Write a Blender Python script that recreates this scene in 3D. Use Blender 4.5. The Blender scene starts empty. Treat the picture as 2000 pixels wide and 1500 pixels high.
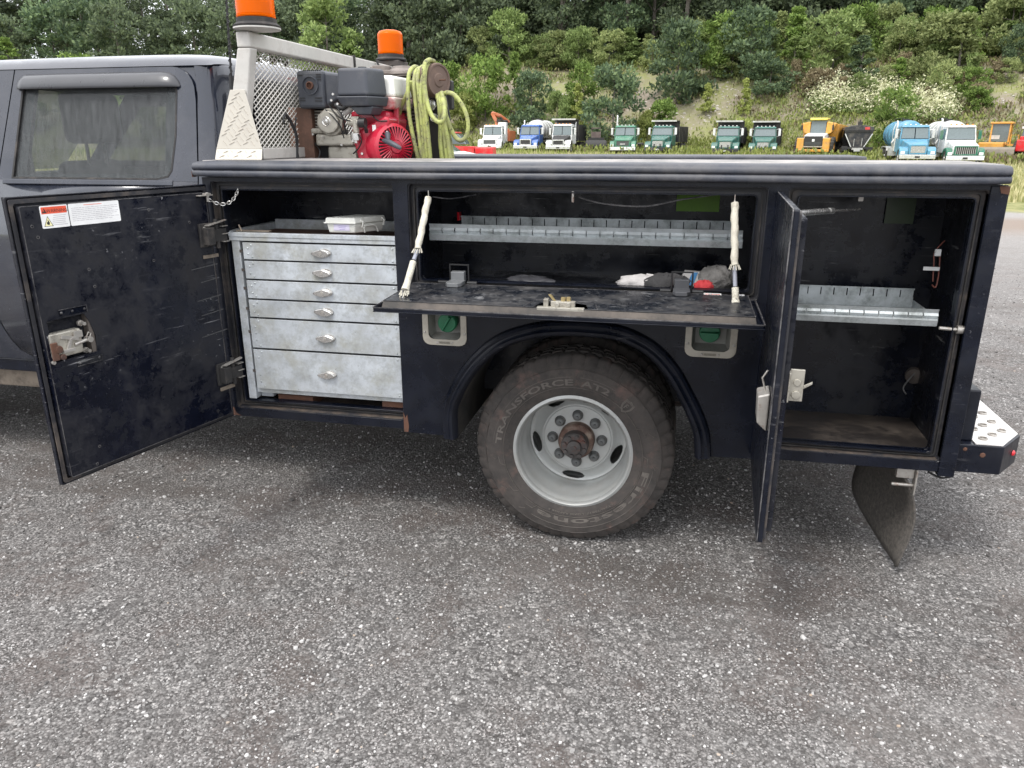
import bpy, bmesh, math, random
import numpy as np
from mathutils import Vector, Matrix, Euler
from mathutils.geometry import tessellate_polygon
R = math.radians
rng = np.random.default_rng(7)
random.seed(7)
sc = bpy.context.scene
col = sc.collection

# ------------------------------------------------------------------ camera
CF, CYAW, CPITCH, CROLL = 1478.3, 0.2141, 0.3142, -0.0017
CPOS = Vector((0.3612, -2.7450, 1.5930))
_F = Vector((-math.sin(CYAW)*math.cos(CPITCH), math.cos(CYAW)*math.cos(CPITCH), -math.sin(CPITCH)))
_r = _F.cross(Vector((0, 0, 1))).normalized(); _u = _r.cross(_F)
_R = math.cos(CROLL)*_r + math.sin(CROLL)*_u
_U = -math.sin(CROLL)*_r + math.cos(CROLL)*_u
cam_d = bpy.data.cameras.new('camera'); cam = bpy.data.objects.new('camera', cam_d); col.objects.link(cam)
cam_d.sensor_width = 36.0; cam_d.lens = 36.0*CF/2000.0
cam_d.clip_start = 0.05; cam_d.clip_end = 2000
cam.matrix_world = Matrix.Translation(CPOS) @ Matrix((( _R.x, _U.x, -_F.x, 0), (_R.y, _U.y, -_F.y, 0), (_R.z, _U.z, -_F.z, 0), (0, 0, 0, 1)))
sc.camera = cam

def ray(x, y): return _F*CF + _R*(x-1000) - _U*(y-750)
def P(x, y, Y=0.0):
    "measured point on the vertical plane at depth Y beside the truck"
    d = ray(x, y); return CPOS + d*((Y-CPOS.y)/d.y)
def PX(x, y, X):
    d = ray(x, y); return CPOS + d*((X-CPOS.x)/d.x)
def PZ(x, y, Z):
    d = ray(x, y); return CPOS + d*((Z-CPOS.z)/d.z)
FL = Vector((_F.x, _F.y, 0)).normalized()
def PD(x, y, dist):
    "measured point at a level distance from the camera"
    d = ray(x, y); return CPOS + d*(dist/(d.dot(FL)))

# ------------------------------------------------------------------ sky, sun, exposure
SUN_EL, SUN_AZ = R(58), R(205)          # high, hidden behind cloud, from the camera side
w = bpy.data.worlds.new('World'); sc.world = w; w.use_nodes = True
nt = w.node_tree; nt.nodes.clear()
out = nt.nodes.new('ShaderNodeOutputWorld'); bg = nt.nodes.new('ShaderNodeBackground')
sky = nt.nodes.new('ShaderNodeTexSky'); sky.sky_type = 'NISHITA'; sky.sun_disc = False
sky.sun_elevation = SUN_EL; sky.sun_rotation = SUN_AZ; sky.air_density = 1.0; sky.dust_density = 4.0
hs = nt.nodes.new('ShaderNodeHueSaturation'); hs.inputs['Saturation'].default_value = 0.25
mixs = nt.nodes.new('ShaderNodeMixRGB'); mixs.inputs[0].default_value = 0.72
# cloud deck: an overcast sky, brighter overhead than at the horizon
tc = nt.nodes.new('ShaderNodeTexCoord'); sp = nt.nodes.new('ShaderNodeSeparateXYZ')
cr = nt.nodes.new('ShaderNodeValToRGB')
cr.color_ramp.elements[0].position = 0.0; cr.color_ramp.elements[0].color = (0.62, 0.645, 0.68, 1)
cr.color_ramp.elements[1].position = 1.0; cr.color_ramp.elements[1].color = (1.0, 1.0, 1.03, 1)
mul = nt.nodes.new('ShaderNodeMixRGB'); mul.blend_type = 'MULTIPLY'; mul.inputs[0].default_value = 1; mul.inputs[2].default_value = (15.5, 15.5, 15.5, 1)
nz = nt.nodes.new('ShaderNodeTexNoise'); nz.inputs['Scale'].default_value = 2.2; nz.inputs['Detail'].default_value = 5
mz = nt.nodes.new('ShaderNodeMapRange'); mz.inputs[3].default_value = 0.86; mz.inputs[4].default_value = 1.14
mm = nt.nodes.new('ShaderNodeMixRGB'); mm.blend_type = 'MULTIPLY'; mm.inputs[0].default_value = 1
L = nt.links.new
L(sky.outputs[0], hs.inputs['Color']); L(tc.outputs['Generated'], sp.inputs[0]); L(sp.outputs[2], cr.inputs[0])
L(cr.outputs[0], mul.inputs[1]); L(tc.outputs['Generated'], nz.inputs[0]); L(nz.outputs[0], mz.inputs[0])
L(mul.outputs[0], mm.inputs[1]); L(mz.outputs[0], mm.inputs[2])
L(hs.outputs[0], mixs.inputs[1]); L(mm.outputs[0], mixs.inputs[2]); L(mixs.outputs[0], bg.inputs[0])
bg.inputs[1].default_value = 0.115
L(bg.outputs[0], out.inputs[0])
sd = bpy.data.lights.new('sun', 'SUN'); sd.energy = 1.1; sd.angle = R(14); sd.color = (1.0, 0.96, 0.9)
sun = bpy.data.objects.new('sun', sd); col.objects.link(sun)
# sun direction matches the sky's rotation (0 = +Y, clockwise seen from above)
sdir = Vector((math.sin(SUN_AZ)*math.cos(SUN_EL), math.cos(SUN_AZ)*math.cos(SUN_EL), math.sin(SUN_EL)))
sun.rotation_euler = sdir.to_track_quat('Z', 'Y').to_euler()
sc.view_settings.view_transform = 'Standard'; sc.view_settings.look = 'None'
sc.view_settings.exposure = 0.9; sc.view_settings.gamma = 1.0; sc.view_settings.use_curve_mapping = False
sc.cycles.max_bounces = 8; sc.cycles.transparent_max_bounces = 16

# ------------------------------------------------------------------ materials
MATS = {}
class NT:
    def __init__(s, name):
        s.m = bpy.data.materials.new(name); s.m.use_nodes = True
        s.t = s.m.node_tree; s.b = s.t.nodes['Principled BSDF']; s.o = s.t.nodes['Material Output']
        s._tc = None
    def n(s, typ, **k):
        nd = s.t.nodes.new(typ)
        for a, b in k.items(): setattr(nd, a, b)
        return nd
    def l(s, a, b): s.t.links.new(a, b)
    def co(s, kind='Object', scale=None, rot=None):
        if s._tc is None: s._tc = s.n('ShaderNodeTexCoord')
        if scale is None and rot is None: return s._tc.outputs[kind]
        mp = s.n('ShaderNodeMapping')
        if scale: mp.inputs['Scale'].default_value = scale
        if rot: mp.inputs['Rotation'].default_value = rot
        s.l(s._tc.outputs[kind], mp.inputs[0]); return mp.outputs[0]
    def noise(s, scale, detail=4, rough=.6, vec=None):
        nd = s.n('ShaderNodeTexNoise'); nd.inputs['Scale'].default_value = scale
        nd.inputs['Detail'].default_value = detail; nd.inputs['Roughness'].default_value = rough
        s.l(vec or s.co(), nd.inputs[0]); return nd.outputs[0]
    def ramp(s, fac, stops):
        nd = s.n('ShaderNodeValToRGB'); e = nd.color_ramp.elements
        while len(e) < len(stops): e.new(0.5)
        for el, (p, c) in zip(e, stops):
            el.position = p; el.color = (c, c, c, 1) if not hasattr(c, '__len__') else (*c, 1)
        s.l(fac, nd.inputs[0]); return nd.outputs[0]
    def mix(s, fac, a, b, mode='MIX'):
        nd = s.n('ShaderNodeMixRGB'); nd.blend_type = mode
        for i, v in zip((0, 1, 2), (fac, a, b)):
            if hasattr(v, 'is_linked') or hasattr(v, 'links'): s.l(v, nd.inputs[i])
            elif i == 0: nd.inputs[0].default_value = v
            else: nd.inputs[i].default_value = (*v, 1) if len(v) == 3 else v
        return nd.outputs[0]
    def math(s, op, a, b=None):
        nd = s.n('ShaderNodeMath'); nd.operation = op
        for i, v in ((0, a), (1, b)):
            if v is None: continue
            if hasattr(v, 'links'): s.l(v, nd.inputs[i])
            else: nd.inputs[i].default_value = v
        return nd.outputs[0]
    def bump(s, h, strength=.3, dist=.01):
        nd = s.n('ShaderNodeBump'); nd.inputs['Strength'].default_value = strength; nd.inputs['Distance'].default_value = dist
        s.l(h, nd.inputs['Height']); s.l(nd.outputs[0], s.b.inputs['Normal']); return nd

def mat(name, base, rough=.5, metal=0.0, dirt=None, scratch=None, bump=None, vary=.12, vscale=9, coat=0, spec=.5, emis=None, alpha=None):
    """dirt=(colour, scale, lo, hi); scratch=(colour, lo, hi); bump=(scale,strength,dist)"""
    if name in MATS: return MATS[name]
    N = NT(name); b = N.b
    b.inputs['Metallic'].default_value = metal; b.inputs['Coat Weight'].default_value = coat
    b.inputs['Specular IOR Level'].default_value = spec
    c = base; n1 = N.noise(vscale, 5, .65)
    lo = tuple(x*(1-vary) for x in base); hi = tuple(min(1, x*(1+vary)) for x in base)
    c = N.mix(N.ramp(n1, ((.3, 0), (.7, 1))), lo, hi)
    rv = N.ramp(n1, ((.25, max(.03, rough-.08)), (.75, min(1, rough+.1))))
    if dirt:
        for dc, ds, dl, dh in (dirt if isinstance(dirt[0][0], tuple) else (dirt,)):
            dn = N.ramp(N.noise(ds, 8, .72), ((dl, 0), (dh, 1)))
            c = N.mix(dn, c, dc); rv = N.mix(dn, rv, (.85, .85, .85))
    if scratch:
        sc_, amt, sh = scratch
        a = N.ramp(N.noise(1, 5, .65, N.co(scale=(5, 5, 70), rot=(0, .35, 0))), ((.62, 0), (.70, 1)))
        a1 = N.ramp(N.noise(1, 4, .65, N.co(scale=(4, 4, 95), rot=(0, -.75, .2))), ((.66, 0), (.73, 1)))
        a2 = N.ramp(N.noise(75, 2, .5), ((.70, 0), (.75, 1)))
        a3 = N.ramp(N.noise(2.6, 3, .5), ((.50, .05), (.66, 1)))
        a4 = N.math('MAXIMUM', N.math('MAXIMUM', a, a1), a2)
        sn = N.math('MULTIPLY', N.math('MULTIPLY', a4, a3), amt)
        c = N.mix(sn, c, sc_); rv = N.mix(sn, rv, (.6, .6, .6))
    N.l(c, b.inputs['Base Color']) if hasattr(c, 'links') else None
    N.l(rv, b.inputs['Roughness'])
    if bump: N.bump(N.noise(bump[0], 5, .6), bump[1], bump[2] if len(bump) > 2 else .005)
    if emis: b.inputs['Emission Color'].default_value = (*emis[0], 1); b.inputs['Emission Strength'].default_value = emis[1]
    MATS[name] = N.m; return N.m

DUST = (.16, .135, .115); RUST = (.17, .06, .025); MUD = (.10, .085, .07)
m_paint = mat('black_paint', (.0045, .0062, .0125), .22, dirt=(((.011, .0115, .015), 2.3, .45, .95), ((.07, .065, .06), 34, .66, .95)), scratch=((.13, .13, .14), .6, 0), coat=0, spec=.34, vary=.35, bump=(240, .05, .001))
m_door = mat('black_paint_inner_door', (.0045, .006, .0135), .18, spec=.36, dirt=(((.016, .016, .019), 4.5, .42, .64), ((.055, .055, .055), 30, .60, .80), ((.003, .004, .009), 8.5, .56, .59)), scratch=((.26, .26, .27), .9, 0), vary=.4, bump=(14, .18, .004))
m_inner = mat('black_paint_compartment', (.0035, .005, .0105), .20, spec=.4, dirt=(((.010, .010, .012), 5, .46, .72), ((.12, .12, .12), 46, .70, .80)), scratch=((.28, .28, .28), .7, 0), vary=.4, bump=(18, .12, .004))
m_flipin = mat('scuffed_black_paint', (.008, .010, .015), .24, dirt=(((.08, .075, .07), 7, .44, .78), ((.16, .16, .16), 50, .56, .75)), scratch=((.34, .34, .34), 1.0, 0), bump=(20, .15, .004))
m_cap = mat('textured_black_coating', (.034, .038, .050), .38, dirt=(((.17, .16, .155), 3.5, .46, .9), ((.24, .13, .07), 4.0, .66, .76)), bump=(380, .25, .002), vary=.25)
m_edge = mat('worn_edge_metal', (.16, .155, .155), .42, metal=.5, dirt=((.02, .02, .025), 12, .40, .62), vary=.3)
m_seal = mat('worn_black_seal', (.022, .022, .026), .5, dirt=(((.13, .105, .085), 7, .50, .75), (RUST, 11, .68, .8)), vary=.3)
m_rustsill = mat('muddy_rusty_sill', (.09, .07, .055), .7, dirt=(((.02, .02, .025), 6, .45, .6), (RUST, 8, .60, .75), ((.3, .24, .19), 16, .6, .8)), vary=.3)
m_rust = mat('rusty_steel', (.13, .055, .03), .8, dirt=((.06, .035, .028), 9, .4, .65), vary=.35, bump=(120, .3, .003))
m_rustbox = mat('rust_brown_painted_steel', (.115, .062, .042), .75, dirt=((.19, .10, .07), 18, .45, .75), vary=.2, bump=(200, .15, .002))
m_galv = mat('dirty_aluminium_drawer', (.47, .50, .53), .42, metal=.3, dirt=(((.26, .25, .19), 8, .48, .74), ((.24, .25, .25), 27, .46, .78), ((.17, .15, .10), 15, .66, .82), ((.035, .03, .025), 36, .68, .71), ((.33, .34, .33), 12, .50, .74)), vary=.16, bump=(9, .1, .004))
m_galv2 = mat('galvanised_steel', (.46, .49, .50), .42, metal=.45, dirt=(((.22, .24, .23), 14, .45, .7), ((.2, .17, .13), 26, .66, .8)), vary=.15)
m_alu = mat('weathered_aluminium', (.50, .485, .455), .5, metal=.2, dirt=(((.30, .27, .24), 9, .52, .85),), vary=.1)
m_tread = mat('checker_plate_aluminium', (.52, .49, .43), .5, metal=.15, dirt=(((.4, .35, .30), 15, .58, .8),), vary=.06)
m_chrome = mat('worn_chrome', (.62, .61, .59), .2, metal=.9, dirt=((.2, .18, .15), 50, .55, .8))
m_steel = mat('bare_steel', (.42, .40, .37), .4, metal=.6, dirt=((RUST, 40, .55, .72),), vary=.2)
m_rubber = mat('black_rubber', (.022, .021, .021), .75, dirt=((DUST, 8, .5, .9),))
m_tyre = mat('dusty_tyre_rubber', (.030, .028, .027), .85, dirt=(((.085, .072, .064), 8, .25, .75), ((.12, .078, .066), 13, .55, .72), ((.03, .028, .027), 30, .5, .75)), vary=.3, bump=(160, .2, .003))
m_tyre2 = mat('tyre_lettering_rubber', (.125, .112, .10), .85, dirt=(((.06, .05, .045), 20, .5, .8),), vary=.3)
m_rim = mat('silver_painted_rim', (.42, .43, .42), .42, metal=.25, dirt=(((.38, .36, .33), 14, .45, .95), ((.2, .17, .14), 50, .68, .8)), vary=.06)
m_lug = mat('grey_lug_cap', (.11, .115, .115), .45, metal=.3, dirt=((DUST, 30, .5, .8),))
m_hub = mat('rusty_hub', (.065, .06, .058), .5, metal=.3, dirt=((.13, .055, .04), 22, .52, .66), vary=.4)
m_hubr = mat('rust_red_flange', (.09, .05, .038), .6, metal=.2, dirt=((.26, .21, .17), 18, .46, .66), vary=.4)
m_beige = mat('beige_bezel_plastic', (.42, .39, .33), .5, dirt=((.25, .22, .18), 14, .5, .85))
m_greycup = mat('grey_filler_cup', (.23, .23, .21), .55, dirt=(DUST, 20, .5, .8))
m_green = mat('green_plastic_cap', (.012, .135, .06), .42, dirt=((.08, .14, .1), 22, .6, .9))
m_white = mat('white_plastic', (.68, .68, .63), .45, dirt=((.4, .38, .33), 14, .55, .85))
m_whitep = mat('white_paper', (.8, .8, .79), .6)
m_red = mat('red_engine_paint', (.42, .012, .035), .32, dirt=((.3, .12, .12), 20, .6, .9), coat=.3)
m_dkplastic = mat('dark_grey_plastic', (.045, .05, .062), .45, dirt=((.12, .12, .12), 12, .5, .9), bump=(200, .1, .002))
m_cast = mat('cast_aluminium', (.40, .38, .33), .45, metal=.55, dirt=((.12, .10, .08), 22, .5, .72), vary=.2)
m_iron = mat('dusty_dark_iron', (.05, .042, .038), .7, dirt=(((.14, .11, .09), 12, .45, .8),), vary=.3)
m_drum = mat('dusty_brown_drum', (.13, .088, .07), .8, dirt=((.22, .15, .11), 16, .5, .8))
m_hose = mat('dirty_lime_hose', (.38, .42, .13), .6, dirt=(((.17, .155, .11), 18, .42, .66), ((.05, .045, .04), 55, .56, .66)), vary=.1)
m_black = mat('matt_black', (.012, .012, .013), .5)
m_bluegrey = mat('dark_navy_metallic_paint', (.013, .017, .029), .14, metal=.1, dirt=(((.09, .09, .10), 1.6, .42, 1.35),), coat=.5, vary=.1)
m_vis = mat('smoked_visor', (.03, .031, .036), .3, coat=.4)
m_dust_rail = mat('dusty_tan_rocker', (.20, .165, .13), .8, dirt=((.08, .065, .05), 8, .5, .7))
m_sleeve = mat('woven_cream_sleeve', (.60, .57, .48), .9, dirt=((.32, .28, .22), 30, .5, .75), bump=(420, .9, .004))
m_seat = mat('grey_seat_fabric', (.07, .07, .075), .9)
m_ired = mat('red_print', (.75, .10, .045), .6)
m_iyel = mat('pale_yellow_print', (.85, .80, .45), .6)
m_ink = mat('black_ink', (.02, .02, .02), .6)
m_greyink = mat('grey_ink', (.42, .40, .42), .6)
m_marker = mat('red_marker_lens', (.55, .01, .02), .2, coat=.5)
m_grass_green_refl = mat('green_hi_vis_reflection', (.10, .22, .01), .5)  # flat colour standing in for a hi-vis reflection

def glassmat(name, tint, mixf, rough=.05, dust=None):
    N = NT(name); t = N.t
    N.b.inputs['Base Color'].default_value = (*tint, 1); N.b.inputs['Roughness'].default_value = rough
    tr = N.n('ShaderNodeBsdfTransparent'); tr.inputs[0].default_value = (.72, .75, .74, 1)
    mx = N.n('ShaderNodeMixShader'); 
    if dust:
        v = N.noise(1, 2, .5, N.co(scale=dust))
        f = N.ramp(v, ((.3, mixf*.75), (.75, min(1, mixf*1.35))))
        N.l(f, mx.inputs[0])
    else: mx.inputs[0].default_value = mixf
    N.l(tr.outputs[0], mx.inputs[1]); N.l(N.b.outputs[0], mx.inputs[2]); N.l(mx.outputs[0], N.o.inputs[0])
    MATS[name] = N.m; return N.m
m_glass = glassmat('dusty_tinted_glass', (.15, .155, .16), .27, .08, (60, 60, 3))
def amber():
    N = NT('amber_beacon_lens'); b = N.b
    b.inputs['Base Color'].default_value = (.88, .15, .0, 1); b.inputs['Roughness'].default_value = .28
    b.inputs['Subsurface Weight'].default_value = .0; b.inputs['Transmission Weight'].default_value = .35
    b.inputs['IOR'].default_value = 1.2; return N.m
m_amber = amber()

# ------------------------------------------------------------------ mesh builder
class MB:
    def __init__(s): s.v = []; s.f = []; s.mi = []; s.cur = 0; s.X = None
    def add(s, vs, fs):
        o = len(s.v)
        if s.X is not None: vs = [s.X @ Vector(v) for v in vs]
        s.v += [tuple(v) for v in vs]
        for f in fs: s.f.append(tuple(i+o for i in f)); s.mi.append(s.cur)
        return s
    def box(s, x0, x1, y0, y1, z0, z1):
        if x0 > x1: x0, x1 = x1, x0
        if y0 > y1: y0, y1 = y1, y0
        if z0 > z1: z0, z1 = z1, z0
        return s.add([(x0,y0,z0),(x1,y0,z0),(x1,y1,z0),(x0,y1,z0),(x0,y0,z1),(x1,y0,z1),(x1,y1,z1),(x0,y1,z1)],
                     [(0,3,2,1),(4,5,6,7),(0,1,5,4),(1,2,6,5),(2,3,7,6),(3,0,4,7)])
    def hexa(s, p):   # 8 points: bottom ring 4, top ring 4
        return s.add(p, [(0,3,2,1),(4,5,6,7),(0,1,5,4),(1,2,6,5),(2,3,7,6),(3,0,4,7)])
    def plate(s, outer, holes, a0, a1, axis='y'):
        "prism from a 2-D outline with holes; outline in (x,z) for axis y, (y,z) for axis x, (x,y) for axis z"
        def to3(p, a):
            return {'y': (p[0], a, p[1]), 'x': (a, p[0], p[1]), 'z': (p[0], p[1], a)}[axis]
        polys = [outer] + list(holes)
        flat = [p for q in polys for p in q]
        tris = tessellate_polygon([[Vector((p[0], p[1], 0)) for p in q] for q in polys])
        n = len(flat)
        vs = [to3(p, a0) for p in flat] + [to3(p, a1) for p in flat]
        fs = [tuple(t) for t in tris] + [tuple(i+n for i in reversed(t)) for t in tris]
        o = 0
        for q in polys:
            k = len(q)
            for i in range(k):
                j = (i+1) % k
                fs.append((o+i, o+j, o+j+n, o+i+n))
            o += k
        return s.add(vs, fs)
    def tube(s, pts, r, n=8, caps=True, closed=False):
        pts = [Vector(p) for p in pts]; m = len(pts)
        rs = r if hasattr(r, '__len__') else [r]*m
        tang = []
        for i in range(m):
            a = pts[(i-1) % m] if (closed or i > 0) else pts[i]
            b = pts[(i+1) % m] if (closed or i < m-1) else pts[i]
            d = (b-a); tang.append(d.normalized() if d.length > 1e-9 else Vector((0, 0, 1)))
        up = Vector((0, 0, 1)) if abs(tang[0].z) < .9 else Vector((1, 0, 0))
        vs = []; u = (up - tang[0]*up.dot(tang[0])).normalized()
        for i in range(m):
            u = (u - tang[i]*u.dot(tang[i])).normalized(); v = tang[i].cross(u)
            for k in range(n):
                a = 2*math.pi*k/n
                vs.append(pts[i] + (u*math.cos(a)+v*math.sin(a))*rs[i])
        fs = []
        for i in range(m if closed else m-1):
            a, b = i*n, ((i+1) % m)*n
            for k in range(n): fs.append((a+k, a+(k+1) % n, b+(k+1) % n, b+k))
        if caps and not closed:
            fs.append(tuple(reversed(range(n)))); fs.append(tuple((m-1)*n+k for k in range(n)))
        return s.add(vs, fs)
    def lathe(s, prof, c, axis=(0, 1, 0), n=32, capa=False, capb=False, phase=0, up=None):
        "prof: list of (r, h) along axis"
        ax = Vector(axis).normalized(); c = Vector(c)
        up = Vector(up) if up else (Vector((0, 0, 1)) if abs(ax.z) < .9 else Vector((1, 0, 0)))
        u = (up - ax*up.dot(ax)).normalized(); v = ax.cross(u)
        vs = []
        for r, h in prof:
            for k in range(n):
                a = 2*math.pi*k/n + phase
                vs.append(c + ax*h + (u*math.cos(a)+v*math.sin(a))*r)
        fs = []
        for i in range(len(prof)-1):
            a, b = i*n, (i+1)*n
            for k in range(n): fs.append((a+k, a+(k+1) % n, b+(k+1) % n, b+k))
        if capa: fs.append(tuple(reversed(range(n))))
        if capb: fs.append(tuple((len(prof)-1)*n+k for k in range(n)))
        return s.add(vs, fs)
    def cyl(s, p0, p1, r, n=16, r1=None):
        p0 = Vector(p0); p1 = Vector(p1); d = p1-p0
        return s.lathe([(r, 0), (r if r1 is None else r1, d.length)], p0, d, n, True, True)
    def dome(s, c, axis, r, h, n=10):
        return s.lathe([(r, 0), (r*.9, h*.45), (r*.6, h*.8), (r*.02, h)], c, axis, n, True, True)
    def text(s, txt, size, M, depth=.001, bold=False, bend=None, align='CENTER'):
        cu = bpy.data.curves.new('t', 'FONT'); cu.body = txt; cu.size = size; cu.extrude = depth
        cu.align_x = align; cu.resolution_u = 2
        if bold: cu.offset = size*.018
        ob = bpy.data.objects.new('t', cu); col.objects.link(ob)
        me = bpy.data.meshes.new_from_object(ob.evaluated_get(bpy.context.evaluated_depsgraph_get()))
        vs = [Vector(v.co) for v in me.vertices]; fs = [tuple(p.vertices) for p in me.polygons]
        if bend: vs = [bend(v) for v in vs]
        else: vs = [M @ v for v in vs]
        s.add(vs, fs)
        bpy.data.objects.remove(ob); bpy.data.curves.remove(cu); bpy.data.meshes.remove(me)
        return s
    def mesh(s, name, mats):
        me = bpy.data.meshes.new(name); me.from_pydata([tuple(v) for v in s.v], [], s.f)
        for m in (mats if isinstance(mats, (list, tuple)) else [mats]): me.materials.append(m)
        if any(s.mi): me.polygons.foreach_set('material_index', s.mi)
        me.update(); return me
    def build(s, name, mats, parent=None, bevel=0, seg=2, smooth=None, fix=True):
        me = s.mesh(name, mats)
        if fix:
            bm = bmesh.new(); bm.from_mesh(me); bmesh.ops.recalc_face_normals(bm, faces=bm.faces); bm.to_mesh(me); bm.free()
        if smooth:
            me.shade_smooth(); me.set_sharp_from_angle(angle=R(smooth))
        o = bpy.data.objects.new(name, me); col.objects.link(o)
        if bevel:
            b = o.modifiers.new('bevel', 'BEVEL'); b.width = bevel; b.segments = seg; b.limit_method = 'ANGLE'; b.angle_limit = R(35)
        if parent is not None: setpar(o, parent)
        return o

def wpos(o):
    return o.location.copy() if o.parent is None else Vector(o.get('_w', (0, 0, 0)))
def setpar(o, p):
    o.parent = p
    if p.parent is None and p.type == 'EMPTY' and not p.get('local'):
        o.matrix_parent_inverse = Matrix.Translation(-p.location)
def thing(name, label, cat, loc=(0, 0, 0), group=None, local=False, rz=0):
    o = bpy.data.objects.new(name, None); col.objects.link(o); o.location = loc; o.empty_display_size = .2
    if local: o['local'] = 1; o.rotation_euler = (0, 0, rz)
    return tag(o, label, cat, group)
def tag(o, label, cat, group=None):
    o['label'] = label; o['category'] = cat
    if group: o['group'] = group
    return o
def copy_tree(o, parent=None):
    c = o.copy(); col.objects.link(c)
    if parent is not None: c.parent = parent
    for ch in o.children: copy_tree(ch, c)
    return c
def arc(cx, cz, r, a0, a1, n):
    return [(cx+r*math.cos(R(a0+(a1-a0)*i/n)), cz+r*math.sin(R(a0+(a1-a0)*i/n))) for i in range(n+1)]
def rrect(x0, x1, z0, z1, r, n=4):
    return arc(x1-r, z1-r, r, 0, 90, n)+arc(x0+r, z1-r, r, 90, 180, n)+arc(x0+r, z0+r, r, 180, 270, n)+arc(x1-r, z0+r, r, 270, 360, n)
def smoothpath(pts, k=6):
    pts = [Vector(p) for p in pts]; out = []
    for i in range(len(pts)-1):
        p0 = pts[max(i-1, 0)]; p1 = pts[i]; p2 = pts[i+1]; p3 = pts[min(i+2, len(pts)-1)]
        for j in range(k):
            t = j/k
            out.append(.5*((2*p1)+(p2-p0)*t+(2*p0-5*p1+4*p2-p3)*t*t+(3*p1-p0-3*p2+p3)*t**3))
    out.append(pts[-1]); return out
# ------------------------------------------------------------------ terrain
FLx, FLy = FL.x, FL.y
def sst(a, b, x):
    t = np.clip((x-a)/(b-a), 0, 1); return t*t*(3-2*t)
def fwdlat(X, Y):
    dx = X-CPOS.x; dy = Y-CPOS.y
    return dx*FLx+dy*FLy, dx*FLy-dy*FLx
def hillu(X, Y):
    f, l = fwdlat(X, Y); t = l/np.maximum(f, 5)
    row = 77-34.5*np.clip(t, -.1, .62)
    return f-(row+7.5), t, f
def zf(X, Y):
    X = np.asarray(X, float); Y = np.asarray(Y, float)
    u, t, f = hillu(X, Y)
    g = np.interp(t, [-.3, 0, .57, 1], [.3, .28, -.30, -.3])*sst(18, 58, f)
    bump = .7*np.sin(X*.21+Y*.13)+.5*np.sin(X*.37-Y*.29+1.3)+.25*np.sin(X*.9+Y*.7)
    s = sst(0, 23, u)
    h = 9.6*s+.065*np.clip(u-16, 0, 60)+bump*.5*sst(2, 12, u)
    return np.where(f > 0, g+h, 0.0)
def axis(a, b, st, far):
    c = list(np.arange(a, b+.01, st)); k = st
    while c[-1] < far: k *= 1.5; c.append(c[-1]+k)
    k = st
    while c[0] > -far: k *= 1.5; c.insert(0, c[0]-k)
    return np.array(c)
gx = axis(-90, 100, 1.6, 900); gy = axis(-14, 130, 1.6, 900)
GX, GY = np.meshgrid(gx, gy); GZ = zf(GX, GY)-.014
nx, ny = len(gx), len(gy)
vid = np.arange(nx*ny).reshape(ny, nx)
quads = np.stack([vid[:-1, :-1], vid[:-1, 1:], vid[1:, 1:], vid[1:, :-1]], -1).reshape(-1, 4)
def npmesh(name, V, F, mats, k=4):
    me = bpy.data.meshes.new(name); V = np.asarray(V, np.float32); F = np.asarray(F, np.int32)
    me.vertices.add(len(V)); me.vertices.foreach_set('co', V.ravel())
    me.loops.add(F.size); me.loops.foreach_set('vertex_index', F.ravel())
    me.polygons.add(len(F)); me.polygons.foreach_set('loop_start', np.arange(0, F.size, k, dtype=np.int32))
    me.update(calc_edges=True)
    for m in mats: me.materials.append(m)
    return me
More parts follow.
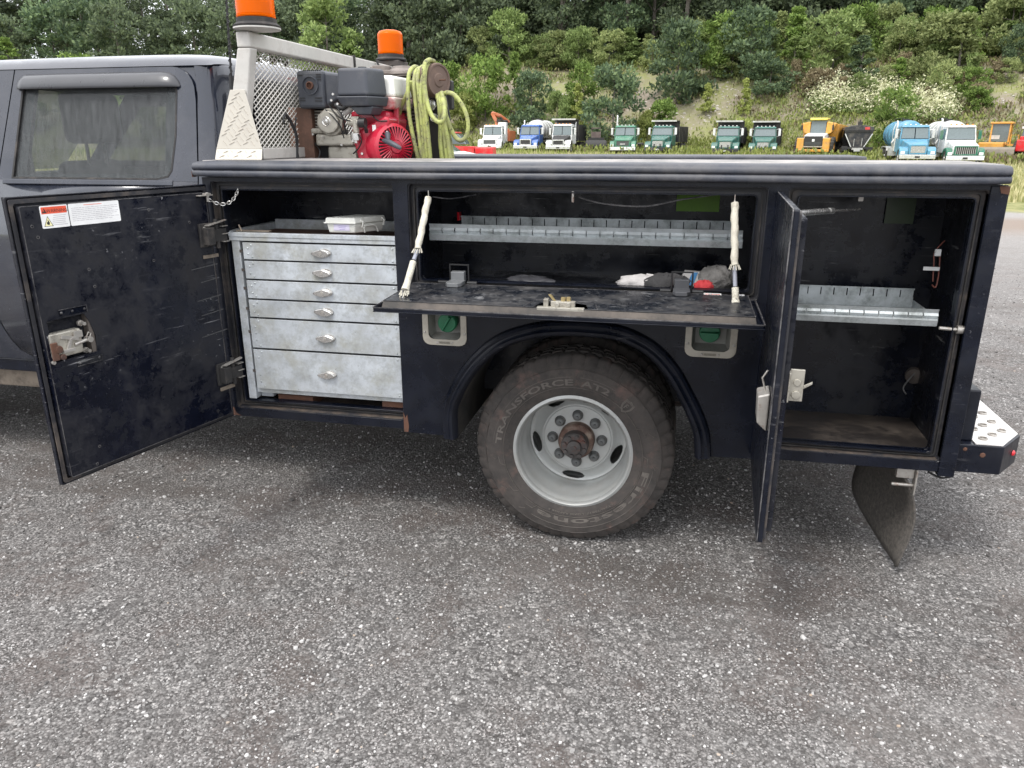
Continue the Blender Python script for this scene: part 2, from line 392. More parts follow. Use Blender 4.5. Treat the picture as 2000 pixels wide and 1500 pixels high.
def ground_mat():
    N = NT('ground_gravel_and_grass'); b = N.b
    pos = N.co()
    sx = N.n('ShaderNodeSeparateXYZ'); N.l(pos, sx.inputs[0])
    # stones: three sizes of cells, each cell its own grey
    def cells(scale, feature='F1'):
        v = N.n('ShaderNodeTexVoronoi'); v.inputs['Scale'].default_value = scale; v.feature = feature
        N.l(pos, v.inputs['Vector']); return v
    v1 = cells(112); v2 = cells(58); v3 = cells(190)
    def cellgrey(v):
        s2 = N.n('ShaderNodeSeparateColor'); N.l(v.outputs['Color'], s2.inputs[0]); return s2.outputs[0]
    c1 = N.ramp(cellgrey(v1), ((0, (.05, .047, .046)), (.4, (.125, .121, .118)), (.75, (.23, .223, .217)), (1, (.48, .46, .445))))
    c2 = N.ramp(cellgrey(v2), ((0, (.07, .066, .064)), (.55, (.135, .129, .125)), (.85, (.24, .23, .222)), (1, (.42, .405, .39))))
    c3 = N.ramp(cellgrey(v3), ((0, (.055, .051, .049)), (.6, (.135, .128, .123)), (1, (.38, .36, .35))))
    m2 = N.ramp(N.noise(7, 4), ((.44, 0), (.6, 1)))
    c = N.mix(m2, c1, c2)
    c = N.mix(N.ramp(N.noise(3.1, 5), ((.40, 0), (.62, 1))), c, c3)
    gap = N.ramp(v1.outputs['Distance'], ((.35, 0), (.75, 1)))
    c = N.mix(N.math('MULTIPLY', gap, .55), c, (.035, .032, .03))
    # patches of brown fines and pale dust
    c = N.mix(N.math('MULTIPLY', N.ramp(N.noise(1.7, 8, .72), ((.50, 0), (.58, 1))), .42), c, (.085, .066, .058))
    c = N.mix(N.math('MULTIPLY', N.ramp(N.noise(.9, 6, .6, N.co(scale=(.45, 2.6, 1), rot=(0, 0, -.12))), ((.53, 0), (.62, 1))), .55), c, (.075, .066, .060))
    c = N.mix(N.math('MULTIPLY', N.ramp(N.noise(.8, 6, .65, N.co(scale=(1, 1.6, 1), rot=(0, 0, .5))), ((.52, 0), (.72, 1))), .3), c, (.25, .235, .225))
    far = N.n('ShaderNodeMapRange'); N.l(sx.outputs[1], far.inputs[0]); far.inputs[1].default_value = 3; far.inputs[2].default_value = 14
    fc = N.mix(N.noise(38, 3, .7), (.17, .16, .152), (.44, .42, .40))
    c = N.mix(N.math('MULTIPLY', far.outputs[0], .75), c, fc)
    mudm = N.n('ShaderNodeMapRange'); N.l(sx.outputs[1], mudm.inputs[0]); mudm.inputs[1].default_value = 11.5; mudm.inputs[2].default_value = 13.2
    mud2 = N.n('ShaderNodeMapRange'); N.l(sx.outputs[1], mud2.inputs[0]); mud2.inputs[1].default_value = 15.6; mud2.inputs[2].default_value = 14.6
    c = N.mix(N.math('MULTIPLY', N.math('MULTIPLY', mudm.outputs[0], mud2.outputs[0]), .7), c, (.20, .15, .115))
    # grass field
    g = N.mix(N.noise(.35, 5), (.20, .20, .075), (.32, .295, .15))
    g = N.mix(N.ramp(N.noise(2.6, 5, .7), ((.4, 0), (.65, 1))), g, (.10, .125, .035))
    ed = N.math('ADD', sx.outputs[1], N.math('MULTIPLY', N.noise(.7, 4), 3.0))
    em = N.n('ShaderNodeMapRange'); N.l(ed, em.inputs[0]); em.inputs[1].default_value = 17.6; em.inputs[2].default_value = 18.4
    c = N.mix(em.outputs[0], c, g)
    # hillside soil
    so = N.mix(N.ramp(N.noise(.16, 6, .65), ((.40, 0), (.58, 1))), (.21, .18, .14), (.20, .21, .085))
    so = N.mix(N.ramp(N.noise(1.7, 6, .75), ((.5, 0), (.7, 1))), so, (.27, .235, .20))
    at = N.n('ShaderNodeAttribute'); at.attribute_name = 'hill'
    c = N.mix(at.outputs['Fac'], c, so)
    N.l(c, b.inputs['Base Color']); b.inputs['Roughness'].default_value = .92; b.inputs['Specular IOR Level'].default_value = .25
    h = N.math('ADD', N.math('MULTIPLY', v1.outputs['Distance'], -1.0), N.math('MULTIPLY', N.noise(14, 5, .7), 1.6))
    bp = N.bump(h, .55, .006)
    return N.m
m_ground = ground_mat()
me = npmesh('ground', np.stack([GX, GY, GZ], -1).reshape(-1, 3), quads, [m_ground])
u_, t_, f_ = hillu(GX, GY)
ha = me.attributes.new('hill', 'FLOAT', 'POINT'); ha.data.foreach_set('value', np.where(f_ > 0, sst(-2, 2.5, u_), 0).ravel().astype(np.float32))
me.shade_smooth()
ground = bpy.data.objects.new('ground', me); col.objects.link(ground); ground['kind'] = 'structure'

def hit(px, py, dmin=30, dmax=170):
    d = ray(px, py); d = d/d.dot(FL); s = dmin
    while s < dmax:
        p = CPOS + d*s
        if p.z < float(zf(p.x, p.y)): return p
        s += .25
    return None

# ------------------------------------------------------------------ loose gravel (uncountable): instanced stones
def gravel():
    N = NT('gravel_stone'); b = N.b
    oi = N.n('ShaderNodeObjectInfo')
    c = N.ramp(oi.outputs['Random'], ((0, (.055, .052, .05)), (.28, (.115, .111, .108)), (.56, (.20, .194, .189)), (.84, (.32, .312, .305)), (.992, (.56, .55, .54)), (1, (.36, .28, .21))))
    c = N.mix(N.ramp(N.noise(60, 3), ((.4, 0), (.7, .4))), c, (.14, .13, .12))
    N.l(c, b.inputs['Base Color']); b.inputs['Roughness'].default_value = .85; b.inputs['Specular IOR Level'].default_value = .3
    n = 300000
    # more and finer stones close to the viewer's side of the truck, thinning outwards
    x = rng.uniform(-4.0, 4.6, n*2); y = rng.uniform(-1.75, 8.5, n*2)
    dd = np.hypot(x-.36, y+2.745)
    keep = rng.random(n*2) < np.clip((2.1/dd)**2.3, 0, 1)
    patch = np.sin(x*2.1+1.1*np.sin(y*1.7))*np.sin(y*2.6+.8*np.sin(x*1.3+2))
    keep &= rng.random(n*2) < .93+.08*patch
    x, y, dd = x[keep][:n], y[keep][:n], dd[keep][:n]; n = len(x)
    s = rng.lognormal(-5.86, .36, n)*(1+.12*np.clip(dd-2, 0, 5)); s = np.clip(s, .0016, .013)
    big = rng.random(n) < .006; s[big] *= 1.9
    me = bpy.data.meshes.new('gravel'); me.vertices.add(n)
    me.vertices.foreach_set('co', np.stack([x, y, s*.12-.014], -1).astype(np.float32).ravel())
    sc3 = np.stack([s*rng.uniform(.8, 1.35, n), s*rng.uniform(.7, 1.1, n), s*rng.uniform(.45, .8, n)], -1)
    a = me.attributes.new('scl', 'FLOAT_VECTOR', 'POINT'); a.data.foreach_set('vector', sc3.astype(np.float32).ravel())
    rt = np.stack([rng.uniform(-.5, .5, n), rng.uniform(-.5, .5, n), rng.uniform(0, 6.28, n)], -1)
    a = me.attributes.new('rot', 'FLOAT_VECTOR', 'POINT'); a.data.foreach_set('vector', rt.astype(np.float32).ravel())
    o = bpy.data.objects.new('gravel', me); col.objects.link(o); o['kind'] = 'stuff'
    o['label'] = 'loose grey crushed stone covering the lot around the truck'; o['category'] = 'gravel'
    g = bpy.data.node_groups.new('stones', 'GeometryNodeTree')
    g.interface.new_socket('Geometry', in_out='INPUT', socket_type='NodeSocketGeometry')
    g.interface.new_socket('Geometry', in_out='OUTPUT', socket_type='NodeSocketGeometry')
    gi = g.nodes.new('NodeGroupInput'); go = g.nodes.new('NodeGroupOutput')
    ico = g.nodes.new('GeometryNodeMeshIcoSphere'); ico.inputs['Subdivisions'].default_value = 2; ico.inputs['Radius'].default_value = 1
    spn = g.nodes.new('GeometryNodeSetPosition'); ns = g.nodes.new('ShaderNodeTexNoise'); ns.inputs['Scale'].default_value = 1.1
    vm = g.nodes.new('ShaderNodeVectorMath'); vm.operation = 'SUBTRACT'; vm.inputs[1].default_value = (.5, .5, .5)
    vm2 = g.nodes.new('ShaderNodeVectorMath'); vm2.operation = 'SCALE'; vm2.inputs['Scale'].default_value = 1.5
    sm = g.nodes.new('GeometryNodeSetMaterial'); sm.inputs['Material'].default_value = N.m
    iop = g.nodes.new('GeometryNodeInstanceOnPoints')
    a1 = g.nodes.new('GeometryNodeInputNamedAttribute'); a1.data_type = 'FLOAT_VECTOR'; a1.inputs['Name'].default_value = 'scl'
    a2 = g.nodes.new('GeometryNodeInputNamedAttribute'); a2.data_type = 'FLOAT_VECTOR'; a2.inputs['Name'].default_value = 'rot'
    e2r = g.nodes.new('FunctionNodeEulerToRotation')
    k = g.links.new
    k(ico.outputs['Mesh'], spn.inputs['Geometry']); k(ns.outputs['Color'], vm.inputs[0]); k(vm.outputs[0], vm2.inputs[0]); k(vm2.outputs[0], spn.inputs['Offset'])
    k(spn.outputs[0], sm.inputs['Geometry']); k(gi.outputs[0], iop.inputs['Points']); k(sm.outputs[0], iop.inputs['Instance'])
    k(a1.outputs[0], iop.inputs['Scale']); k(a2.outputs[0], e2r.inputs[0]); k(e2r.outputs[0], iop.inputs['Rotation'])
    k(iop.outputs[0], go.inputs[0])
    md = o.modifiers.new('stones', 'NODES'); md.node_group = g
gravel()

# ------------------------------------------------------------------ foliage
def leafmat(name, lo, mid, hi, tr=.35):
    N = NT(name); b = N.b
    ge = N.n('ShaderNodeNewGeometry')
    c = N.ramp(ge.outputs['Random Per Island'], ((0, lo), (.5, mid), (1, hi)))
    oi = N.n('ShaderNodeObjectInfo')
    hsv = N.n('ShaderNodeHueSaturation'); mr = N.n('ShaderNodeMapRange'); N.l(oi.outputs['Random'], mr.inputs[0])
    mr.inputs[3].default_value = .8; mr.inputs[4].default_value = 1.2
    N.l(mr.outputs[0], hsv.inputs['Value']); N.l(c, hsv.inputs['Color'])
    N.l(hsv.outputs[0], b.inputs['Base Color']); b.inputs['Roughness'].default_value = .65; b.inputs['Specular IOR Level'].default_value = .25
    tl = N.n('ShaderNodeBsdfTranslucent'); N.l(hsv.outputs[0], tl.inputs[0])
    mx = N.n('ShaderNodeMixShader'); mx.inputs[0].default_value = tr
    N.l(b.outputs[0], mx.inputs[1]); N.l(tl.outputs[0], mx.inputs[2]); N.l(mx.outputs[0], N.o.inputs[0])
    return N.m
lf_dark = leafmat('dark_forest_leaves', (.065, .088, .056), (.115, .150, .085), (.18, .225, .115))
lf_mid = leafmat('mid_green_leaves', (.115, .165, .055), (.20, .27, .092), (.31, .39, .14))
lf_bright = leafmat('bright_green_leaves', (.09, .145, .035), (.165, .25, .06), (.28, .38, .10))
lf_blue = leafmat('deep_green_leaves', (.062, .098, .058), (.115, .168, .090), (.20, .27, .125))
lf_yel = leafmat('yellow_green_leaves', (.17, .215, .05), (.29, .335, .09), (.42, .45, .17))
lf_olive = leafmat('olive_shrub_leaves', (.145, .185, .070), (.245, .29, .115), (.36, .40, .165))
lf_flower = leafmat('creamy_flower_sprays', (.34, .36, .19), (.55, .55, .36), (.68, .66, .48), .2)
lf_dry = leafmat('dry_weed_stalks', (.13, .105, .06), (.21, .17, .10), (.30, .26, .15), .2)
lf_grass = leafmat('dry_grass_blades', (.19, .20, .075), (.34, .32, .15), (.50, .46, .27), .3)
m_bark = mat('grey_brown_bark', (.12, .105, .09), .9, vary=.3)

def leaves(cent, size, dirs=None):
    "rhombic leaf sprays at the given centres"
    n = len(cent)
    a = rng.normal(size=(n, 3)); a /= np.linalg.norm(a, axis=1, keepdims=True)
    b = rng.normal(size=(n, 3)); b -= a*(a*b).sum(1, keepdims=True); b /= np.linalg.norm(b, axis=1, keepdims=True)
    if dirs is not None:
        a = .55*a+dirs; a /= np.linalg.norm(a, axis=1, keepdims=True)
        b -= a*(a*b).sum(1, keepdims=True); b /= np.linalg.norm(b, axis=1, keepdims=True)
    s = (size*rng.uniform(.55, 1.35, n))[:, None]
    V = np.stack([cent-a*s, cent+b*s*.5, cent+a*s, cent-b*s*.5], 1).reshape(-1, 3)
    return V, np.arange(4*n).reshape(-1, 4)
def crown_pts(kind, h, w, n, seed):
    r = np.random.default_rng(seed)
    k = {'round': 34, 'pine': 46, 'forest': 40, 'low': 26}[kind]
    if kind == 'forest':
        z = r.uniform(.22, .98, k); rad = w*.5*np.sqrt(np.clip(1-((z-.62)/.42)**2, .05, 1))
    elif kind == 'pine':
        z = r.uniform(.05, .99, k)**.9; rad = w*.5*(1.02-z)**.8
    elif kind == 'low':
        z = r.uniform(.05, .95, k); rad = w*.5*np.sqrt(np.clip(1-z**2, .02, 1))
    else:
        z = r.uniform(.05, .97, k); rad = w*.5*np.sqrt(np.clip(1-((z-.4)/.62)**2, .05, 1))
    an = r.uniform(0, 6.283, k); rr = rad*r.uniform(.35, 1.0, k)
    cc = np.stack([rr*np.cos(an), rr*np.sin(an), z*h], 1)
    cs = {'forest': .15, 'pine': .085, 'round': .16, 'low': .2}[kind]*min(h, w*1.3)*r.uniform(.6, 1.3, k)
    i = r.integers(0, k, n); d = r.normal(size=(n, 3)); d /= np.linalg.norm(d, axis=1, keepdims=True)
    rad = r.uniform(.25, 1, n)**.6
    p = cc[i]+d*(cs[i]*rad)[:, None]*np.array([1.15, 1.15, .75])
    return p, d, cc
def tree_meshes(kind, h, w, n, leaf, seed):
    global rng
    keep = rng; rng = np.random.default_rng(seed)
    p, d, cc = crown_pts(kind, h, w, n, seed)
    p[:, 2] = np.clip(p[:, 2], .02*h, None)
    V, F = leaves(p, leaf, d*.6+np.array([0, 0, .25]) if kind != 'pine' else d*.4+np.array([0, 0, .5]))
    mb = MB(); lean = rng.uniform(-.03, .03, 2)*h
    th = h*.93; tr = .016*h if kind == 'forest' else .014*h
    mb.tube([(0, 0, -.3), (lean[0]*.3, lean[1]*.3, th*.35), (lean[0]*.8, lean[1]*.8, th*.7), (lean[0], lean[1], th)], [tr*1.2, tr, tr*.6, tr*.15], 7)
    for c in cc[::2][:16]:
        z0 = max(.1*h, c[2]-.12*h)
        mb.tube([(lean[0]*.5, lean[1]*.5, z0), (c[0]*.5, c[1]*.5, (z0+c[2])*.5), tuple(c)], [tr*.4, tr*.25, tr*.08], 4)
    rng = keep
    return V, F, mb
TV = {}
def variant(kind, h, w, n, leaf, lf, seed):
    key = (kind, seed, lf.name)
    if key not in TV:
        V, F, mb = tree_meshes(kind, h, w, n, leaf, seed)
        TV[key] = (npmesh('crown', V, F, [lf]), mb.mesh('trunk', m_bark))
    return TV[key]
def plant(name, label, cat, loc, H, W, kind, lf, seed, group=None, leaf=None, n=None):
    "a plant of height H and width W; its crown and trunk meshes are shared between alike plants"
    bh, bw = {'forest': (18, 8), 'pine': (6, 3.6), 'round': (5, 4.6), 'low': (3, 5)}[kind]
    n = n or {'forest': 5200, 'pine': 3600, 'round': 3800, 'low': 3200}[kind]
    leaf = leaf or {'forest': .26, 'pine': .15, 'round': .16, 'low': .15}[kind]
    cm, tm = variant(kind, bh, bw, n, leaf, lf, seed)
    t = thing(name, label, cat, loc, group, local=True, rz=random.uniform(0, 6.28))
    t.scale = (W/bw, W/bw, H/bh)
    c = bpy.data.objects.new('crown', cm); col.objects.link(c); c.parent = t
    if kind != 'low':
        k = bpy.data.objects.new('trunk', tm); col.objects.link(k); k.parent = t
    return t

# placed bushes and trees: (centre px, base py, top py, width px, kind, leaves, label)
BUSH = [
 (948, 238, 122, 92, 'round', lf_bright, 'bright green leafy tree behind the white truck with the orange loader'),
 (905, 262, 190, 70, 'round', lf_yel, 'yellowish bush left of the bright tree beside the white truck'),
 (1036, 262, 150, 84, 'round', lf_blue, 'dark green rounded tree behind the blue tanker truck'),
 (1006, 230, 118, 60, 'pine', lf_bright, 'pale green upright tree between the bright tree and the dark rounded tree'),
 (1086, 268, 186, 56, 'round', lf_mid, 'mid green bush behind the silver dump truck'),
 (1136, 232, 134, 74, 'round', lf_bright, 'bright green tree high on the slope above the silver dump truck'),
 (1126, 262, 170, 42, 'pine', lf_yel, 'slim yellow green sapling below the bare patch'),
 (1196, 286, 148, 112, 'round', lf_blue, 'large dark spreading tree behind the old dark machine'),
 (1292, 262, 202, 84, 'low', lf_bright, 'low bright bush behind the green dump truck with the side panel'),
 (1262, 275, 222, 50, 'low', lf_yel, 'small lime bush between the green tractor unit and the dump truck'),
 (1322, 204, 56, 118, 'round', lf_blue, 'tall dark tree standing alone on the bare bank'),
 (1362, 130, 62, 96, 'round', lf_mid, 'olive green tree right behind the tall dark bank tree'),
 (1378, 228, 168, 38, 'pine', lf_yel, 'slim yellow green sapling right of the tall dark bank tree'),
 (1452, 228, 160, 38, 'pine', lf_yel, 'small pointed yellow green sapling above two green dump trucks'),
 (1462, 158, 30, 118, 'round', lf_blue, 'biggest dark green tree on the middle of the bank'),
 (1416, 152, 66, 60, 'round', lf_mid, 'mid green tree left against the biggest bank tree'),
 (1500, 190, 128, 92, 'round', lf_blue, 'dark bushy shrub at the foot of the biggest bank tree'),
 (1548, 150, 78, 56, 'pine', lf_mid, 'green fir left of the shrubs on the right bank'),
 (1676, 172, 78, 84, 'pine', lf_blue, 'dark layered fir in the middle of the right bank'),
 (1748, 190, 122, 62, 'pine', lf_bright, 'bright topped fir below the right bank shrubs'),
 (1836, 142, 42, 90, 'pine', lf_mid, 'tall pale fir near the top of the right bank'),
 (1836, 212, 130, 62, 'round', lf_olive, 'grey green shrub below the tall pale fir'),
 (1900, 184, 138, 76, 'low', lf_bright, 'bright spreading shrub on the right part of the bank'),
 (1898, 220, 176, 70, 'low', lf_bright, 'lower lime green shrub above the white tanker truck'),
 (1984, 136, 56, 60, 'round', lf_blue, 'dark green tree at the right edge of the bank'),
 (1738, 296, 182, 90, 'round', lf_bright, 'bright green tree between the black hopper truck and the light blue truck'),
 (995, 128, 30, 82, 'round', lf_mid, 'light green tree at the forest edge above the pale upright tree'),
 (642, 150, 14, 120, 'round', lf_mid, 'lighter leafy tree behind the aluminium rack'),
 (1600, 190, 140, 80, 'low', lf_dry, 'brownish weedy bush above the yellow hauler'),
 (1800, 170, 110, 80, 'low', lf_olive, 'olive weedy bush left of the grey green shrub'),
 (1450, 300, 238, 60, 'low', lf_yel, 'yellowish weeds between the pair of green dump trucks'),
]
for i, (px, yb, yt, wpx, kind, lf, lab) in enumerate(BUSH):
    p = hit(px, yb)
    if p is None: continue
    D = (p-CPOS).dot(_F); H = (yb-yt)/CF*D*1.02; W = wpx/CF*D
    nm = {'round': 'leafy_tree', 'pine': 'fir_tree', 'low': 'shrub'}[kind]
    if H < 3 and kind == 'round': nm = 'shrub'
    plant(nm, lab, 'shrub' if nm == 'shrub' else 'tree', p, H, W, kind, lf, 10+i % 4)
# shrub belt along the top of the bank
def belt(name, lab, grp, n, x0, x1, u0, u1, hs, lfs, kinds=('pine', 'round')):
    for i in range(n):
        px = x0+(x1-x0)*(i+.5)/n+random.uniform(-12, 12); u = random.uniform(u0, u1)
        t = (px-1000)/1554; row = 77-34.5*min(max(t, -.1), .62)+7.5
        f = row+u; X = CPOS.x+f*FLx+f*t*FLy; Y = CPOS.y+f*FLy-f*t*FLx
        h = random.uniform(*hs); kd = random.choice(kinds)
        plant(name, lab, 'shrub', (X, Y, float(zf(X, Y))), h, h*random.uniform(.75, 1.05), kd, random.choice(lfs), random.randint(10, 13), grp)
belt('belt_shrub', 'olive green young conifer in the belt above the bare slope', 'young conifers along the top of the left bank', 26, 880, 1400, 20, 25, (3.2, 5.0), (lf_olive, lf_mid))
belt('bank_shrub', 'grey green bushy sapling crowding the upper right bank', 'saplings on the upper right bank', 44, 1380, 2060, 16, 30, (3.6, 6.2), (lf_olive, lf_olive, lf_mid, lf_bright))
belt('slope_shrub', 'low olive shrub on the lower right bank', 'low shrubs on the lower right bank', 22, 1540, 2060, 11, 17, (1.8, 3.0), (lf_olive, lf_dry, lf_mid), ('low', 'round'))
belt('roadside_shrub', 'green sapling on the bank behind the cab and rack', 'saplings behind the pickup cab', 22, -60, 900, 3, 22, (3.0, 5.5), (lf_mid, lf_bright, lf_olive))
belt('understory_tree', 'dark leafy tree filling the forest edge behind the cab', 'dark understory of the forest edge', 16, -120, 1000, 22, 30, (7, 10), (lf_dark, lf_dark, lf_blue), ('round',))
belt('understory_tree', 'dark leafy tree filling the forest edge above the shrubs', 'dark understory of the hill forest', 26, 1000, 2080, 28, 36, (7, 10), (lf_dark, lf_dark, lf_blue), ('round',))
# forest
for i in range(112):
    px = -140+2290*((i*0.61803) % 1)+random.uniform(-20, 20); u = 24+40*((i*.377) % 1)
    if px > 1500: u += 6
    t = (px-1000)/1554; row = 77-34.5*min(max(t, -.1), .62)+7.5
    f = row+u; X = CPOS.x+f*FLx+f*t*FLy; Y = CPOS.y+f*FLy-f*t*FLx
    if px < 900 and i % 3 == 0: continue
    h = random.uniform(13, 20)*(.86 if px < 700 else 1.0)
    plant('forest_tree', 'tall dark woodland tree in the forest along the skyline', 'tree', (X, Y, float(zf(X, Y))), h, random.uniform(6.5, 9.5), 'forest',
          lf_dark if random.random() < .72 else lf_blue, random.randint(20, 25), 'tall trees of the forest on the hill')
# deep wood behind, read as one mass
V, F = [], []
n = 76000; px = rng.uniform(620, 2750, n); u = rng.uniform(58, 72, n); t = (px-1000)/1554
f = 77-34.5*np.clip(t, -.1, .62)+7.5+u; X = CPOS.x+f*FLx+f*t*FLy; Y = CPOS.y+f*FLy-f*t*FLx
zz = zf(X, Y)+rng.uniform(0, 1, n)**1.4*(11+3*np.sin(px*.021)+2*np.sin(px*.05))
V, F = leaves(np.stack([X, Y, zz], 1), .5)
o = bpy.data.objects.new('deep_woodland', npmesh('deep_woodland', V, F, [lf_dark])); col.objects.link(o); o['kind'] = 'stuff'
# creamy flowering thicket (knotweed)
def scatter_stuff(name, pts, size, mats, pick, dirs=None):
    V, F = leaves(pts, size, dirs); me = npmesh(name, V, F, mats)
    me.polygons.foreach_set('material_index', pick.astype(np.int32))
    o = bpy.data.objects.new(name, me); col.objects.link(o); o['kind'] = 'stuff'; return o
def cloud(px0, px1, yb, yt, n):
    pts = []
    for i in range(n):
        px = random.uniform(px0, px1); q = hit(px, random.uniform(yt(px), yb(px)))
        if q: pts.append(q)
    return np.array(pts)
base = cloud(1590, 1745, lambda x: 226, lambda x: 176+(x-1590)*.10, 620); base2 = cloud(1745, 1850, lambda x: 244, lambda x: 196+(x-1745)*.16, 460)
base = np.concatenate([base, base2])
rep = np.repeat(base, 30, axis=0); off = rng.normal(size=rep.shape)*np.array([.5, .5, .40]); off[:, 2] = .25+np.abs(off[:, 2])*1.9
pts = rep+off; pk = (rng.random(len(pts)) < .30+.75*np.clip(off[:, 2]-.6, 0, 1)).astype(int)
scatter_stuff('flowering_thicket', pts, .13, [lf_mid, lf_flower], pk)
# weeds and ground cover on the bank
BARE = [(1085, 185, 32, 22), (1268, 185, 30, 42), (1410, 175, 22, 18), (1395, 215, 26, 22), (1340, 222, 40, 16), (1440, 185, 50, 14), (1960, 170, 46, 40)]
n = 12500; px = rng.uniform(460, 2700, n); u = rng.uniform(-6, 22, n)**1.0; t = (px-1000)/1554
f = 77-34.5*np.clip(t, -.1, .62)+7.5+u; X = CPOS.x+f*FLx+f*t*FLy; Y = CPOS.y+f*FLy-f*t*FLx; Z = zf(X, Y)
nz_ = np.sin(X*.55+np.sin(Y*.4))*np.sin(Y*.5+np.sin(X*.3)*1.3)
ok = nz_+rng.normal(size=n)*.5 > -.35-.5*(px > 1500)-.8*(u < 3)
Pv = np.stack([X, Y, Z], 1); dv = Pv-np.array(CPOS); zc = dv@np.array(_F)
sx_ = 1000+CF*(dv@np.array(_R))/zc; sy_ = 750-CF*(dv@np.array(_U))/zc
for (bx, by, rx, ry) in BARE: ok &= ((sx_-bx)/rx)**2+((sy_-by)/ry)**2 > 1
Pv = Pv[ok]; nzk = nz_[ok]; sxk = sx_[ok]
rep = np.repeat(Pv, 11, axis=0); hh = np.repeat(.35+.5*rng.random(len(Pv)), 11)
off = rng.normal(size=rep.shape)*np.array([.4, .4, 0]); off[:, 2] = rng.random(len(rep))*hh
kind = np.where(rng.random(len(Pv)) < .30, 2, np.where(rng.random(len(Pv)) < .45, 0, 1))
uk = u[ok]; kind = np.where((uk < 9) & (rng.random(len(Pv)) < .72), 1, kind)
kind = np.where((sxk > 1850) & (rng.random(len(Pv)) < .4), 2, kind)
scatter_stuff('bank_weeds', rep+off, .17, [lf_olive, lf_yel, lf_dry], np.repeat(kind, 11), np.array([0, 0, 1.1])+0*rep)
# stones on the bare bank
mb = MB()
for i in range(260):
    bx, by, rx, ry = BARE[i % len(BARE)]
    q = hit(bx+random.gauss(0, rx*.7), by+random.gauss(0, ry*.7))
    if q is None: continue
    s = random.uniform(.06, .22)
    mb.lathe([(s*.2, -s*.4), (s, -s*.1), (s*.8, s*.35), (s*.1, s*.5)], q, (random.uniform(-.5, .5), random.uniform(-.5, .5), 1), 6, True, True, random.random())
o = mb.build('bank_stones', mat('pale_stone', (.42, .39, .35), .9)); o['kind'] = 'stuff'
# field grass: blades
def blades(n, fmin, fmax, name, hmin, hmax, lf, tmin=-.7, tmax=.78, wid=.035):
    f = fmin*(fmax/fmin)**rng.random(n); t = rng.uniform(tmin, tmax, n)
    X = CPOS.x+f*FLx+f*t*FLy; Y = CPOS.y+f*FLy-f*t*FLx
    ok = Y > 18+.6*np.sin(X*1.3)
    pn = np.sin(X*.4+1.5*np.sin(Y*.23))*np.sin(Y*.35+X*.1)
    ok &= rng.random(n) < .75+.35*pn
    X, Y, f = X[ok], Y[ok], f[ok]; Z = zf(X, Y); n = len(X)
    h = rng.uniform(hmin, hmax, n)*(1+.3*np.sin(X*.3)*np.sin(Y*.21)); a = rng.uniform(0, 6.283, n); wv = wid*rng.uniform(.6, 1.5, n)
    base = np.stack([X, Y, Z-.03], 1); d = np.stack([np.cos(a), np.sin(a), 0*a], 1)*wv[:, None]
    tip = base+np.stack([rng.normal(size=n)*.16*h, rng.normal(size=n)*.16*h, h], 1)
    mid = (base*.45+tip*.55); 
    V = np.stack([base-d, base+d, mid+d*.7, tip, mid-d*.7], 1).reshape(-1, 3)
    F = np.arange(5*n).reshape(-1, 5)
    o = bpy.data.objects.new(name, npmesh(name, V, F, [lf], 5)); col.objects.link(o); o['kind'] = 'stuff'
blades(56000, 20, 84, 'field_grass', .10, .30, lf_grass, tmax=1.15)
blades(12000, 62, 90, 'tall_weeds', .15, .55, lf_yel, wid=.04)
blades(9000, 50, 90, 'dry_tall_grass', .2, .5, lf_grass, wid=.035)
# ================================================================== the service truck
truck = thing('service_truck', 'black crew cab service truck with its tool compartments standing open', 'service truck', (0, 1.2, 0))
SX0, SX1 = -1.480, 1.372
# --- body side panel
arch = [(-.460, .440), (-.460, .557), (-.423, .646), (-.375, .722), (-.317, .785), (-.268, .822), (-.215, .848), (-.13, .874), (-.038, .886), (.06, .887), (.154, .880), (.226, .856), (.289, .818), (.350, .752), (.401, .668), (.440, .595), (.467, .524), (.478, .440)]
outer = [(SX0, .456), (-.685, .456), (-.685, .442)] + arch + [(.660, .446), (.735, .452), (SX1, .456), (SX1, 1.449), (SX0, 1.449)]
hL = rrect(-1.447, -.690, .492, 1.434, .012, 2); hM = rrect(-.632, .650, 1.050, 1.434, .012, 2); hR = rrect(.715, 1.325, .492, 1.434, .012, 2)
fill = [rrect(-.592, -.414, .822, .985, .03), rrect(.410, .592, .832, .990, .03)]
fil_in = [rrect(-.568, -.438, .846, .968, .022), rrect(.434, .568, .856, .974, .022)]
MB().plate(outer, [hL, hM, hR]+fil_in, 0, .006).build('side_panel', m_paint, truck, bevel=.0015, seg=1)
# front bulkhead edge, rear end panel
mb = MB(); mb.box(SX0, SX0+.006, .0065, .46, .456, 1.448)
mb.build('front_end_panel', m_paint, truck)
mb = MB(); mb.box(SX1-.006, SX1, .0065, .47, .456, 1.448); mb.box(SX1-.05, SX1+.004, -.006, .03, .44, 1.446)
mb.build('rear_corner_post', m_paint, truck, bevel=.008, seg=3)
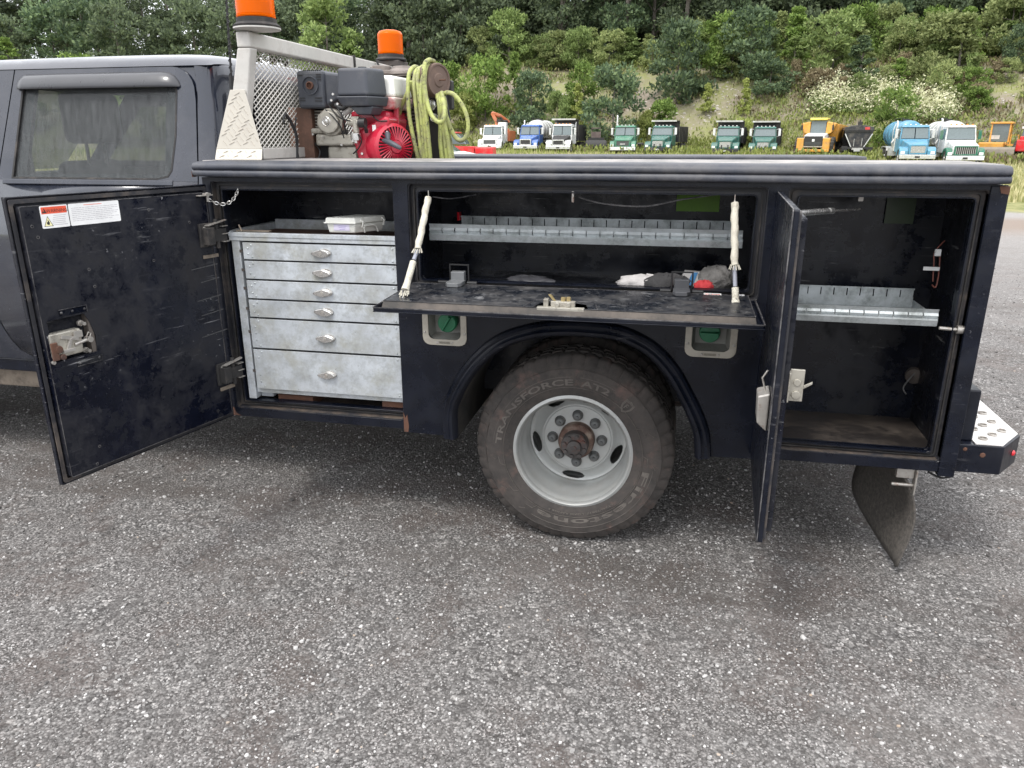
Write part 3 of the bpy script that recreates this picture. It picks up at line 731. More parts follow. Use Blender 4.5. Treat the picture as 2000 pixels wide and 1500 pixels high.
# --- door openings: recessed jambs with a raised water lip
def jamb(x0, x1, z0, z1, w, zb, wr=None):
    wr = w if wr is None else wr
    j = MB()
    A = rrect(x0, x1, z0, z1, .012, 2); B = rrect(x0+w, x1-wr, z0+zb, z1-w*.8, .012 if wr > .01 else .003, 2)
    j.plate(A, [B], .034, .040)
    C1 = rrect(x0-.001, x1+.001, z0-.001, z1+.001, .012, 2); C2 = rrect(x0+.003, x1-.003, z0+.003, z1-.003, .011, 2)
    j.plate(C1, [C2], .0062, .0345)
    j.build('door_jamb', m_seal, truck, bevel=.001, seg=1)
    l = MB(); D1 = rrect(x0+w-.004, x1-wr+(.004 if wr > .01 else .002), z0+zb-.004, z1-w*.8+.004, .013 if wr > .01 else .004, 2); D2 = rrect(x0+w, x1-wr, z0+zb, z1-w*.8, .011 if wr > .01 else .003, 2)
    l.plate(D1, [D2], .012, .052)
    l.build('water_lip', m_paint, truck, bevel=.0012, seg=1)
    e = MB(); g = .007
    wq = w if wr > .01 else .004; D1 = rrect(x0+w*.5-.004, x1-wq*.5+(.004 if wr > .01 else .001), z0+zb*.5-.004, z1-w*.4+.004, .013 if wr > .01 else .003, 2); D2 = rrect(x0+w*.5, x1-wq*.5, z0+zb*.5, z1-w*.4, .011 if wr > .01 else .003, 2)
    e.plate(D1, [D2], .024, .0338); e.build('weather_strip', m_rubber, truck)
jamb(-1.447, -.690, .492, 1.434, .042, .036, .004); jamb(-.632, .650, 1.050, 1.434, .036, .026); jamb(.715, 1.325, .492, 1.434, .036, .030)
for x0, x1 in ((-1.442, -.695), (.72, 1.32)):
    mb = MB(); mb.box(x0, x1, .007, .0335, .4935, .4975); mb.build('sill_ledge', m_rustsill, truck)
# --- compartments (open boxes)
def liner(name, x0, x1, y0, y1, z0, z1, t=.004, floor=m_inner):
    mb = MB()
    mb.box(x0-t, x1+t, y1, y1+t, z0-t, z1+t)
    mb.box(x0-t, x0, y0, y1-.0005, z0-t, z1+t); mb.box(x1, x1+t, y0, y1-.0005, z0-t, z1+t)
    mb.box(x0+.0005, x1-.0005, y0, y1-.0005, z1, z1+t)
    o = mb.build(name, m_inner, truck)
    f = MB(); f.box(x0+.0005, x1-.0005, y0, y1-.0005, z0-t, z0)
    f.build('compartment_floor', floor, o); return o
liner('compartment', -1.450, -.668, .0405, .44, .500, 1.436, floor=m_rustsill)
liner('compartment', -.640, .655, .0405, .44, 1.046, 1.436)
liner('compartment', .700, 1.335, .0405, .44, .500, 1.436, floor=mat('dusty_dark_floor', (.020, .017, .016), .5, dirt=(((.085, .068, .055), 7, .44, .72),), scratch=((.2, .18, .16), .4, 0)))
# --- top rail: double rolled edge and flat deck
prof = [(.03, 1.4495), (-.020, 1.4495), (-.0335, 1.4515), (-.0375, 1.457), (-.0375, 1.467), (-.034, 1.4735), (-.0265, 1.4765), (-.033, 1.4795), (-.036, 1.4845), (-.0345, 1.494), (-.028, 1.5025), (-.016, 1.5085), (.0, 1.511), (.03, 1.5115)]
mb = MB()
xs = np.linspace(-1.497, 1.366, 40)
vs = []; n = len(prof)
for i, x in enumerate(xs):
    e = min(1, min(x+1.497, 1.366-x)/.012)
    for (y, z) in prof: vs.append((x, y*(.9+.1*e) + .0012*math.sin(x*7.3), 1.480+(z-1.480)*(.88+.12*e) + .0012*math.sin(x*4.1+1)))
fs = [(i*n+k, i*n+k+1, (i+1)*n+k+1, (i+1)*n+k) for i in range(len(xs)-1) for k in range(n-1)]
fs += [tuple(range(n)), tuple(reversed([(len(xs)-1)*n+k for k in range(n)]))]
mb.add(vs, fs); mb.build('top_rail', m_cap, truck, smooth=50)
mb = MB(); mb.box(-1.49, 1.362, .0305, .452, 1.449, 1.5115); mb.build('compartment_top', mat('worn_grey_deck_coating', (.16, .155, .15), .55, dirt=(((.45, .42, .40), 6, .42, .7), ((.2, .11, .06), 9, .66, .8)), vary=.2), truck, bevel=.003)
# rust breaking through at the corners of the panels
for pl_ in ([(-.690, .444), (-.672, .444), (-.668, .470), (-.674, .52), (-.682, .505), (-.690, .53)], [(-1.478, .458), (-1.43, .458), (-1.452, .470), (-1.458, .490), (-1.470, .50), (-1.478, .49)]):
    mb = MB(); mb.plate(pl_, [], -.0012, -.0002); mb.build('rust_patch', m_rust, truck)
mb = MB(); mb.plate([(1.352, 1.424), (1.3755, 1.420), (1.3755, 1.4455), (1.344, 1.4455)], [], -.0075, -.0062); mb.build('rust_patch', m_rust, truck)
mb = MB(); mb.box(-1.4985, -1.4972, -.034, -.005, 1.451, 1.472); mb.build('rust_patch', m_rust, truck)
# --- wheel arch flare
mb = MB()
def off(poly, d):
    out_ = []
    for i, p in enumerate(poly):
        a = Vector(poly[max(i-1, 0)]); b = Vector(poly[min(i+1, len(poly)-1)]); t = (b-a).normalized()
        out_.append((p[0]-t.y*d, p[1]+t.x*d))
    return out_
ar = [(-.460, .438)]+arch[1:-1]+[(.478, .438)]
ar = [(p.x, p.y) for p in smoothpath([(a[0], a[1], 0) for a in ar], 3)]
ringp = [(-.002, -.0005), (.004, -.022), (.012, -.032), (.022, -.034), (.028, -.026), (.034, -.024), (.044, -.028), (.054, -.022), (.060, -.0005)]
rows = [[(p[0], yy, p[1]) for p in off(ar, d)] for d, yy in ringp]
m_ = len(ar); vs = [v for r_ in rows for v in r_]
fs = [(i*m_+k, i*m_+k+1, (i+1)*m_+k+1, (i+1)*m_+k) for i in range(len(rows)-1) for k in range(m_-1)]
fs += [tuple(i*m_ for i in range(len(rows))), tuple(i*m_+m_-1 for i in reversed(range(len(rows))))]
mb.add(vs, fs); mb.build('arch_flare', m_paint, truck, smooth=40)
# wheel housing
mb = MB()
ar2 = off(ar, -.002)
vs = [(p[0], .0065, p[1]) for p in ar]+[(p[0], .70, p[1]) for p in ar]
mb.add(vs, [(k, k+1, m_+k+1, m_+k) for k in range(m_-1)])
mb.build('wheel_housing', mat('dusty_wheel_housing', (.02, .02, .02), .8, dirt=(((.09, .08, .065), 6, .4, .8),)), truck, smooth=50)
# bottom of the body beneath the compartments
mb = MB(); mb.box(-1.478, -.465, .0065, .455, .452, .4555); mb.box(.482, 1.365, .0065, .455, .452, .4555); mb.build('underside', m_rubber, truck)
mb = MB(); mb.box(-1.44, 1.36, .4605, 1.97, .98, 1.0); mb.build('bed_floor', m_iron, truck)
mb = MB(); mb.box(-1.44, 1.36, .4525, .458, .5, 1.47); mb.build('bed_side', m_inner, truck)
# far side compartments
mb = MB(); mb.plate([(SX0, .456), (-.46, .456), (-.46, .6), (-.3, .84), (.0, .9), (.3, .84), (.48, .6), (.48, .456), (SX1, .456), (SX1, 1.448), (SX0, 1.448)], [], 2.425, 2.44)
mb.box(SX0, SX1, 2.0, 2.01, .9, 1.448); mb.box(SX0, SX0+.01, 2.0105, 2.4245, .456, 1.448); mb.box(SX1-.01, SX1, 2.0105, 2.4245, .456, 1.448)
mb.build('far_side_panel', m_paint, truck)
mb = MB(); mb.box(-1.495, 1.366, 1.985, 2.455, 1.4485, 1.492); mb.build('far_top_rail', m_cap, truck, bevel=.012, seg=3)
# tailgate
mb = MB(); mb.box(1.34, 1.366, .4705, 1.97, .99, 1.36); mb.build('tailgate', m_paint, truck, bevel=.006)
mb = MB(); mb.box(1.345, 1.372, .4705, 1.97, .47, .985); mb.build('rear_panel', m_paint, truck)
# --- chassis
mb = MB()
for y in (.70, 1.66): mb.box(-5.2, 1.33, y, y+.075, .50, .68)
for x in (-1.3, -.55, .62, 1.2): mb.box(x, x+.07, .776, 1.659, .53, .65)
mb.build('frame_rails', m_iron, truck, bevel=.006)
mb = MB(); mb.cyl((0, .30, .39), (0, 2.14, .39), .055, 14); mb.lathe([(.06, -.2), (.15, -.1), (.17, 0), (.15, .1), (.06, .2)], (0, 1.22, .39), (0, 1, 0), 18, True, True)
mb.build('rear_axle', m_iron, truck, smooth=40)
mb = MB()
for y in (.60, 1.78):
    for k in range(4):
        L_ = .72-.13*k
        mb.box(-L_, L_, y, y+.06, .455-.014*k, .467-.014*k)
mb.build('leaf_springs', m_iron, truck)
mb = MB(); mb.box(-.66, -.36, .66, .698, .335, .475); mb.box(-.66, -.36, .64, .66, .38, .43)
mb.build('step_bracket', mat('dusty_tan_steel', (.15, .13, .11), .8), truck, bevel=.004)
mb = MB(); mb.tube(smoothpath([(-.9, .6, .40), (-.2, .62, .52), (.5, .6, .5), (1.0, .58, .38), (1.25, .5, .33)]), .035, 12); mb.build('exhaust_pipe', m_rust, truck, smooth=40)
mb = MB(); mb.box(-2.3, -.85, .62, 1.0, .36, .62); mb.build('fuel_tank', m_rubber, truck, bevel=.03, seg=3)

# ------------------------------------------------------------------ compartment doors
def DM(hx, hy, ang, zb=0):
    "door space: x along the door from the hinge, y through it (0 = outer skin), z up"
    return Matrix.Translation((hx, hy, zb)) @ Matrix.Rotation(R(ang), 4, 'Z')
M = DM(-1.467, -.016, -104.6)
def part(mb, name, mt, parent, X=None, **k): return mb.build(name, mt, parent, **k)
def D(Mx): b = MB(); b.X = Mx; return b
W_, Z0, Z1 = .772, .462, 1.424
mb = D(M); mb.box(0, W_, 0, .004, Z0, Z1)
mb.plate(rrect(0, W_, Z0, Z1, .006, 2), [rrect(.005, W_-.005, Z0+.005, Z1-.005, .006, 2)], .0041, .016)
doorL = mb.build('compartment_door', m_door, truck, bevel=.002); doorL['label'] = 'large front door swung open towards the cab'
# inner pan with a cut-out for the latch
pan = rrect(.028, W_-.026, Z0+.026, Z1-.030, .006, 2); cut = [(.576, .895), (.728, .893), (.728, 1.030), (.60, 1.032), (.585, 1.00), (.572, .95)]
mb = D(M); mb.plate(pan, [cut], .0345, .0375)
mb.plate(rrect(.027, W_-.025, Z0+.025, Z1-.029, .007, 2), [rrect(.0301, W_-.0281, Z0+.0281, Z1-.0321, .005, 2)], .0045, .0344)
mb.build('inner_pan', m_door, doorL, bevel=.001, seg=1)
mb = D(M)
for (a, b) in (((.012, .0), (.018, 0)),):
    e = rrect(.0265, W_-.0245, Z0+.0245, Z1-.0285, .006, 2); e2 = rrect(.0290, W_-.0270, Z0+.027, Z1-.031, .006, 2)
    mb.plate(e, [e2], .0378, .0388)
mb.build('pan_edge', m_edge, doorL)
mb = D(M); mb.plate(rrect(.008, W_-.007, Z0+.008, Z1-.008, .006, 2), [rrect(.020, W_-.019, Z0+.020, Z1-.021, .006, 2)], .0165, .0215)
mb.build('weather_strip', m_seal, doorL)
# flange tabs round the latch hole
mb = D(M); mb.box(.59, .685, .038, .0405, 1.038, 1.060); mb.box(.565, .655, .038, .0405, .862, .882); mb.build('latch_tab', m_inner, doorL, bevel=.001)
mb = D(M)
for a, b, c_, d_ in ((.588, .687, 1.0595, 1.0615), (.563, .657, .8605, .8625), (.563, .565, .8630, .883), (.588, .590, 1.037, 1.059)): mb.box(a, b, .0408, .0425, c_, d_)
for x, z in ((.597, 1.049), (.678, 1.050), (.64, 1.049), (.645, .871), (.575, .872)): mb.dome(M.inverted() @ (M @ Vector((x, .040, z))), (0, 1, 0), .005, .004, 8)
mb.build('tab_edges', m_edge, doorL)
# rotary latch
mb = D(M); mb.box(.624, .735, .010, .042, .905, .988); lat = mb.build('latch', m_cast, doorL, bevel=.005, seg=2)
lat.name = 'latch'
mb = D(M)
mb.hexa([(.640, .042, .95), (.700, .042, .968), (.700, .050, .968), (.640, .050, .95), (.640, .042, .962), (.698, .042, .980), (.698, .050, .980), (.640, .050, .962)])
mb.box(.625, .655, .042, .0505, .96, .982); mb.cyl((.655, .0428, .938), (.600, .0428, .946), .0065, 8); mb.box(.66, .70, .0425, .054, .920, .930)
mb.hexa([(.676, .043, .93), (.69, .043, .925), (.69, .052, .925), (.676, .052, .93), (.66, .043, .965), (.672, .043, .962), (.672, .052, .962), (.66, .052, .965)])
mb.cyl((.603, .03, .945), (.603, .056, .945), .010, 10); mb.tube([(.615, .05, .955), (.607, .055, .972), (.596, .05, .965), (.604, .05, .95)], .0022, 6)
mb.build('latch_lever', m_steel, doorL, bevel=.001)
mb = D(M); mb.cyl((.713, .042, .935), (.713, .052, .935), .013, 14); mb.cyl((.705, .042, .908), (.705, .055, .908), .010, 12); mb.box(.715, .737, .0425, .05, .90, .96); mb.build('latch_cam', m_rust, doorL, bevel=.002)
mb = D(M)
for x, z in ((.609, 1.000), (.607, .905), (.735, .895)): mb.cyl((x, .01, z), (x, .046, z), .0065, 8); mb.cyl((x, .018, z), (x, .026, z), .011, 6)
mb.build('latch_bolt', m_steel, doorL, smooth=30)
mb = D(M); mb.box(.574, .590, .006, .034, .895, 1.03); mb.build('latch_recess', mat('taupe_primer', (.10, .085, .075), .6), doorL)
# hinges
def hinge(Mx, z, parent, s=1):
    mb = D(Mx); mb.box(.018, .085, .038, .048, z-.045, z+.045); mb.box(.040, .075, .048, .078, z-.036, z+.030)
    mb.cyl((.010, .055, z-.055), (.010, .055, z+.058), .009, 10)
    mb.box(-.03, .030, .050, .066, z-.028, z+.020)
    mb.build('hinge', m_rubber, parent, bevel=.002)
    mb = D(Mx); mb.hexa([(-.028, .062, z+.052), (.065, .052, z+.036), (.060, .072, z+.036), (-.02, .082, z+.052), (-.028, .062, z+.055), (.065, .052, z+.039), (.060, .072, z+.039), (-.02, .082, z+.055)])
    for dz in (-.03, .0, .03): mb.box(-.034, -.004, .056, .072, z+dz-.002, z+dz+.001)
    for dz in (-.03, .028): mb.dome((.062, .048, z+dz), (0, 1, 0), .006, .005, 8)
    mb.build('hinge_hardware', m_steel, parent)
hinge(M, 1.235, doorL); hinge(M, .67, doorL)
mb = D(M); mb.box(.004, .078, .039, .043, 1.145, 1.158); mb.box(.0, .075, .039, .043, .598, .613); mb.build('scuffed_tab', m_dust_rail, doorL)
# pale rub marks left by the drawer corners are real scrapes: shallow raised paint ridges
mb = D(M)
for z, x0, x1 in ((1.115, .01, .14), (1.06, .01, .10), (.99, .01, .13), (.93, .01, .12), (.845, .0, .13)):
    mb.hexa([(x0, .0378, z), (x1, .0378, z-.006), (x1, .0382, z-.006), (x0, .0382, z), (x0, .0378, z+.004), (x1, .0378, z-.003), (x1, .0382, z-.003), (x0, .0382, z+.004)])
mb.build('rub_marks', mat('rubbed_paint', (.06, .06, .062), .5, vary=.4, vscale=80), doorL)
mb = D(M)
for x, z in ((.717, 1.333), (.705, 1.298), (.555, 1.175), (.545, 1.115), (.12, 1.29), (.10, .52), (.63, .56), (.65, .50), (.29, 1.35), (.3, 1.17)):
    mb.lathe([(.0055, .0376), (.0055, .0392), (.003, .0392)], (x, 0, z), (0, 1, 0), 10)
mb.build('screw_holes', m_edge, doorL)
# door stay bracket and chain
mb = D(M); mb.box(.012, .075, .038, .062, 1.383, 1.387); mb.cyl((.03, .05, 1.36), (.03, .05, 1.395), .006, 8); mb.box(.02, .045, .04, .06, 1.387, 1.393); mb.build('stay_bracket', m_steel, doorL, bevel=.001)
pts = smoothpath([(-1.462, -.035, 1.381), (-1.440, -.022, 1.362), (-1.415, -.012, 1.350), (-1.392, -.004, 1.347), (-1.366, .002, 1.356), (-1.345, .008, 1.380), (-1.330, .012, 1.412)], 5)
mb = MB(); tot = 0; k = 0
step = .0125; acc = 0; prev = pts[0]; locs = [pts[0]]
for p in pts[1:]:
    while (p-prev).length > step*.999: prev = prev+(p-prev).normalized()*step; locs.append(prev)
for i in range(len(locs)-1):
    a, b = locs[i], locs[i+1]; d = (b-a).normalized(); s_ = Vector((0, 1, 0)) if i % 2 else d.cross(Vector((0, 1, 0))).normalized()
    c = (a+b)/2; lp = [c+d*math.cos(t)*.0095+s_*math.sin(t)*.0055 for t in np.linspace(0, 2*math.pi, 10, endpoint=False)]
    mb.tube(lp, .0018, 5, closed=True)
mb.build('stay_chain', m_chrome, truck, smooth=60)
# warning sticker (flat print)
def on_door(x0, x1, z0, z1, y0, y1, b): b.box(x0, x1, y0, y1, z0, z1)
mb = D(M); mb.plate(rrect(.592, .684, 1.322, 1.392, .004, 3), [], .0378, .0382); mb.plate(rrect(.406, .589, 1.322, 1.392, .004, 3), [], .0378, .0382)
mb.cur = 1; mb.box(.596, .680, .0383, .0384, 1.3665, 1.388)
mb.cur = 2; mb.plate([(.678, 1.328), (.648, 1.328), (.663, 1.360)], [], .0383, .0384)
mb.cur = 3
# the reader stands on the inner side, so print runs towards the hinge
T = Matrix.Translation((.6285, .0386, 1.3705)) @ Matrix.Rotation(math.pi, 4, 'Z') @ Matrix.Rotation(R(90), 4, 'X')
mb.text('WARNING', .0148, T, .00003, False)
mb.plate([(.6785, 1.3695), (.6625, 1.3695), (.6705, 1.3850)], [[(.6725, 1.3730), (.6705, 1.3730), (.6705, 1.3800), (.6725, 1.3800)]], .0385, .0386)
tri = [(.678, 1.328), (.648, 1.328), (.663, 1.360)]; tin = [(.6755, 1.3293), (.6505, 1.3293), (.663, 1.3572)]
mb.plate(tri, [tin], .0385, .0386)
mb.plate([(.6595, 1.333), (.6665, 1.333), (.6685, 1.338), (.6665, 1.343), (.6645, 1.340), (.6640, 1.3500), (.6605, 1.344), (.6585, 1.3385)], [], .0385, .0386)
mb.cur = 4
rs = random.Random(3)
for k in range(6): z = 1.3595-k*.0058; xe = .598+rs.uniform(0, .012); mb.box(xe, .643+k*.0018, .0383, .0384, z, z+.0014)
for k in range(8):
    z = 1.3770-k*.0058
    x = .580
    while x > .416+(rs.uniform(.0, .05) if k in (2, 5, 7) else 0):
        w_ = rs.uniform(.006, .018); mb.box(max(x-w_, .412), x, .0383, .0384, z, z+.0013); x -= w_+.0022
mb.cur = 1; mb.box(.470, .535, .0383, .0384, 1.3845, 1.3862)
mb.build('warning_sticker', [m_whitep, m_ired, m_iyel, m_ink, m_greyink], doorL, fix=False)

# --- rear compartment door, seen almost edge-on
M2 = DM(.676, -.016, -93.0)
W2 = .655
mb = D(M2); mb.box(0, W2, 0, .004, Z0, Z1-.004)
mb.plate(rrect(0, W2, Z0, Z1-.004, .006, 2), [rrect(.005, W2-.005, Z0+.005, Z1-.009, .006, 2)], .0041, .018)
doorR = mb.build('compartment_door', m_paint, truck, bevel=.003); doorR['label'] = 'rear door swung open, seen from its painted outside'
mb = D(M2); mb.plate(rrect(.026, W2-.026, Z0+.026, Z1-.03, .006, 2), [], .038, .041)
mb.plate(rrect(.026, W2-.026, Z0+.026, Z1-.03, .006, 2), [rrect(.029, W2-.029, Z0+.029, Z1-.033, .006, 2)], .0045, .0379); mb.build('inner_pan', m_door, doorR)
mb = D(M2); mb.plate(rrect(-.0015, W2+.0015, Z0-.0015, Z1-.0025, .007, 2), [rrect(.0005, W2-.0005, Z0+.0005, Z1-.0045, .006, 2)], .0, .0035); mb.build('door_edge', m_edge, doorR)
mb = D(M2); mb.plate(rrect(.008, W2-.008, Z0+.008, Z1-.012, .006, 2), [rrect(.020, W2-.020, Z0+.020, Z1-.026, .006, 2)], .018, .025); mb.build('weather_strip', m_seal, doorR)
# outside paddle handle, inside latch
mb = D(M2); mb.hexa([(.515, -.030, .815), (.600, -.030, .815), (.600, -.001, .79), (.515, -.001, .79), (.515, -.034, .895), (.600, -.034, .895), (.600, -.001, .905), (.515, -.001, .905)])
mb.build('paddle_handle', m_steel, doorR, bevel=.004)
mb = D(M2); mb.tube([(.56, -.012, .90), (.565, -.024, .94), (.57, -.012, .965)], .003, 6); mb.build('handle_wire', m_steel, doorR)
mb = D(M2)
lp = [(.035, .90), (.065, .905), (.070, .925), (.058, .937), (.058, .953), (.078, .956), (.078, .975), (.050, .982), (.030, .978)]
mb.plate([(W2-.055+a*.01, b) for a, b in ((0, .895), (3.5, .895), (3.5, .98), (0, .98))], [], .041, .045)
mb.plate([(.041, .893), (.072, .893), (.080, .93), (.066, .945), (.066, .957), (.086, .958), (.086, .978), (.045, .984), (.041, .95)], [], W2-.052, W2-.046, 'x') if False else None
mb.box(W2-.052, W2-.044, .045, .083, .893, .985); mb.cyl((W2-.066, .065, .912), (W2-.04, .065, .912), .012, 12); mb.cyl((W2-.066, .065, .948), (W2-.04, .065, .948), .010, 12)
mb.hexa([(W2-.05, .083, .93), (W2-.044, .083, .93), (W2-.044, .083, .94), (W2-.05, .083, .94), (W2-.05, .105, .945), (W2-.044, .105, .945), (W2-.044, .105, .953), (W2-.05, .105, .953)])
mb.build('latch', m_cast, doorR, bevel=.0015)
# gas strut holding the rear door
mb = MB(); a = M2 @ Vector((.16, .045, 1.365)); b = P(1680, 408, .12)
mb.cyl(a, a.lerp(b, .55), .0105, 10); mb.cyl(a.lerp(b, .55), b, .004, 8); mb.cyl(a.lerp(b, .5), a.lerp(b, .56), .0115, 10); gs = mb.build('gas_strut', m_chrome, truck, smooth=40)
mb = MB(); q = P(1677, 395, .12); mb.lathe([(.022, 0), (.022, .004), (.008, .006)], (q.x-.006, .12, 1.425), (0, 0, -1), 14, True, True); mb.box(q.x-.004, q.x+.012, .11, .13, 1.385, 1.425); mb.build('strut_bracket', m_steel, gs)

# --- drop-down door of the middle compartment
ang = 1.0
M3 = Matrix.Translation((0, -.006, 1.066)) @ Matrix.Rotation(R(ang), 4, 'X') @ Matrix.Scale(-1, 4, (0, 1, 0))
# door space: x along the truck, y outwards from the hinge, z up; z=0 outer skin (now underneath)
mb = D(M3); mb.box(-.640, .640, .004, .368, -.030, -.026)
mb.plate(rrect(-.640, .640, .004, .368, .006, 2), [rrect(-.635, .635, .009, .363, .006, 2)], -.0259, -.0155, 'z')
doorM = mb.build('drop_down_door', m_paint, truck, bevel=.002)
mb = D(M3)
cutl = [(-.075, .262), (-.092, .335), (.092, .335), (.075, .262), (.04, .250), (-.04, .250)]
mb.plate([(-.612, .022), (.612, .022), (.612, .338), (-.612, .338)], [cutl], .0020, .0045, 'z')
ip = mb.build('inner_pan', m_flipin, doorM, bevel=.001)
mb = D(M3)   # turned-down sides of the pan
A = [(-.612, .022), (.612, .022), (.612, .338), (-.612, .338)]; B = [(-.600, .034), (.600, .034), (.600, .326), (-.600, .326)]
def rib(b, p, q, p2, q2):
    b.hexa([(p2[0], p2[1], -.0258), (q2[0], q2[1], -.0258), (q2[0]*.998, q2[1]*.998, -.0258), (p2[0]*.998, p2[1]*.998, -.0258), (p[0], p[1], .0018), (q[0], q[1], .0018), (q[0]*.996, q[1]*.99, .0018), (p[0]*.996, p[1]*.99, .0018)])
OUT = [(-.618, .018), (.618, .018), (.618, .346), (-.618, .346)]
for i in range(4): rib(mb, A[i], A[(i+1) % 4], OUT[i], OUT[(i+1) % 4])
mb.build('pan_sides', mat('dusty_pan_side', (.05, .045, .04), .6, dirt=((DUST, 9, .40, .7),)), doorM)
mb = D(M3); e1 = [(-.6128, .0212), (.6128, .0212), (.6128, .3390), (-.6128, .3390)]; e2 = [(-.6105, .0235), (.6105, .0235), (.6105, .3365), (-.6105, .3365)]
mb.plate(e1, [e2], .0047, .0056, 'z'); mb.build('pan_edge', m_edge, doorM)
mb = D(M3); e1 = rrect(-.6415, .6415, .003, .3695, .007, 2); e2 = rrect(-.637, .637, .008, .365, .006, 2)
mb.plate(e1, [e2], -.0155, -.0125, 'z'); mb.build('door_edge', m_edge, doorM)
# black inside of the latch pocket and the latch
mb = D(M3); mb.plate([(-.1, .24), (.1, .24), (.1, .337), (-.1, .337)], [], -.025, -.020, 'z'); mb.build('latch_pocket', m_black, doorM)
mb = D(M3); mb.box(-.078, .078, .318, .3395, -.018, .006); mb.box(-.035, .045, .296, .318, .004, .022); mb.box(-.058, -.042, .30, .325, .004, .030); mb.cyl((-.02, .296, .013), (-.02, .290, .013), .008, 10); mb.cyl((.025, .322, .013), (.025, .328, .013), .008, 10)
mb.cyl((-.012, .33, .013), (-.012, .318, .013), .008, 10)
mb.build('latch', m_cast, doorM, bevel=.002)
mb = D(M3); mb.cyl((.005, .305, .022), (.005, .305, .034), .008, 8); mb.cyl((.022, .300, .022), (.022, .300, .034), .008, 8); mb.hexa([(-.03, .30, .024), (-.02, .30, .022), (-.02, .308, .022), (-.03, .308, .024), (-.045, .30, .042), (-.035, .30, .042), (-.035, .308, .042), (-.045, .308, .042)]); mb.build('latch_spring', mat('brass_plated', (.45, .36, .18), .35, metal=.6), doorM)
mb = D(M3); t_in = [(-.102, .232), (.102, .232), (.122, .337), (-.122, .337)]; t2 = [(-.098, .235), (.098, .235), (.117, .337), (-.117, .337)]
for a, b in (((-.102, .232), (-.122, .337)), ((.102, .232), (.122, .337)), ((-.102, .232), (.102, .232))): mb.tube([(a[0], a[1], .0055), (b[0], b[1], .0055)], .0013, 5)
mb.build('reinforcement_edge', m_edge, doorM)
def fliphinge(x, mt):
    mb = D(M3); mb.plate([(x-.030, .012), (x+.030, .012), (x+.030, .070), (x+.020, .086), (x-.020, .086), (x-.030, .070)], [], .006, .020, 'z')
    mb.box(x-.026, x+.026, -.012, .016, .010, .050)
    o = mb.build('hinge', mt, doorM, bevel=.002)
    mb = D(M3); mb.tube([(x-.036, -.012, .004), (x-.036, -.012, .072), (x+.036, -.012, .072), (x+.036, -.012, .004)], .004, 6); mb.box(x-.002, x+.002, -.014, -.008, .03, .05)
    mb.cyl((x-.075, .016, .010), (x-.038, .016, .010), .007, 8); mb.cyl((x+.038, .016, .010), (x+.075, .016, .010), .007, 8)
    mb.build('hinge_loop', m_black, doorM)
fliphinge(-.440, mat('grey_hinge_leaf', (.16, .165, .17), .4, metal=.3)); fliphinge(.385, mat('dark_hinge_leaf', (.07, .072, .078), .4, metal=.2))
# small sticker at the rear hinge
mb = D(M3); mb.box(.462, .522, .010, .034, .0048, .0052); mb.box(.575, .600, .010, .034, .0048, .0052); mb.cur = 1; mb.box(.467, .517, .020, .031, .0053, .0054); mb.cur = 2; mb.box(.478, .490, .021, .030, .0055, .0056); mb.box(.494, .512, .023, .028, .0055, .0056)
mb.build('warning_sticker', [m_whitep, m_ired, m_ink], doorM, fix=False)
# scratches in the paint: short bright scuffs
mb = D(M3); rs = random.Random(5)
for k in range(46):
    x = rs.gauss(rs.choice((-.42, -.3, .05, .25, .5)), .07); y = rs.uniform(.06, .31); a = rs.uniform(-.5, .5); l_ = rs.uniform(.004, .02)
    if abs(x) > .59 or (abs(x) < .11 and y > .23): continue
    dx, dy = math.cos(a)*l_, math.sin(a)*l_
    mb.add([(x, y, .00475), (x+dx, y+dy, .00475), (x+dx*.9, y+dy+.0009, .00475), (x, y+.0009, .00475)], [(0, 1, 2, 3)])
o = mb.build('scuffs', mat('bare_scuff', (.35, .35, .35), .5), doorM); o['kind'] = 'stuff'
# woven sleeves over the support cables
def stay(top, kink, k2, low, r=.013):
    c = MB(); c.tube([top, kink, k2, low], .0028, 6); c.tube([top+Vector((0, 0, .02)), top], .002, 5)
    o = c.build('support_cable', m_steel, truck)
    a = MB()
    p = [top.lerp(kink, t) for t in np.linspace(.03, .97, 16)]
    a.tube([q+Vector((.0012*math.sin(i*1.3), 0, 0)) for i, q in enumerate(p)], [r*(.95+.09*math.sin(i*2.1)) for i in range(16)], 12)
    a.build('woven_sleeve', m_sleeve, o, smooth=60)
    b = MB(); p = [k2.lerp(low, t) for t in np.linspace(.05, .80, 8)]; b.tube(p, [r*.9]*6+[r, r*1.15], 12)
    for i in range(14):
        an = i*.45; e = k2.lerp(low, .80); b.tube([e+Vector((math.cos(an)*r, math.sin(an)*r, 0)), k2.lerp(low, .93)+Vector((math.cos(an)*r*1.3, math.sin(an)*r*1.3, random.uniform(-.006, .004)))], .0018, 4)
    for i in range(12):
        an = i*.55; e = top.lerp(kink, .96); b.tube([e+Vector((math.cos(an)*r, math.sin(an)*r, 0)), e+(kink-top).normalized()*.016+Vector((math.cos(an)*r*1.5, math.sin(an)*r*1.5, 0))], .0016, 4)
    b.build('frayed_sleeve', m_sleeve, o, smooth=60)
    d = MB(); d.tube([kink, kink.lerp(k2, .5), k2], .0075, 8); d.build('cable_tape', mat('grey_tape', (.25, .26, .3), .5), o, smooth=60)
    w_ = MB(); w_.lathe([(.020, 0), (.020, .003), (.006, .004)], (low.x, low.y, low.z-.001), (0, 0, 1), 18, True, True); w_.tube([low, low+Vector((0, 0, .03))], .003, 6)
    w_.build('washer', m_chrome, o, smooth=40)
lowL = PZ(787, 582, 1.063); lowR = PZ(1437, 600, 1.052)
def on_line(top, low, px, py, f):
    q = top.lerp(low, f); return P(px, py, q.y)
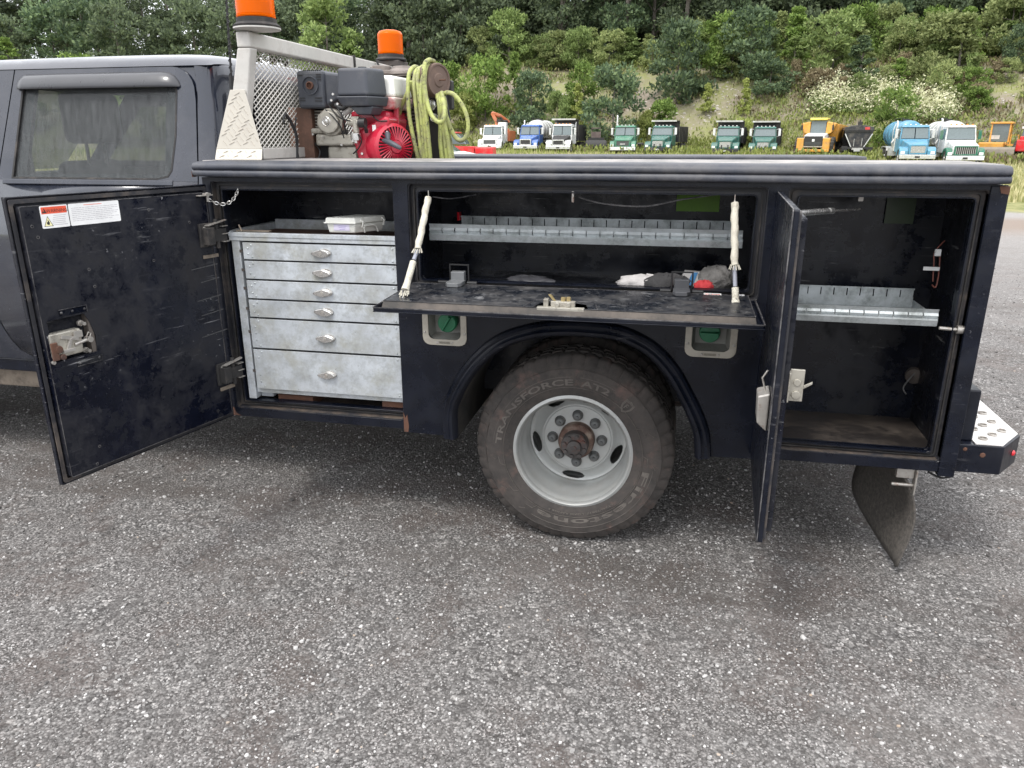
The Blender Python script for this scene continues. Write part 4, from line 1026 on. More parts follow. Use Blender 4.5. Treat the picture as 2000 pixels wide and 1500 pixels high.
topL = P(837, 383, -.012); topR = P(1435, 392, -.012)
stay(topL, on_line(topL, lowL, 815, 490, .5), on_line(topL, lowL, 808, 508, .62), lowL)
stay(topR, on_line(topR, lowR, 1435, 522, .6), on_line(topR, lowR, 1436, 560, .8), lowR)
mb = MB(); mb.cyl((-.016, .02, 1.412), (-.016, .02, 1.374), .0045, 8); mb.build('striker_pin', m_steel, truck)
mb = MB(); a = P(1840, 642, -.03); mb.cyl((1.250, .018, .975), (1.318, .018, .972), .006, 8); mb.cyl((1.305, .018, .9725), (1.322, .018, .972), .015, 12); mb.build('striker_bolt', m_steel, truck, smooth=40)

# ------------------------------------------------------------------ fuel filler pockets
for k, (fo, fi) in enumerate(zip(fill, fil_in)):
    cx = (fo[0][0]-.0+min(p[0] for p in fo))/2; cx = (max(p[0] for p in fo)+min(p[0] for p in fo))/2; z0 = min(p[1] for p in fo); zc = (-.492 if k == 0 else .495)
    mb = MB(); mb.plate(fo, [fi], -.006, -.0005); bz = mb.build('fuel_filler', m_beige, truck, bevel=.002)
    mb = MB(); x0, x1 = min(p[0] for p in fi), max(p[0] for p in fi); a0, a1 = min(p[1] for p in fi), max(p[1] for p in fi)
    mb.add([(x0, .0, a0), (x1, .0, a0), (x1, .0, a1), (x0, .0, a1), (x0+.012, .05, a0+.016), (x1-.012, .05, a0+.016), (x1-.012, .05, a1-.004), (x0+.012, .05, a1-.004)],
           [(0, 1, 5, 4), (1, 2, 6, 5), (2, 3, 7, 6), (3, 0, 4, 7), (4, 5, 6, 7)])
    mb.build('filler_cup', m_greycup, bz)
    c = Vector((zc, .0, .912 if k == 0 else .925)); mb = MB()
    mb.lathe([(.034, .048), (.034, .018), (.037, .016), (.037, -.004), (.034, -.009), (.001, -.010)], c, (0, 1, 0), 36, True, False)
    an = R(62 if k == 0 else -3); gx_, gz_ = math.cos(an), math.sin(an)
    p = [c+Vector((gx_*s_*.033-gz_*t_*.007, 0, gz_*s_*.033+gx_*t_*.007)) for s_, t_ in ((-1, -.4), (1, -1), (1, 1), (-1, .4))]
    q = [c+Vector((gx_*s_*.030-gz_*t_*.004, 0, gz_*s_*.030+gx_*t_*.004)) for s_, t_ in ((-1, -.4), (1, -1), (1, 1), (-1, .4))]
    mb.hexa([(v.x, -.0095, v.z) for v in p]+[(v.x, -.026, v.z) for v in q])
    mb.build('filler_cap', m_green, bz, smooth=40, bevel=.001)
    mb = MB()
    for dx, dz in ((-.030, .011), (.030, .011)): mb.dome((cx+dx, -.006, z0+dz), (0, -1, 0), .0055, .003, 10)
    for dx in (-.081, .081): mb.dome((cx+dx, -.006, z0+.05), (0, -1, 0), .0055, .003, 10)
    mb.build('bezel_screws', m_steel, bz, smooth=50)
    mb = MB(); T = Matrix.Translation((cx, -.0064, z0+.0065)) @ Matrix.Rotation(R(90), 4, 'X'); mb.text('VIRES', .0105, T, .0003) if False else mb.box(cx-.022, cx+.022, -.0072, -.0061, z0+.007, z0+.016)
    mb.build('bezel_tag', mat('dark_beige_emboss', (.2, .185, .15), .6, vary=.5, vscale=300), bz)

# ------------------------------------------------------------------ wheels
WZ = .390
def wheel(cy, outer=True, sgn=1, cx=0.0, name='wheel'):
    "cy = outermost sidewall plane; sgn=1 faces the camera side"
    C = Vector((cx, cy, WZ)); ax = (0, sgn, 0)
    r = MB()
    prof = [(.222, .010), (.232, .0), (.240, .004), (.241, .012), (.228, .014), (.224, .022), (.219, .030), (.216, .050), (.215, .085), (.211, .092), (.210, .150), (.2095, .176), (.205, .184)]
    r.lathe(prof, C, ax, 96)
    # disc with five hand holes
    n = 360 if (outer and sgn == 1 and cx == 0) else 90; radii = [.205, .2015]+[.199-.0021*k for k in range(21)]+[.154, .150, .144]
    hh = [float(np.interp(q, [.144, .150, .156, .164, .172, .182, .192, .199, .205], [.163, .1665, .172, .178, .182, .186, .188, .187, .184])) for q in radii]
    rings = []
    for q, h in zip(radii, hh): rings.append([(C.x+q*math.sin(2*math.pi*k/n), C.y+sgn*h, C.z+q*math.cos(2*math.pi*k/n)) for k in range(n)])
    vs = [v for a in rings for v in a]; fs = []
    wid = lambda q: 14.0*max(0, 1-(abs(q-.1785)/.0190)**3)**.5*(1.0+(q-.1785)*14)
    for i in range(len(radii)-1):
        for k in range(n):
            th = 360*(k+.5)/n
            d = min(abs((th-(90-s)+180) % 360-180) for s in (-95, -23, 49, 121, 193))
            if outer and d < wid((radii[i]+radii[i+1])/2): continue
            a, b = i*n, (i+1)*n; fs.append((a+k, a+(k+1) % n, b+(k+1) % n, b+k))
    r.add(vs, fs)
    r.lathe([(.144, .163), (.138, .1617), (.125, .1612), (.070, .1612), (.068, .170)], C, ax, 64)
    rim = r.build(name, m_rim, truck, smooth=35, fix=True)
    sol = rim.modifiers.new('gauge', 'SOLIDIFY'); sol.thickness = .003; sol.offset = 1
    # tyre
    t = MB(); N_ = 240
    tp = [(.226, .016), (.236, .008), (.246, .001), (.258, -.004), (.275, -.010), (.278, -.0115), (.281, -.010), (.300, -.014), (.322, -.014), (.342, -.010), (.352, -.007), (.354, -.010), (.357, -.006), (.366, -.002), (.376, .006), (.386, .014), (.396, .022), (.401, .030), (.403, .045), (.404, .07), (.390, .072), (.390, .080), (.4045, .082), (.405, .118), (.392, .120), (.392, .128), (.4045, .130), (.403, .165), (.390, .167), (.390, .175), (.403, .177), (.400, .205), (.386, .228), (.36, .238), (.32, .244), (.28, .238), (.226, .215)]
    vs = []; M_ = len(tp)
    for i, (q, h) in enumerate(tp):
        for k in range(N_):
            a = 2*math.pi*k/N_; qq = q; h2 = h
            lug = (k % 5) < 4
            if 13 <= i <= 18: qq = q-(0 if lug else .005); h2 = h+(0 if lug else .002)
            elif i in (17, 18, 19, 30, 31) and not ((k+2) % 6) < 4: qq = q-.008
            elif i in (22, 23, 26, 27) and (k % 5) == 0: qq = q-.007
            elif i == 10 and (k % 12) < 5: h2 = h-.003
            z = C.z+qq*math.cos(a)
            if z < -.0125: z = -.0125
            vs.append((C.x+qq*math.sin(a), C.y+sgn*h2, z))
    fs = []
    for i in range(M_-1):
        for k in range(N_): fs.append((i*N_+k, i*N_+(k+1) % N_, (i+1)*N_+(k+1) % N_, (i+1)*N_+k))
    t.add(vs, fs)
    if outer and sgn == 1:
        t.cur = 1
        def ringtext(s, size, ang0, ang1, rad, depth=.0012, sx=1.0):
            "letters stood round the sidewall, from ang0 to ang1 (degrees clockwise from the top)"
            m = MB(); m.text(s, size, Matrix(), depth, True, bend=lambda v: v, align='LEFT')
            if not m.v: return
            x0 = min(v[0] for v in m.v); x1 = max(v[0] for v in m.v)
            out_ = []
            for v in m.v:
                a = R(ang0+(ang1-ang0)*(v[0]-x0)/(x1-x0)); q = rad+v[1]
                out_.append((C.x+q*math.sin(a), C.y-.0143-max(v[2], 0)*1.0, C.z+q*math.cos(a)))
            t.add(out_, m.f)
        ringtext('TRANSFORCE', .034, -86, 0, .290); ringtext('AT2', .034, 6, 28, .290)
        def ringtext_low(s, size, ang0, ang1, rad):
            ringtext(s, size, ang0, ang1, rad)
        ringtext('Firestone', .040, 100, 208, .288)
        ringtext('LT245/75R17  LOAD RANGE E', .011, 140, 200, .262, .0006)
        # crest beside the lettering
        a = R(44); cxx, czz = C.x+.300*math.sin(a), C.z+.300*math.cos(a)
        rot = Matrix.Rotation(a, 3, 'Y')
        for sc_, yy in ((1, -.0150), (.80, -.0162)):
            pl = [(-.022, .026), (-.012, .024), (0, .029), (.012, .024), (.022, .026), (.023, .0), (.014, -.018), (0, -.028), (-.014, -.018), (-.023, .0)]
            pin = [(x*.86, z*.86) for x, z in pl]
            vs2 = [(x*sc_, z*sc_) for x, z in pl]; vi2 = [(x*sc_, z*sc_) for x, z in pin]
            mm_ = MB(); mm_.plate(vs2, [vi2], yy+C.y, yy+C.y+.002)
            t.add([tuple(Vector((cxx, 0, czz))+rot @ Vector((v[0], 0, v[2]))+Vector((0, v[1], 0))) for v in mm_.v], mm_.f)
        mm_ = MB(); mm_.text('F', .030, Matrix.Translation((-.009, C.y-.0145, -.010)) @ Matrix.Rotation(R(90), 4, 'X'), .001, align='LEFT')
        t.add([tuple(Vector((cxx, 0, czz))+rot @ Vector((v[0], 0, v[2]))+Vector((0, v[1], 0))) for v in mm_.v], mm_.f)
        for a0, a1, rr in ((-84, -2, .3225), (5, 30, .3225), (98, 210, .3265), (-110, 250, .281)):
            pt = [(C.x+rr*math.sin(R(a)), C.y-.0135, C.z+rr*math.cos(R(a))) for a in np.linspace(a0, a1, 60)]
            t.tube(pt, .0011, 4)
        for ac in (-100, 68, 92, 215, 235):
            pts_ = [(ac-5, .283), (ac-3, .300), (ac+3, .303), (ac+1, .320), (ac+5, .335)]
            t.tube([(C.x+q*math.sin(R(a)), C.y-.0145, C.z+q*math.cos(R(a))) for a, q in pts_], .0014, 4)
    t.build('tyre', [m_tyre, m_tyre2], rim, smooth=30)
    if outer:
        h = MB(); h.lathe([(.075, .175), (.075, .120), (.070, .112), (.045, .110)], C, ax, 40, False, True); h.build('hub_flange', m_hubr, rim, smooth=30)
        h = MB(); h.lathe([(.056, .112), (.056, .072), (.052, .066), (.030, .064), (.028, .052), (.010, .050), (.009, .046), (.001, .046)], C, ax, 36, True, False)
        for k in range(8):
            a = 2*math.pi*k/8+.25; p = C+Vector((math.sin(a)*.043, sgn*.066, math.cos(a)*.043)); h.cyl(p, p-Vector((0, sgn*.010, 0)), .0085, 12)
        h.build('hub', m_hub, rim, smooth=30)
        proto = None
        for k in range(8):
            a = 2*math.pi*k/8; p = Vector((math.sin(a)*.104, sgn*.1612, math.cos(a)*.104))
            if proto is None:
                l_ = MB(); l_.lathe([(.0225, .0), (.0225, -.008), (.0195, -.012), (.0185, -.022), (.014, -.027), (.006, -.028), (.005, -.034), (.001, -.034)], (C.x, C.y, C.z), ax, 20, True, False)
                proto = l_.build('lug_nut', m_lug, rim, smooth=30); q_ = proto
            else:
                q_ = proto.copy(); col.objects.link(q_)
            q_.location = p
    return rim
wheel(.048, True, 1); wheel(.335, False, 1); wheel(2.378, True, -1); wheel(2.105, False, -1)
# front wheels sit outside the frame but carry the truck
wheel(.23, True, 1, -4.05); wheel(2.21, True, -1, -4.05)

# ------------------------------------------------------------------ mud flap
mb = MB(); rows = []
for i in range(15):
    t = i/14; z = .45-.42*t
    row = []
    for j in range(9):
        s = j/8; y = .045+.53*s
        x = 1.205+.050*math.sin(t*3.6+.1)*(1-.5*s)+.085*t*(1-s)**1.2-.060*s*(1-t)+.07*s*t*t-.02*s+.03*math.sin(t*5.5)*s
        row.append((x, y, z+.02*s*t))
    rows += row
fs = [(i*9+j, i*9+j+1, (i+1)*9+j+1, (i+1)*9+j) for i in range(14) for j in range(8)]
mb.add(rows, fs); o = mb.build('mud_flap', mat('dusty_rubber_flap', (.06, .055, .05), .9, dirt=(((.13, .115, .1), 70, .4, .7),), bump=(200, .5, .003)), truck, smooth=60)
s_ = o.modifiers.new('gauge', 'SOLIDIFY'); s_.thickness = .008
mb = MB(); mb.box(1.20, 1.26, .035, .055, .405, .452); mb.box(1.262, 1.268, .02, .055, .345, .452); mb.box(1.268, 1.33, .02, .45, .446, .4515); mb.cyl((1.19, .045, .375), (1.27, .045, .375), .007, 8)
mb.build('flap_bracket', m_steel, truck, bevel=.002)

# ------------------------------------------------------------------ rear step bumper
mb = MB(); pl = [(1.380, .050), (1.540, .050), (1.640, .185), (1.640, 2.26), (1.540, 2.39), (1.380, 2.39)]
mb.plate(pl, [], .440, .548, 'z'); bump = mb.build('step_bumper', m_paint, truck, bevel=.004)
mb = MB(); mb.box(1.384, 1.447, .085, .45, .5485, .742); mb.build('bumper_upright', m_paint, bump, bevel=.006)
mb = MB(); mb.box(1.382, 1.452, .45, 1.95, .5485, .746); mb.build('bumper_back', m_paint, bump, bevel=.006)
mb = MB(); pin = [(1.448, .0570), (1.537, .0570), (1.632, .190), (1.632, 2.25), (1.448, 2.25)]
holes = []
hc = []
for i, xx in enumerate((1.475, 1.523, 1.571, 1.605)):
    for j in range(22):
        y = .105+j*.098+(.049 if i % 2 else 0)
        if y > 2.2: continue
        if (i == 3) or (xx-1.537)*1.4 > y-.062-.03: continue
        hc.append((xx+.012, y)); holes.append([(xx+.012+.0155*math.cos(a), y+.0155*math.sin(a)) for a in np.linspace(0, 2*math.pi, 12, endpoint=False)])
mb.plate(pin, holes, .5485, .553, 'z'); mb.build('grip_plate', mat('bright_dusty_aluminium', (.68, .66, .64), .5, dirt=((DUST, 20, .6, .85),)), bump)
mb = MB()
for x, y in hc: mb.lathe([(.0155, .5535), (.0165, .5585), (.0140, .560), (.0115, .5585), (.0112, .552), (.001, .551)], (x, y, 0), (0, 0, 1), 14)
o = mb.build('grip_rings', m_steel, bump, smooth=50); o['kind'] = 'stuff'
mb = MB(); cn = Vector((1.606, .138, .495)); nrm = Vector((.135, -.100, 0)).normalized(); mb.lathe([(.011, 0), (.010, .004), (.006, .007), (.001, .008)], cn+nrm*.001, nrm, 18, True); mb.build('marker_light', m_marker, bump, smooth=50)
mb = MB(); mb.dome((1.475, .049, .512), (0, -1, 0), .010, .002, 7); mb.dome((1.415, .049, .53), (0, -1, 0), .008, .002, 6); mb.build('rust_spots', m_rust, bump)
mb = MB(); mb.tube(smoothpath([(1.30, .03, .44), (1.34, .02, .425), (1.38, .03, .43), (1.39, .06, .46)]), .004, 6); mb.build('wiring', m_black, truck)
# ================================================================== cab
YB, YK = .200, .217                       # belt line depth and lean of the side glass
def ysurf(z):
    if z >= 1.42: return YB+(z-1.42)*YK
    return float(np.interp(z, [.50, .575, .66, .80, 1.0, 1.2, 1.33, 1.39, 1.42], [.235, .212, .188, .170, .162, .168, .180, .192, .200]))
SH = Matrix(((1, 0, 0, 0), (0, 1, YK, YB-1.42*YK), (0, 0, 1, 0), (0, 0, 0, 1)))      # leaning side plane
FAR = Matrix(((1, 0, 0, 0), (0, -1, 0, 2.44), (0, 0, 1, 0), (0, 0, 0, 1)))
def xr(z): return float(np.interp(z, [.575, .66, .8, 1.0, 1.42, 1.80, 1.88], [-1.78, -1.70, -1.66, -1.645, -1.632, -1.640, -1.655]))
def xf(z): return float(np.interp(z, [.575, .62, .70, .82, .95, 1.2, 1.42, 1.88], [-2.62, -2.70, -2.745, -2.775, -2.775, -2.71, -2.640, -2.535]))
def side_loft(x0f, x1f, zs, yo=0, nxx=2):
    b = MB(); rows = []
    for z in zs:
        a, c = x0f(z), x1f(z)
        rows += [(a+(c-a)*j/nxx, ysurf(z)+yo, z) for j in range(nxx+1)]
    k = nxx+1
    b.add(rows, [(i*k+j, i*k+j+1, (i+1)*k+j+1, (i+1)*k+j) for i in range(len(zs)-1) for j in range(nxx)])
    return b
zl = list(np.linspace(.575, 1.42, 18))
def upper_door(x0, x1, xb0, xb1, hole, y0, y1):
    # outline of the door above the belt: x0,x1 at the belt, xb0,xb1 at the roof
    o_ = [(x0, 1.4205), (x1, 1.4205), (xb1+.004, 1.74)] + arc(xb1-.11, 1.880-.11, .11, 0, 90, 6) + [(xb0, 1.880)]
    b = MB(); b.X = SH; b.plate(o_, [hole], y0, y1); return b
wr = [(-2.565, 1.4255), (-1.83, 1.4255), (-1.775, 1.436), (-1.755, 1.462), (-1.735, 1.60), (-1.730, 1.78), (-1.742, 1.825), (-1.78, 1.838), (-2.47, 1.838), (-2.495, 1.825)]
wf = [(-3.78, 1.4255), (-2.76, 1.4255), (-2.66, 1.83), (-3.36, 1.83)]
for side, Mx in ((0, None), (1, FAR)):
    def fin(b):
        if Mx is not None: b.v = [tuple(Mx @ Vector(v)) for v in b.v]
        return b
    b = side_loft(lambda z: xf(z)+.003, lambda z: xr(z)-.003, zl); u = upper_door(-2.637, -1.635, -2.532, -1.648, wr, 0, .004); b.add(u.v, u.f)
    dr = fin(b).build('rear_door', m_bluegrey, truck, smooth=40); sol = dr.modifiers.new('gauge', 'SOLIDIFY'); sol.thickness = .003
    b = side_loft(lambda z: -3.90, lambda z: xf(z)-.003, zl)
    u = MB(); u.X = SH; u.plate([(-3.90, 1.4205), (-2.643, 1.4205), (-2.538, 1.88), (-3.42, 1.88)], [wf], 0, .004); b.add(u.v, u.f)
    df = fin(b).build('front_door', m_bluegrey, truck, smooth=40)
    g = MB(); g.X = SH
    g.plate([(x*1.0+(.003 if x < -2.2 else -.003)*-1, z) for x, z in wr], [], .008, .012); fin(g).build('window_pane', m_glass, dr)
    g = MB(); g.X = SH; g.plate([(p[0], p[1]) for p in wf], [], .008, .012); fin(g).build('window_pane', m_glass, df)
    g = MB(); g.X = SH
    inn = [(-2.555, 1.432), (-1.83, 1.432), (-1.780, 1.442), (-1.762, 1.466), (-1.742, 1.60), (-1.737, 1.775), (-1.748, 1.818), (-1.785, 1.830), (-2.465, 1.830), (-2.487, 1.818)]
    g.plate(wr, [inn], -.0015, .0075); fin(g).build('window_seal', m_rubber, dr)
    # belt moulding
    g = MB(); g.X = SH; g.box(-2.61, -1.75, -.007, .0, 1.402, 1.4245); fin(g).build('belt_moulding', m_bluegrey, dr, bevel=.004)
    # rain visor
    v = MB(); rows = []
    zt = [(1.862, -.001), (1.860, -.008), (1.852, -.020), (1.840, -.028), (1.822, -.033), (1.800, -.036), (1.798, -.034), (1.800, -.030)]
    xs_ = [-2.520, -2.516, -2.50, -2.47, -2.30, -2.0, -1.80, -1.765, -1.742, -1.722, -1.716]
    for i, x in enumerate(xs_):
        e = [0, .35, .75, 1, 1, 1, 1, .92, .70, .30, 0][i]
        dz = [-.050, -.030, -.012, 0, 0, 0, 0, -.006, -.018, -.040, -.058][i]
        for z, y in zt: zz = 1.799+(z-1.799)*max(.12, 1+dz/.063); v.add([], []); rows.append((x, ysurf(zz)+y*max(e, .15), zz))
    k = len(zt); v.add(rows, [(i*k+j, i*k+j+1, (i+1)*k+j+1, (i+1)*k+j) for i in range(len(xs_)-1) for j in range(k-1)])
    fin(v).build('rain_visor', m_vis, dr, smooth=60)
# shell: rear quarter, back wall and corners
lv = [.50, .575, .66, .80, 1.0, 1.2, 1.33, 1.39, 1.42, 1.5, 1.6, 1.7, 1.78, 1.84, 1.882, 1.893]
rows = []; kk = None
for z in lv:
    y = ysurf(min(z, 1.882)); cr_ = max(0, z-1.882); ins = cr_**.5*.55 if cr_ else 0
    y += ins*.55; back = -1.515-.05*max(0, z-1.42)/.46-.7*cr_
    xa = xr(min(z, 1.88))+.003
    rad = .085
    row = [(xa, y, z)] + [(back-rad+rad*math.sin(R(a)), y+rad-rad*math.cos(R(a)), z) for a in (0, 15, 30, 45, 60, 75, 90)] + [(back+.012, .7, z), (back+.018, 1.22, z)]
    row = row + [(p[0], 2.44-p[1], z) for p in reversed(row[:-1])]
    kk = len(row); rows.append(row)
b = MB(); b.add([v for r_ in rows for v in r_], [(i*kk+j, i*kk+j+1, (i+1)*kk+j+1, (i+1)*kk+j) for i in range(len(rows)-1) for j in range(kk-1)])
shell = b.build('cab_shell', m_bluegrey, truck, smooth=50)
# roof skin
b = MB(); xs_ = [-3.60, -3.45, -3.0, -2.5, -2.2, -1.9, -1.75, -1.67, -1.62, -1.590, -1.572]; rr = []
for i, x in enumerate(xs_):
    hx = [1.90, 1.925, 1.940, 1.946, 1.948, 1.948, 1.946, 1.942, 1.934, 1.920, 1.895][i]
    for tt, fz in ((0, 0), (.012, .35), (.03, .62), (.06, .84), (.12, .95), (.3, .985), (.5, 1)):
        y = .298+tt*1.844; rr.append((x, y, 1.883+(hx-1.883)*fz+(.022*fz if tt > .1 else 0)*0))
    for tt, fz in ((.7, .985), (.88, .95), (.94, .84), (.97, .62), (.988, .35), (1, 0)):
        y = .298+tt*1.844; rr.append((x, y, 1.883+(hx-1.883)*fz))
b.add(rr, [(i*13+j, i*13+j+1, (i+1)*13+j+1, (i+1)*13+j) for i in range(len(xs_)-1) for j in range(12)])
b.build('roof', m_bluegrey, truck, smooth=60)
# dark door seams behind the gaps, floor, headliner, trims
b = MB(); b.X = SH
ring_o = [(-3.86, 1.40), (-1.60, 1.40), (-1.60, 1.884), (-3.40, 1.884)]
hole_r = [(-2.50, 1.445), (-1.80, 1.445), (-1.79, 1.80), (-2.44, 1.80)]; hole_f = [(-3.70, 1.445), (-2.78, 1.445), (-2.70, 1.80), (-3.32, 1.80)]
b.plate(ring_o, [hole_r, hole_f], .0125, .030)
b.build('door_frame', m_bluegrey, truck)
bb = MB(); bb.v = [tuple(FAR @ Vector(v)) for v in b.v]; bb.f = b.f; bb.mi = b.mi; bb.build('door_frame', m_bluegrey, truck)
b = MB(); b.box(-4.0, -1.56, .235, .245, .55, 1.40); b.box(-4.0, -1.56, 2.195, 2.205, .55, 1.40); b.box(-4.0, -1.56, .2455, 2.1945, .55, .60); b.box(-3.5, -1.62, .34, 2.10, 1.875, 1.88); b.box(-4.0, -3.72, .26, 2.18, 1.0, 1.38); b.box(-1.60, -1.575, .26, 2.18, .601, 1.50); b.build('cab_lining', m_seat, truck)
# rear window in the back wall
b = MB(); b.box(-1.497, -1.492, .50, 1.94, 1.46, 1.80); b.build('rear_window_pane', mat('dark_rear_glass', (.02, .022, .025), .08), shell)
b = MB(); b.box(-1.545, -1.500, .46, 1.98, 1.42, 1.458); b.box(-1.555, -1.505, .46, 1.98, 1.802, 1.835); b.build('rear_window_frame', m_bluegrey, shell)
b = MB(); b.box(-1.600, -1.535, 1.10, 1.34, 1.862, 1.915); b.build('high_brake_light', m_marker, shell, bevel=.01)
# windscreen, bonnet and wings (mostly outside the frame)
b = MB(); b.hexa([(-4.10, .24, 1.39), (-4.08, .24, 1.39), (-4.08, 2.20, 1.39), (-4.10, 2.20, 1.39), (-3.55, .33, 1.90), (-3.53, .33, 1.90), (-3.53, 2.11, 1.90), (-3.55, 2.11, 1.90)]); b.build('windscreen', m_glass, truck)
b = MB(); b.box(-5.4, -4.02, .24, 2.20, .62, 1.36); b.build('bonnet', m_bluegrey, truck, bevel=.08, seg=4)
b = MB(); b.box(-3.62, -1.52, .225, .27, .505, .572); b.build('rocker_panel', m_paint, truck, bevel=.008); b = MB(); b.box(-3.6, -1.6, 2.17, 2.21, .505, .572); b.build('rocker_panel', m_paint, truck, bevel=.008)
b = MB(); b.box(-3.6, -1.9, .30, .36, .395, .50); b.build('dusty_underbody', m_dust_rail, truck, bevel=.01)
# seats
def seat(x, y, name='seat'):
    s_ = MB(); s_.hexa([(x-.10, y-.24, .75), (x+.08, y-.24, .75), (x+.08, y+.24, .75), (x-.10, y+.24, .75), (x+.02, y-.20, 1.50), (x+.12, y-.20, 1.48), (x+.12, y+.20, 1.48), (x+.02, y+.20, 1.50)])
    o = s_.build(name, m_seat, truck, bevel=.05, seg=4)
    s_ = MB(); s_.box(x+.04, x+.17, y-.15, y+.15, 1.57, 1.81); s_.build('headrest', m_seat, o, bevel=.04, seg=4)
    s_ = MB(); s_.cyl((x+.10, y-.06, 1.46), (x+.10, y-.06, 1.62), .008, 8); s_.cyl((x+.10, y+.06, 1.46), (x+.10, y+.06, 1.62), .008, 8); s_.build('headrest_post', m_steel, o)
seat(-2.64, .72); seat(-2.64, 1.72)
s_ = MB(); s_.box(-1.80, -1.66, .32, 2.12, .75, 1.47); s_.build('rear_bench', m_seat, truck, bevel=.05, seg=3)
s_ = MB(); s_.box(-2.62, -2.58, .30, .36, .8, 1.86); s_.build('seat_belt_pillar', m_seat, truck, bevel=.01)
# whip aerial with a spiral wrap
b = MB(); a0 = Vector((-1.47, .27, 1.80)); a1 = P(441, -20, .27)+(P(441, -20, .27)-a0)*.9
b.cyl(a0, a1, .0045, 8, .003); b.cyl(a0-Vector((0, 0, .05)), a0+(a1-a0)*.05, .010, 10)
d_ = (a1-a0); b.tube([a0+d_*t+Vector((math.cos(t*160)*.0065, math.sin(t*160)*.0065, 0)) for t in np.linspace(0, .95, 300)], .0016, 4)
b.build('whip_aerial', m_black, truck)

# ================================================================== headache rack
m_mesh = mat('pale_expanded_metal', (.58, .56, .52), .5, metal=.2, dirt=((.3, .27, .23), 12, .55, .8))
b = MB(); b.box(-1.325, -1.268, .095, 2.32, 1.922, 1.978); rack = b.build('headache_rack', m_alu, truck, bevel=.006, seg=3)
for y in (.097, 2.27):
    b = MB(); b.hexa([(-1.425, y, 1.535), (-1.345, y, 1.535), (-1.345, y+.05, 1.535), (-1.425, y+.05, 1.535), (-1.326, y, 1.9215), (-1.268, y, 1.9215), (-1.268, y+.05, 1.9215), (-1.326, y+.05, 1.9215)])
    b.build('post', m_alu, rack, bevel=.006, seg=3)
b = MB(); b.box(-1.335, -1.285, .148, 2.27, 1.513, 1.556); b.build('lower_rail', m_alu, rack, bevel=.004)
g = MB(); g.plate([(-1.458, 1.553), (-1.258, 1.553), (-1.291, 1.700), (-1.308, 1.772), (-1.370, 1.772)], [], .0885, .0915)
g.hexa([(-1.460, .074, 1.513), (-1.256, .074, 1.513), (-1.256, .077, 1.513), (-1.460, .077, 1.513), (-1.458, .0885, 1.553), (-1.258, .0885, 1.553), (-1.258, .0915, 1.553), (-1.458, .0915, 1.553)])
gus = g.build('checker_plate_gusset', m_tread, rack, bevel=.002)
g = MB(); g.plate([(-1.472, 1.553), (-1.272, 1.553), (-1.322, 1.772), (-1.384, 1.772)], [], 2.345, 2.349); g.build('checker_plate_gusset', m_tread, rack)
g = MB(); k = 0
for i in range(-12, 16):
    for j in range(-14, 16):
        x = -1.356+(i+.5*(j % 2))*.030; z = 1.64+j*.0165
        if (i+j//2) % 2: dx, dz = .0125, .0055
        else: dx, dz = .0085, -.0110
        lo = -1.458+.088*max(0, (z-1.553))/.219; hi = -1.258-.050*max(0, (z-1.553))/.219
        if z < 1.522 or z > 1.764 or x-abs(dx) < lo+.002 or x+abs(dx) > hi-.002 or abs(z-1.553) < .007: continue
        y = .0883 if z > 1.553 else .0885-(1.553-z)*.36-.0004
        g.hexa([(x-dx, y, z-dz), (x+dx, y, z+dz), (x+dx, y+.001, z+dz), (x-dx, y+.001, z-dz), (x-dx*.8, y-.0022, z-dz*.8+.0018), (x+dx*.8, y-.0022, z+dz*.8+.0018), (x+dx*.8, y-.0005, z+dz*.8+.0025), (x-dx*.8, y-.0005, z-dz*.8+.0025)])
o = g.build('tread_bars', mat('tread_bar_aluminium', (.52, .48, .42), .45, metal=.2), rack); o['kind'] = 'stuff'
g = MB(); y0, y1, z0, z1 = .15, 2.26, 1.556, 1.922; sl = .60; pitch = .036
def clip(ya, sg):
    # line z = z0 + sg*sl*(y-ya)
    pts_ = []
    ys = ya; ye = ya+sg*(z1-z0)/sl
    a, c = sorted((ys, ye)); a = max(a, y0); c = min(c, y1)
    if c-a < .004: return None
    return (a, z0+sg*sl*(a-ya)), (c, z0+sg*sl*(c-ya))
ya = y0-.5
while ya < y1+.5:
    for sg in (1, -1):
        q = clip(ya, sg)
        if q:
            x = -1.312+(.0012 if sg > 0 else -.0012); g.tube([(x, q[0][0], q[0][1]), (x, q[1][0], q[1][1])], .0026, 4, caps=False)
    ya += pitch
o = g.build('expanded_metal_screen', m_mesh, rack); o['kind'] = 'stuff'
b = MB(); b.tube(smoothpath([(-1.285, .42, 1.512), (-1.283, .43, 1.60), (-1.288, .40, 1.66), (-1.290, .36, 1.69)]), .007, 8); b.tube(smoothpath([(-1.29, .36, 1.69), (-1.285, .33, 1.665), (-1.285, .34, 1.65)]), .004, 6); b.tube(smoothpath([(-1.285, .435, 1.512), (-1.282, .42, 1.62), (-1.288, .45, 1.68)]), .004, 6); b.build('cable_bundle', m_black, rack)
b = MB(); b.hexa([(-1.330, 1.06, 1.93), (-1.262, 1.06, 1.93), (-1.262, 1.075, 1.93), (-1.330, 1.075, 1.93), (-1.330, 1.06, 1.985), (-1.262, 1.06, 1.985), (-1.262, 1.075, 1.985), (-1.330, 1.075, 1.985)]); b.tube([(-1.262, 1.35, 1.985), (-1.25, 1.35, 1.96), (-1.25, 1.35, 1.90)], .006, 6); b.build('strap', m_rubber, rack)

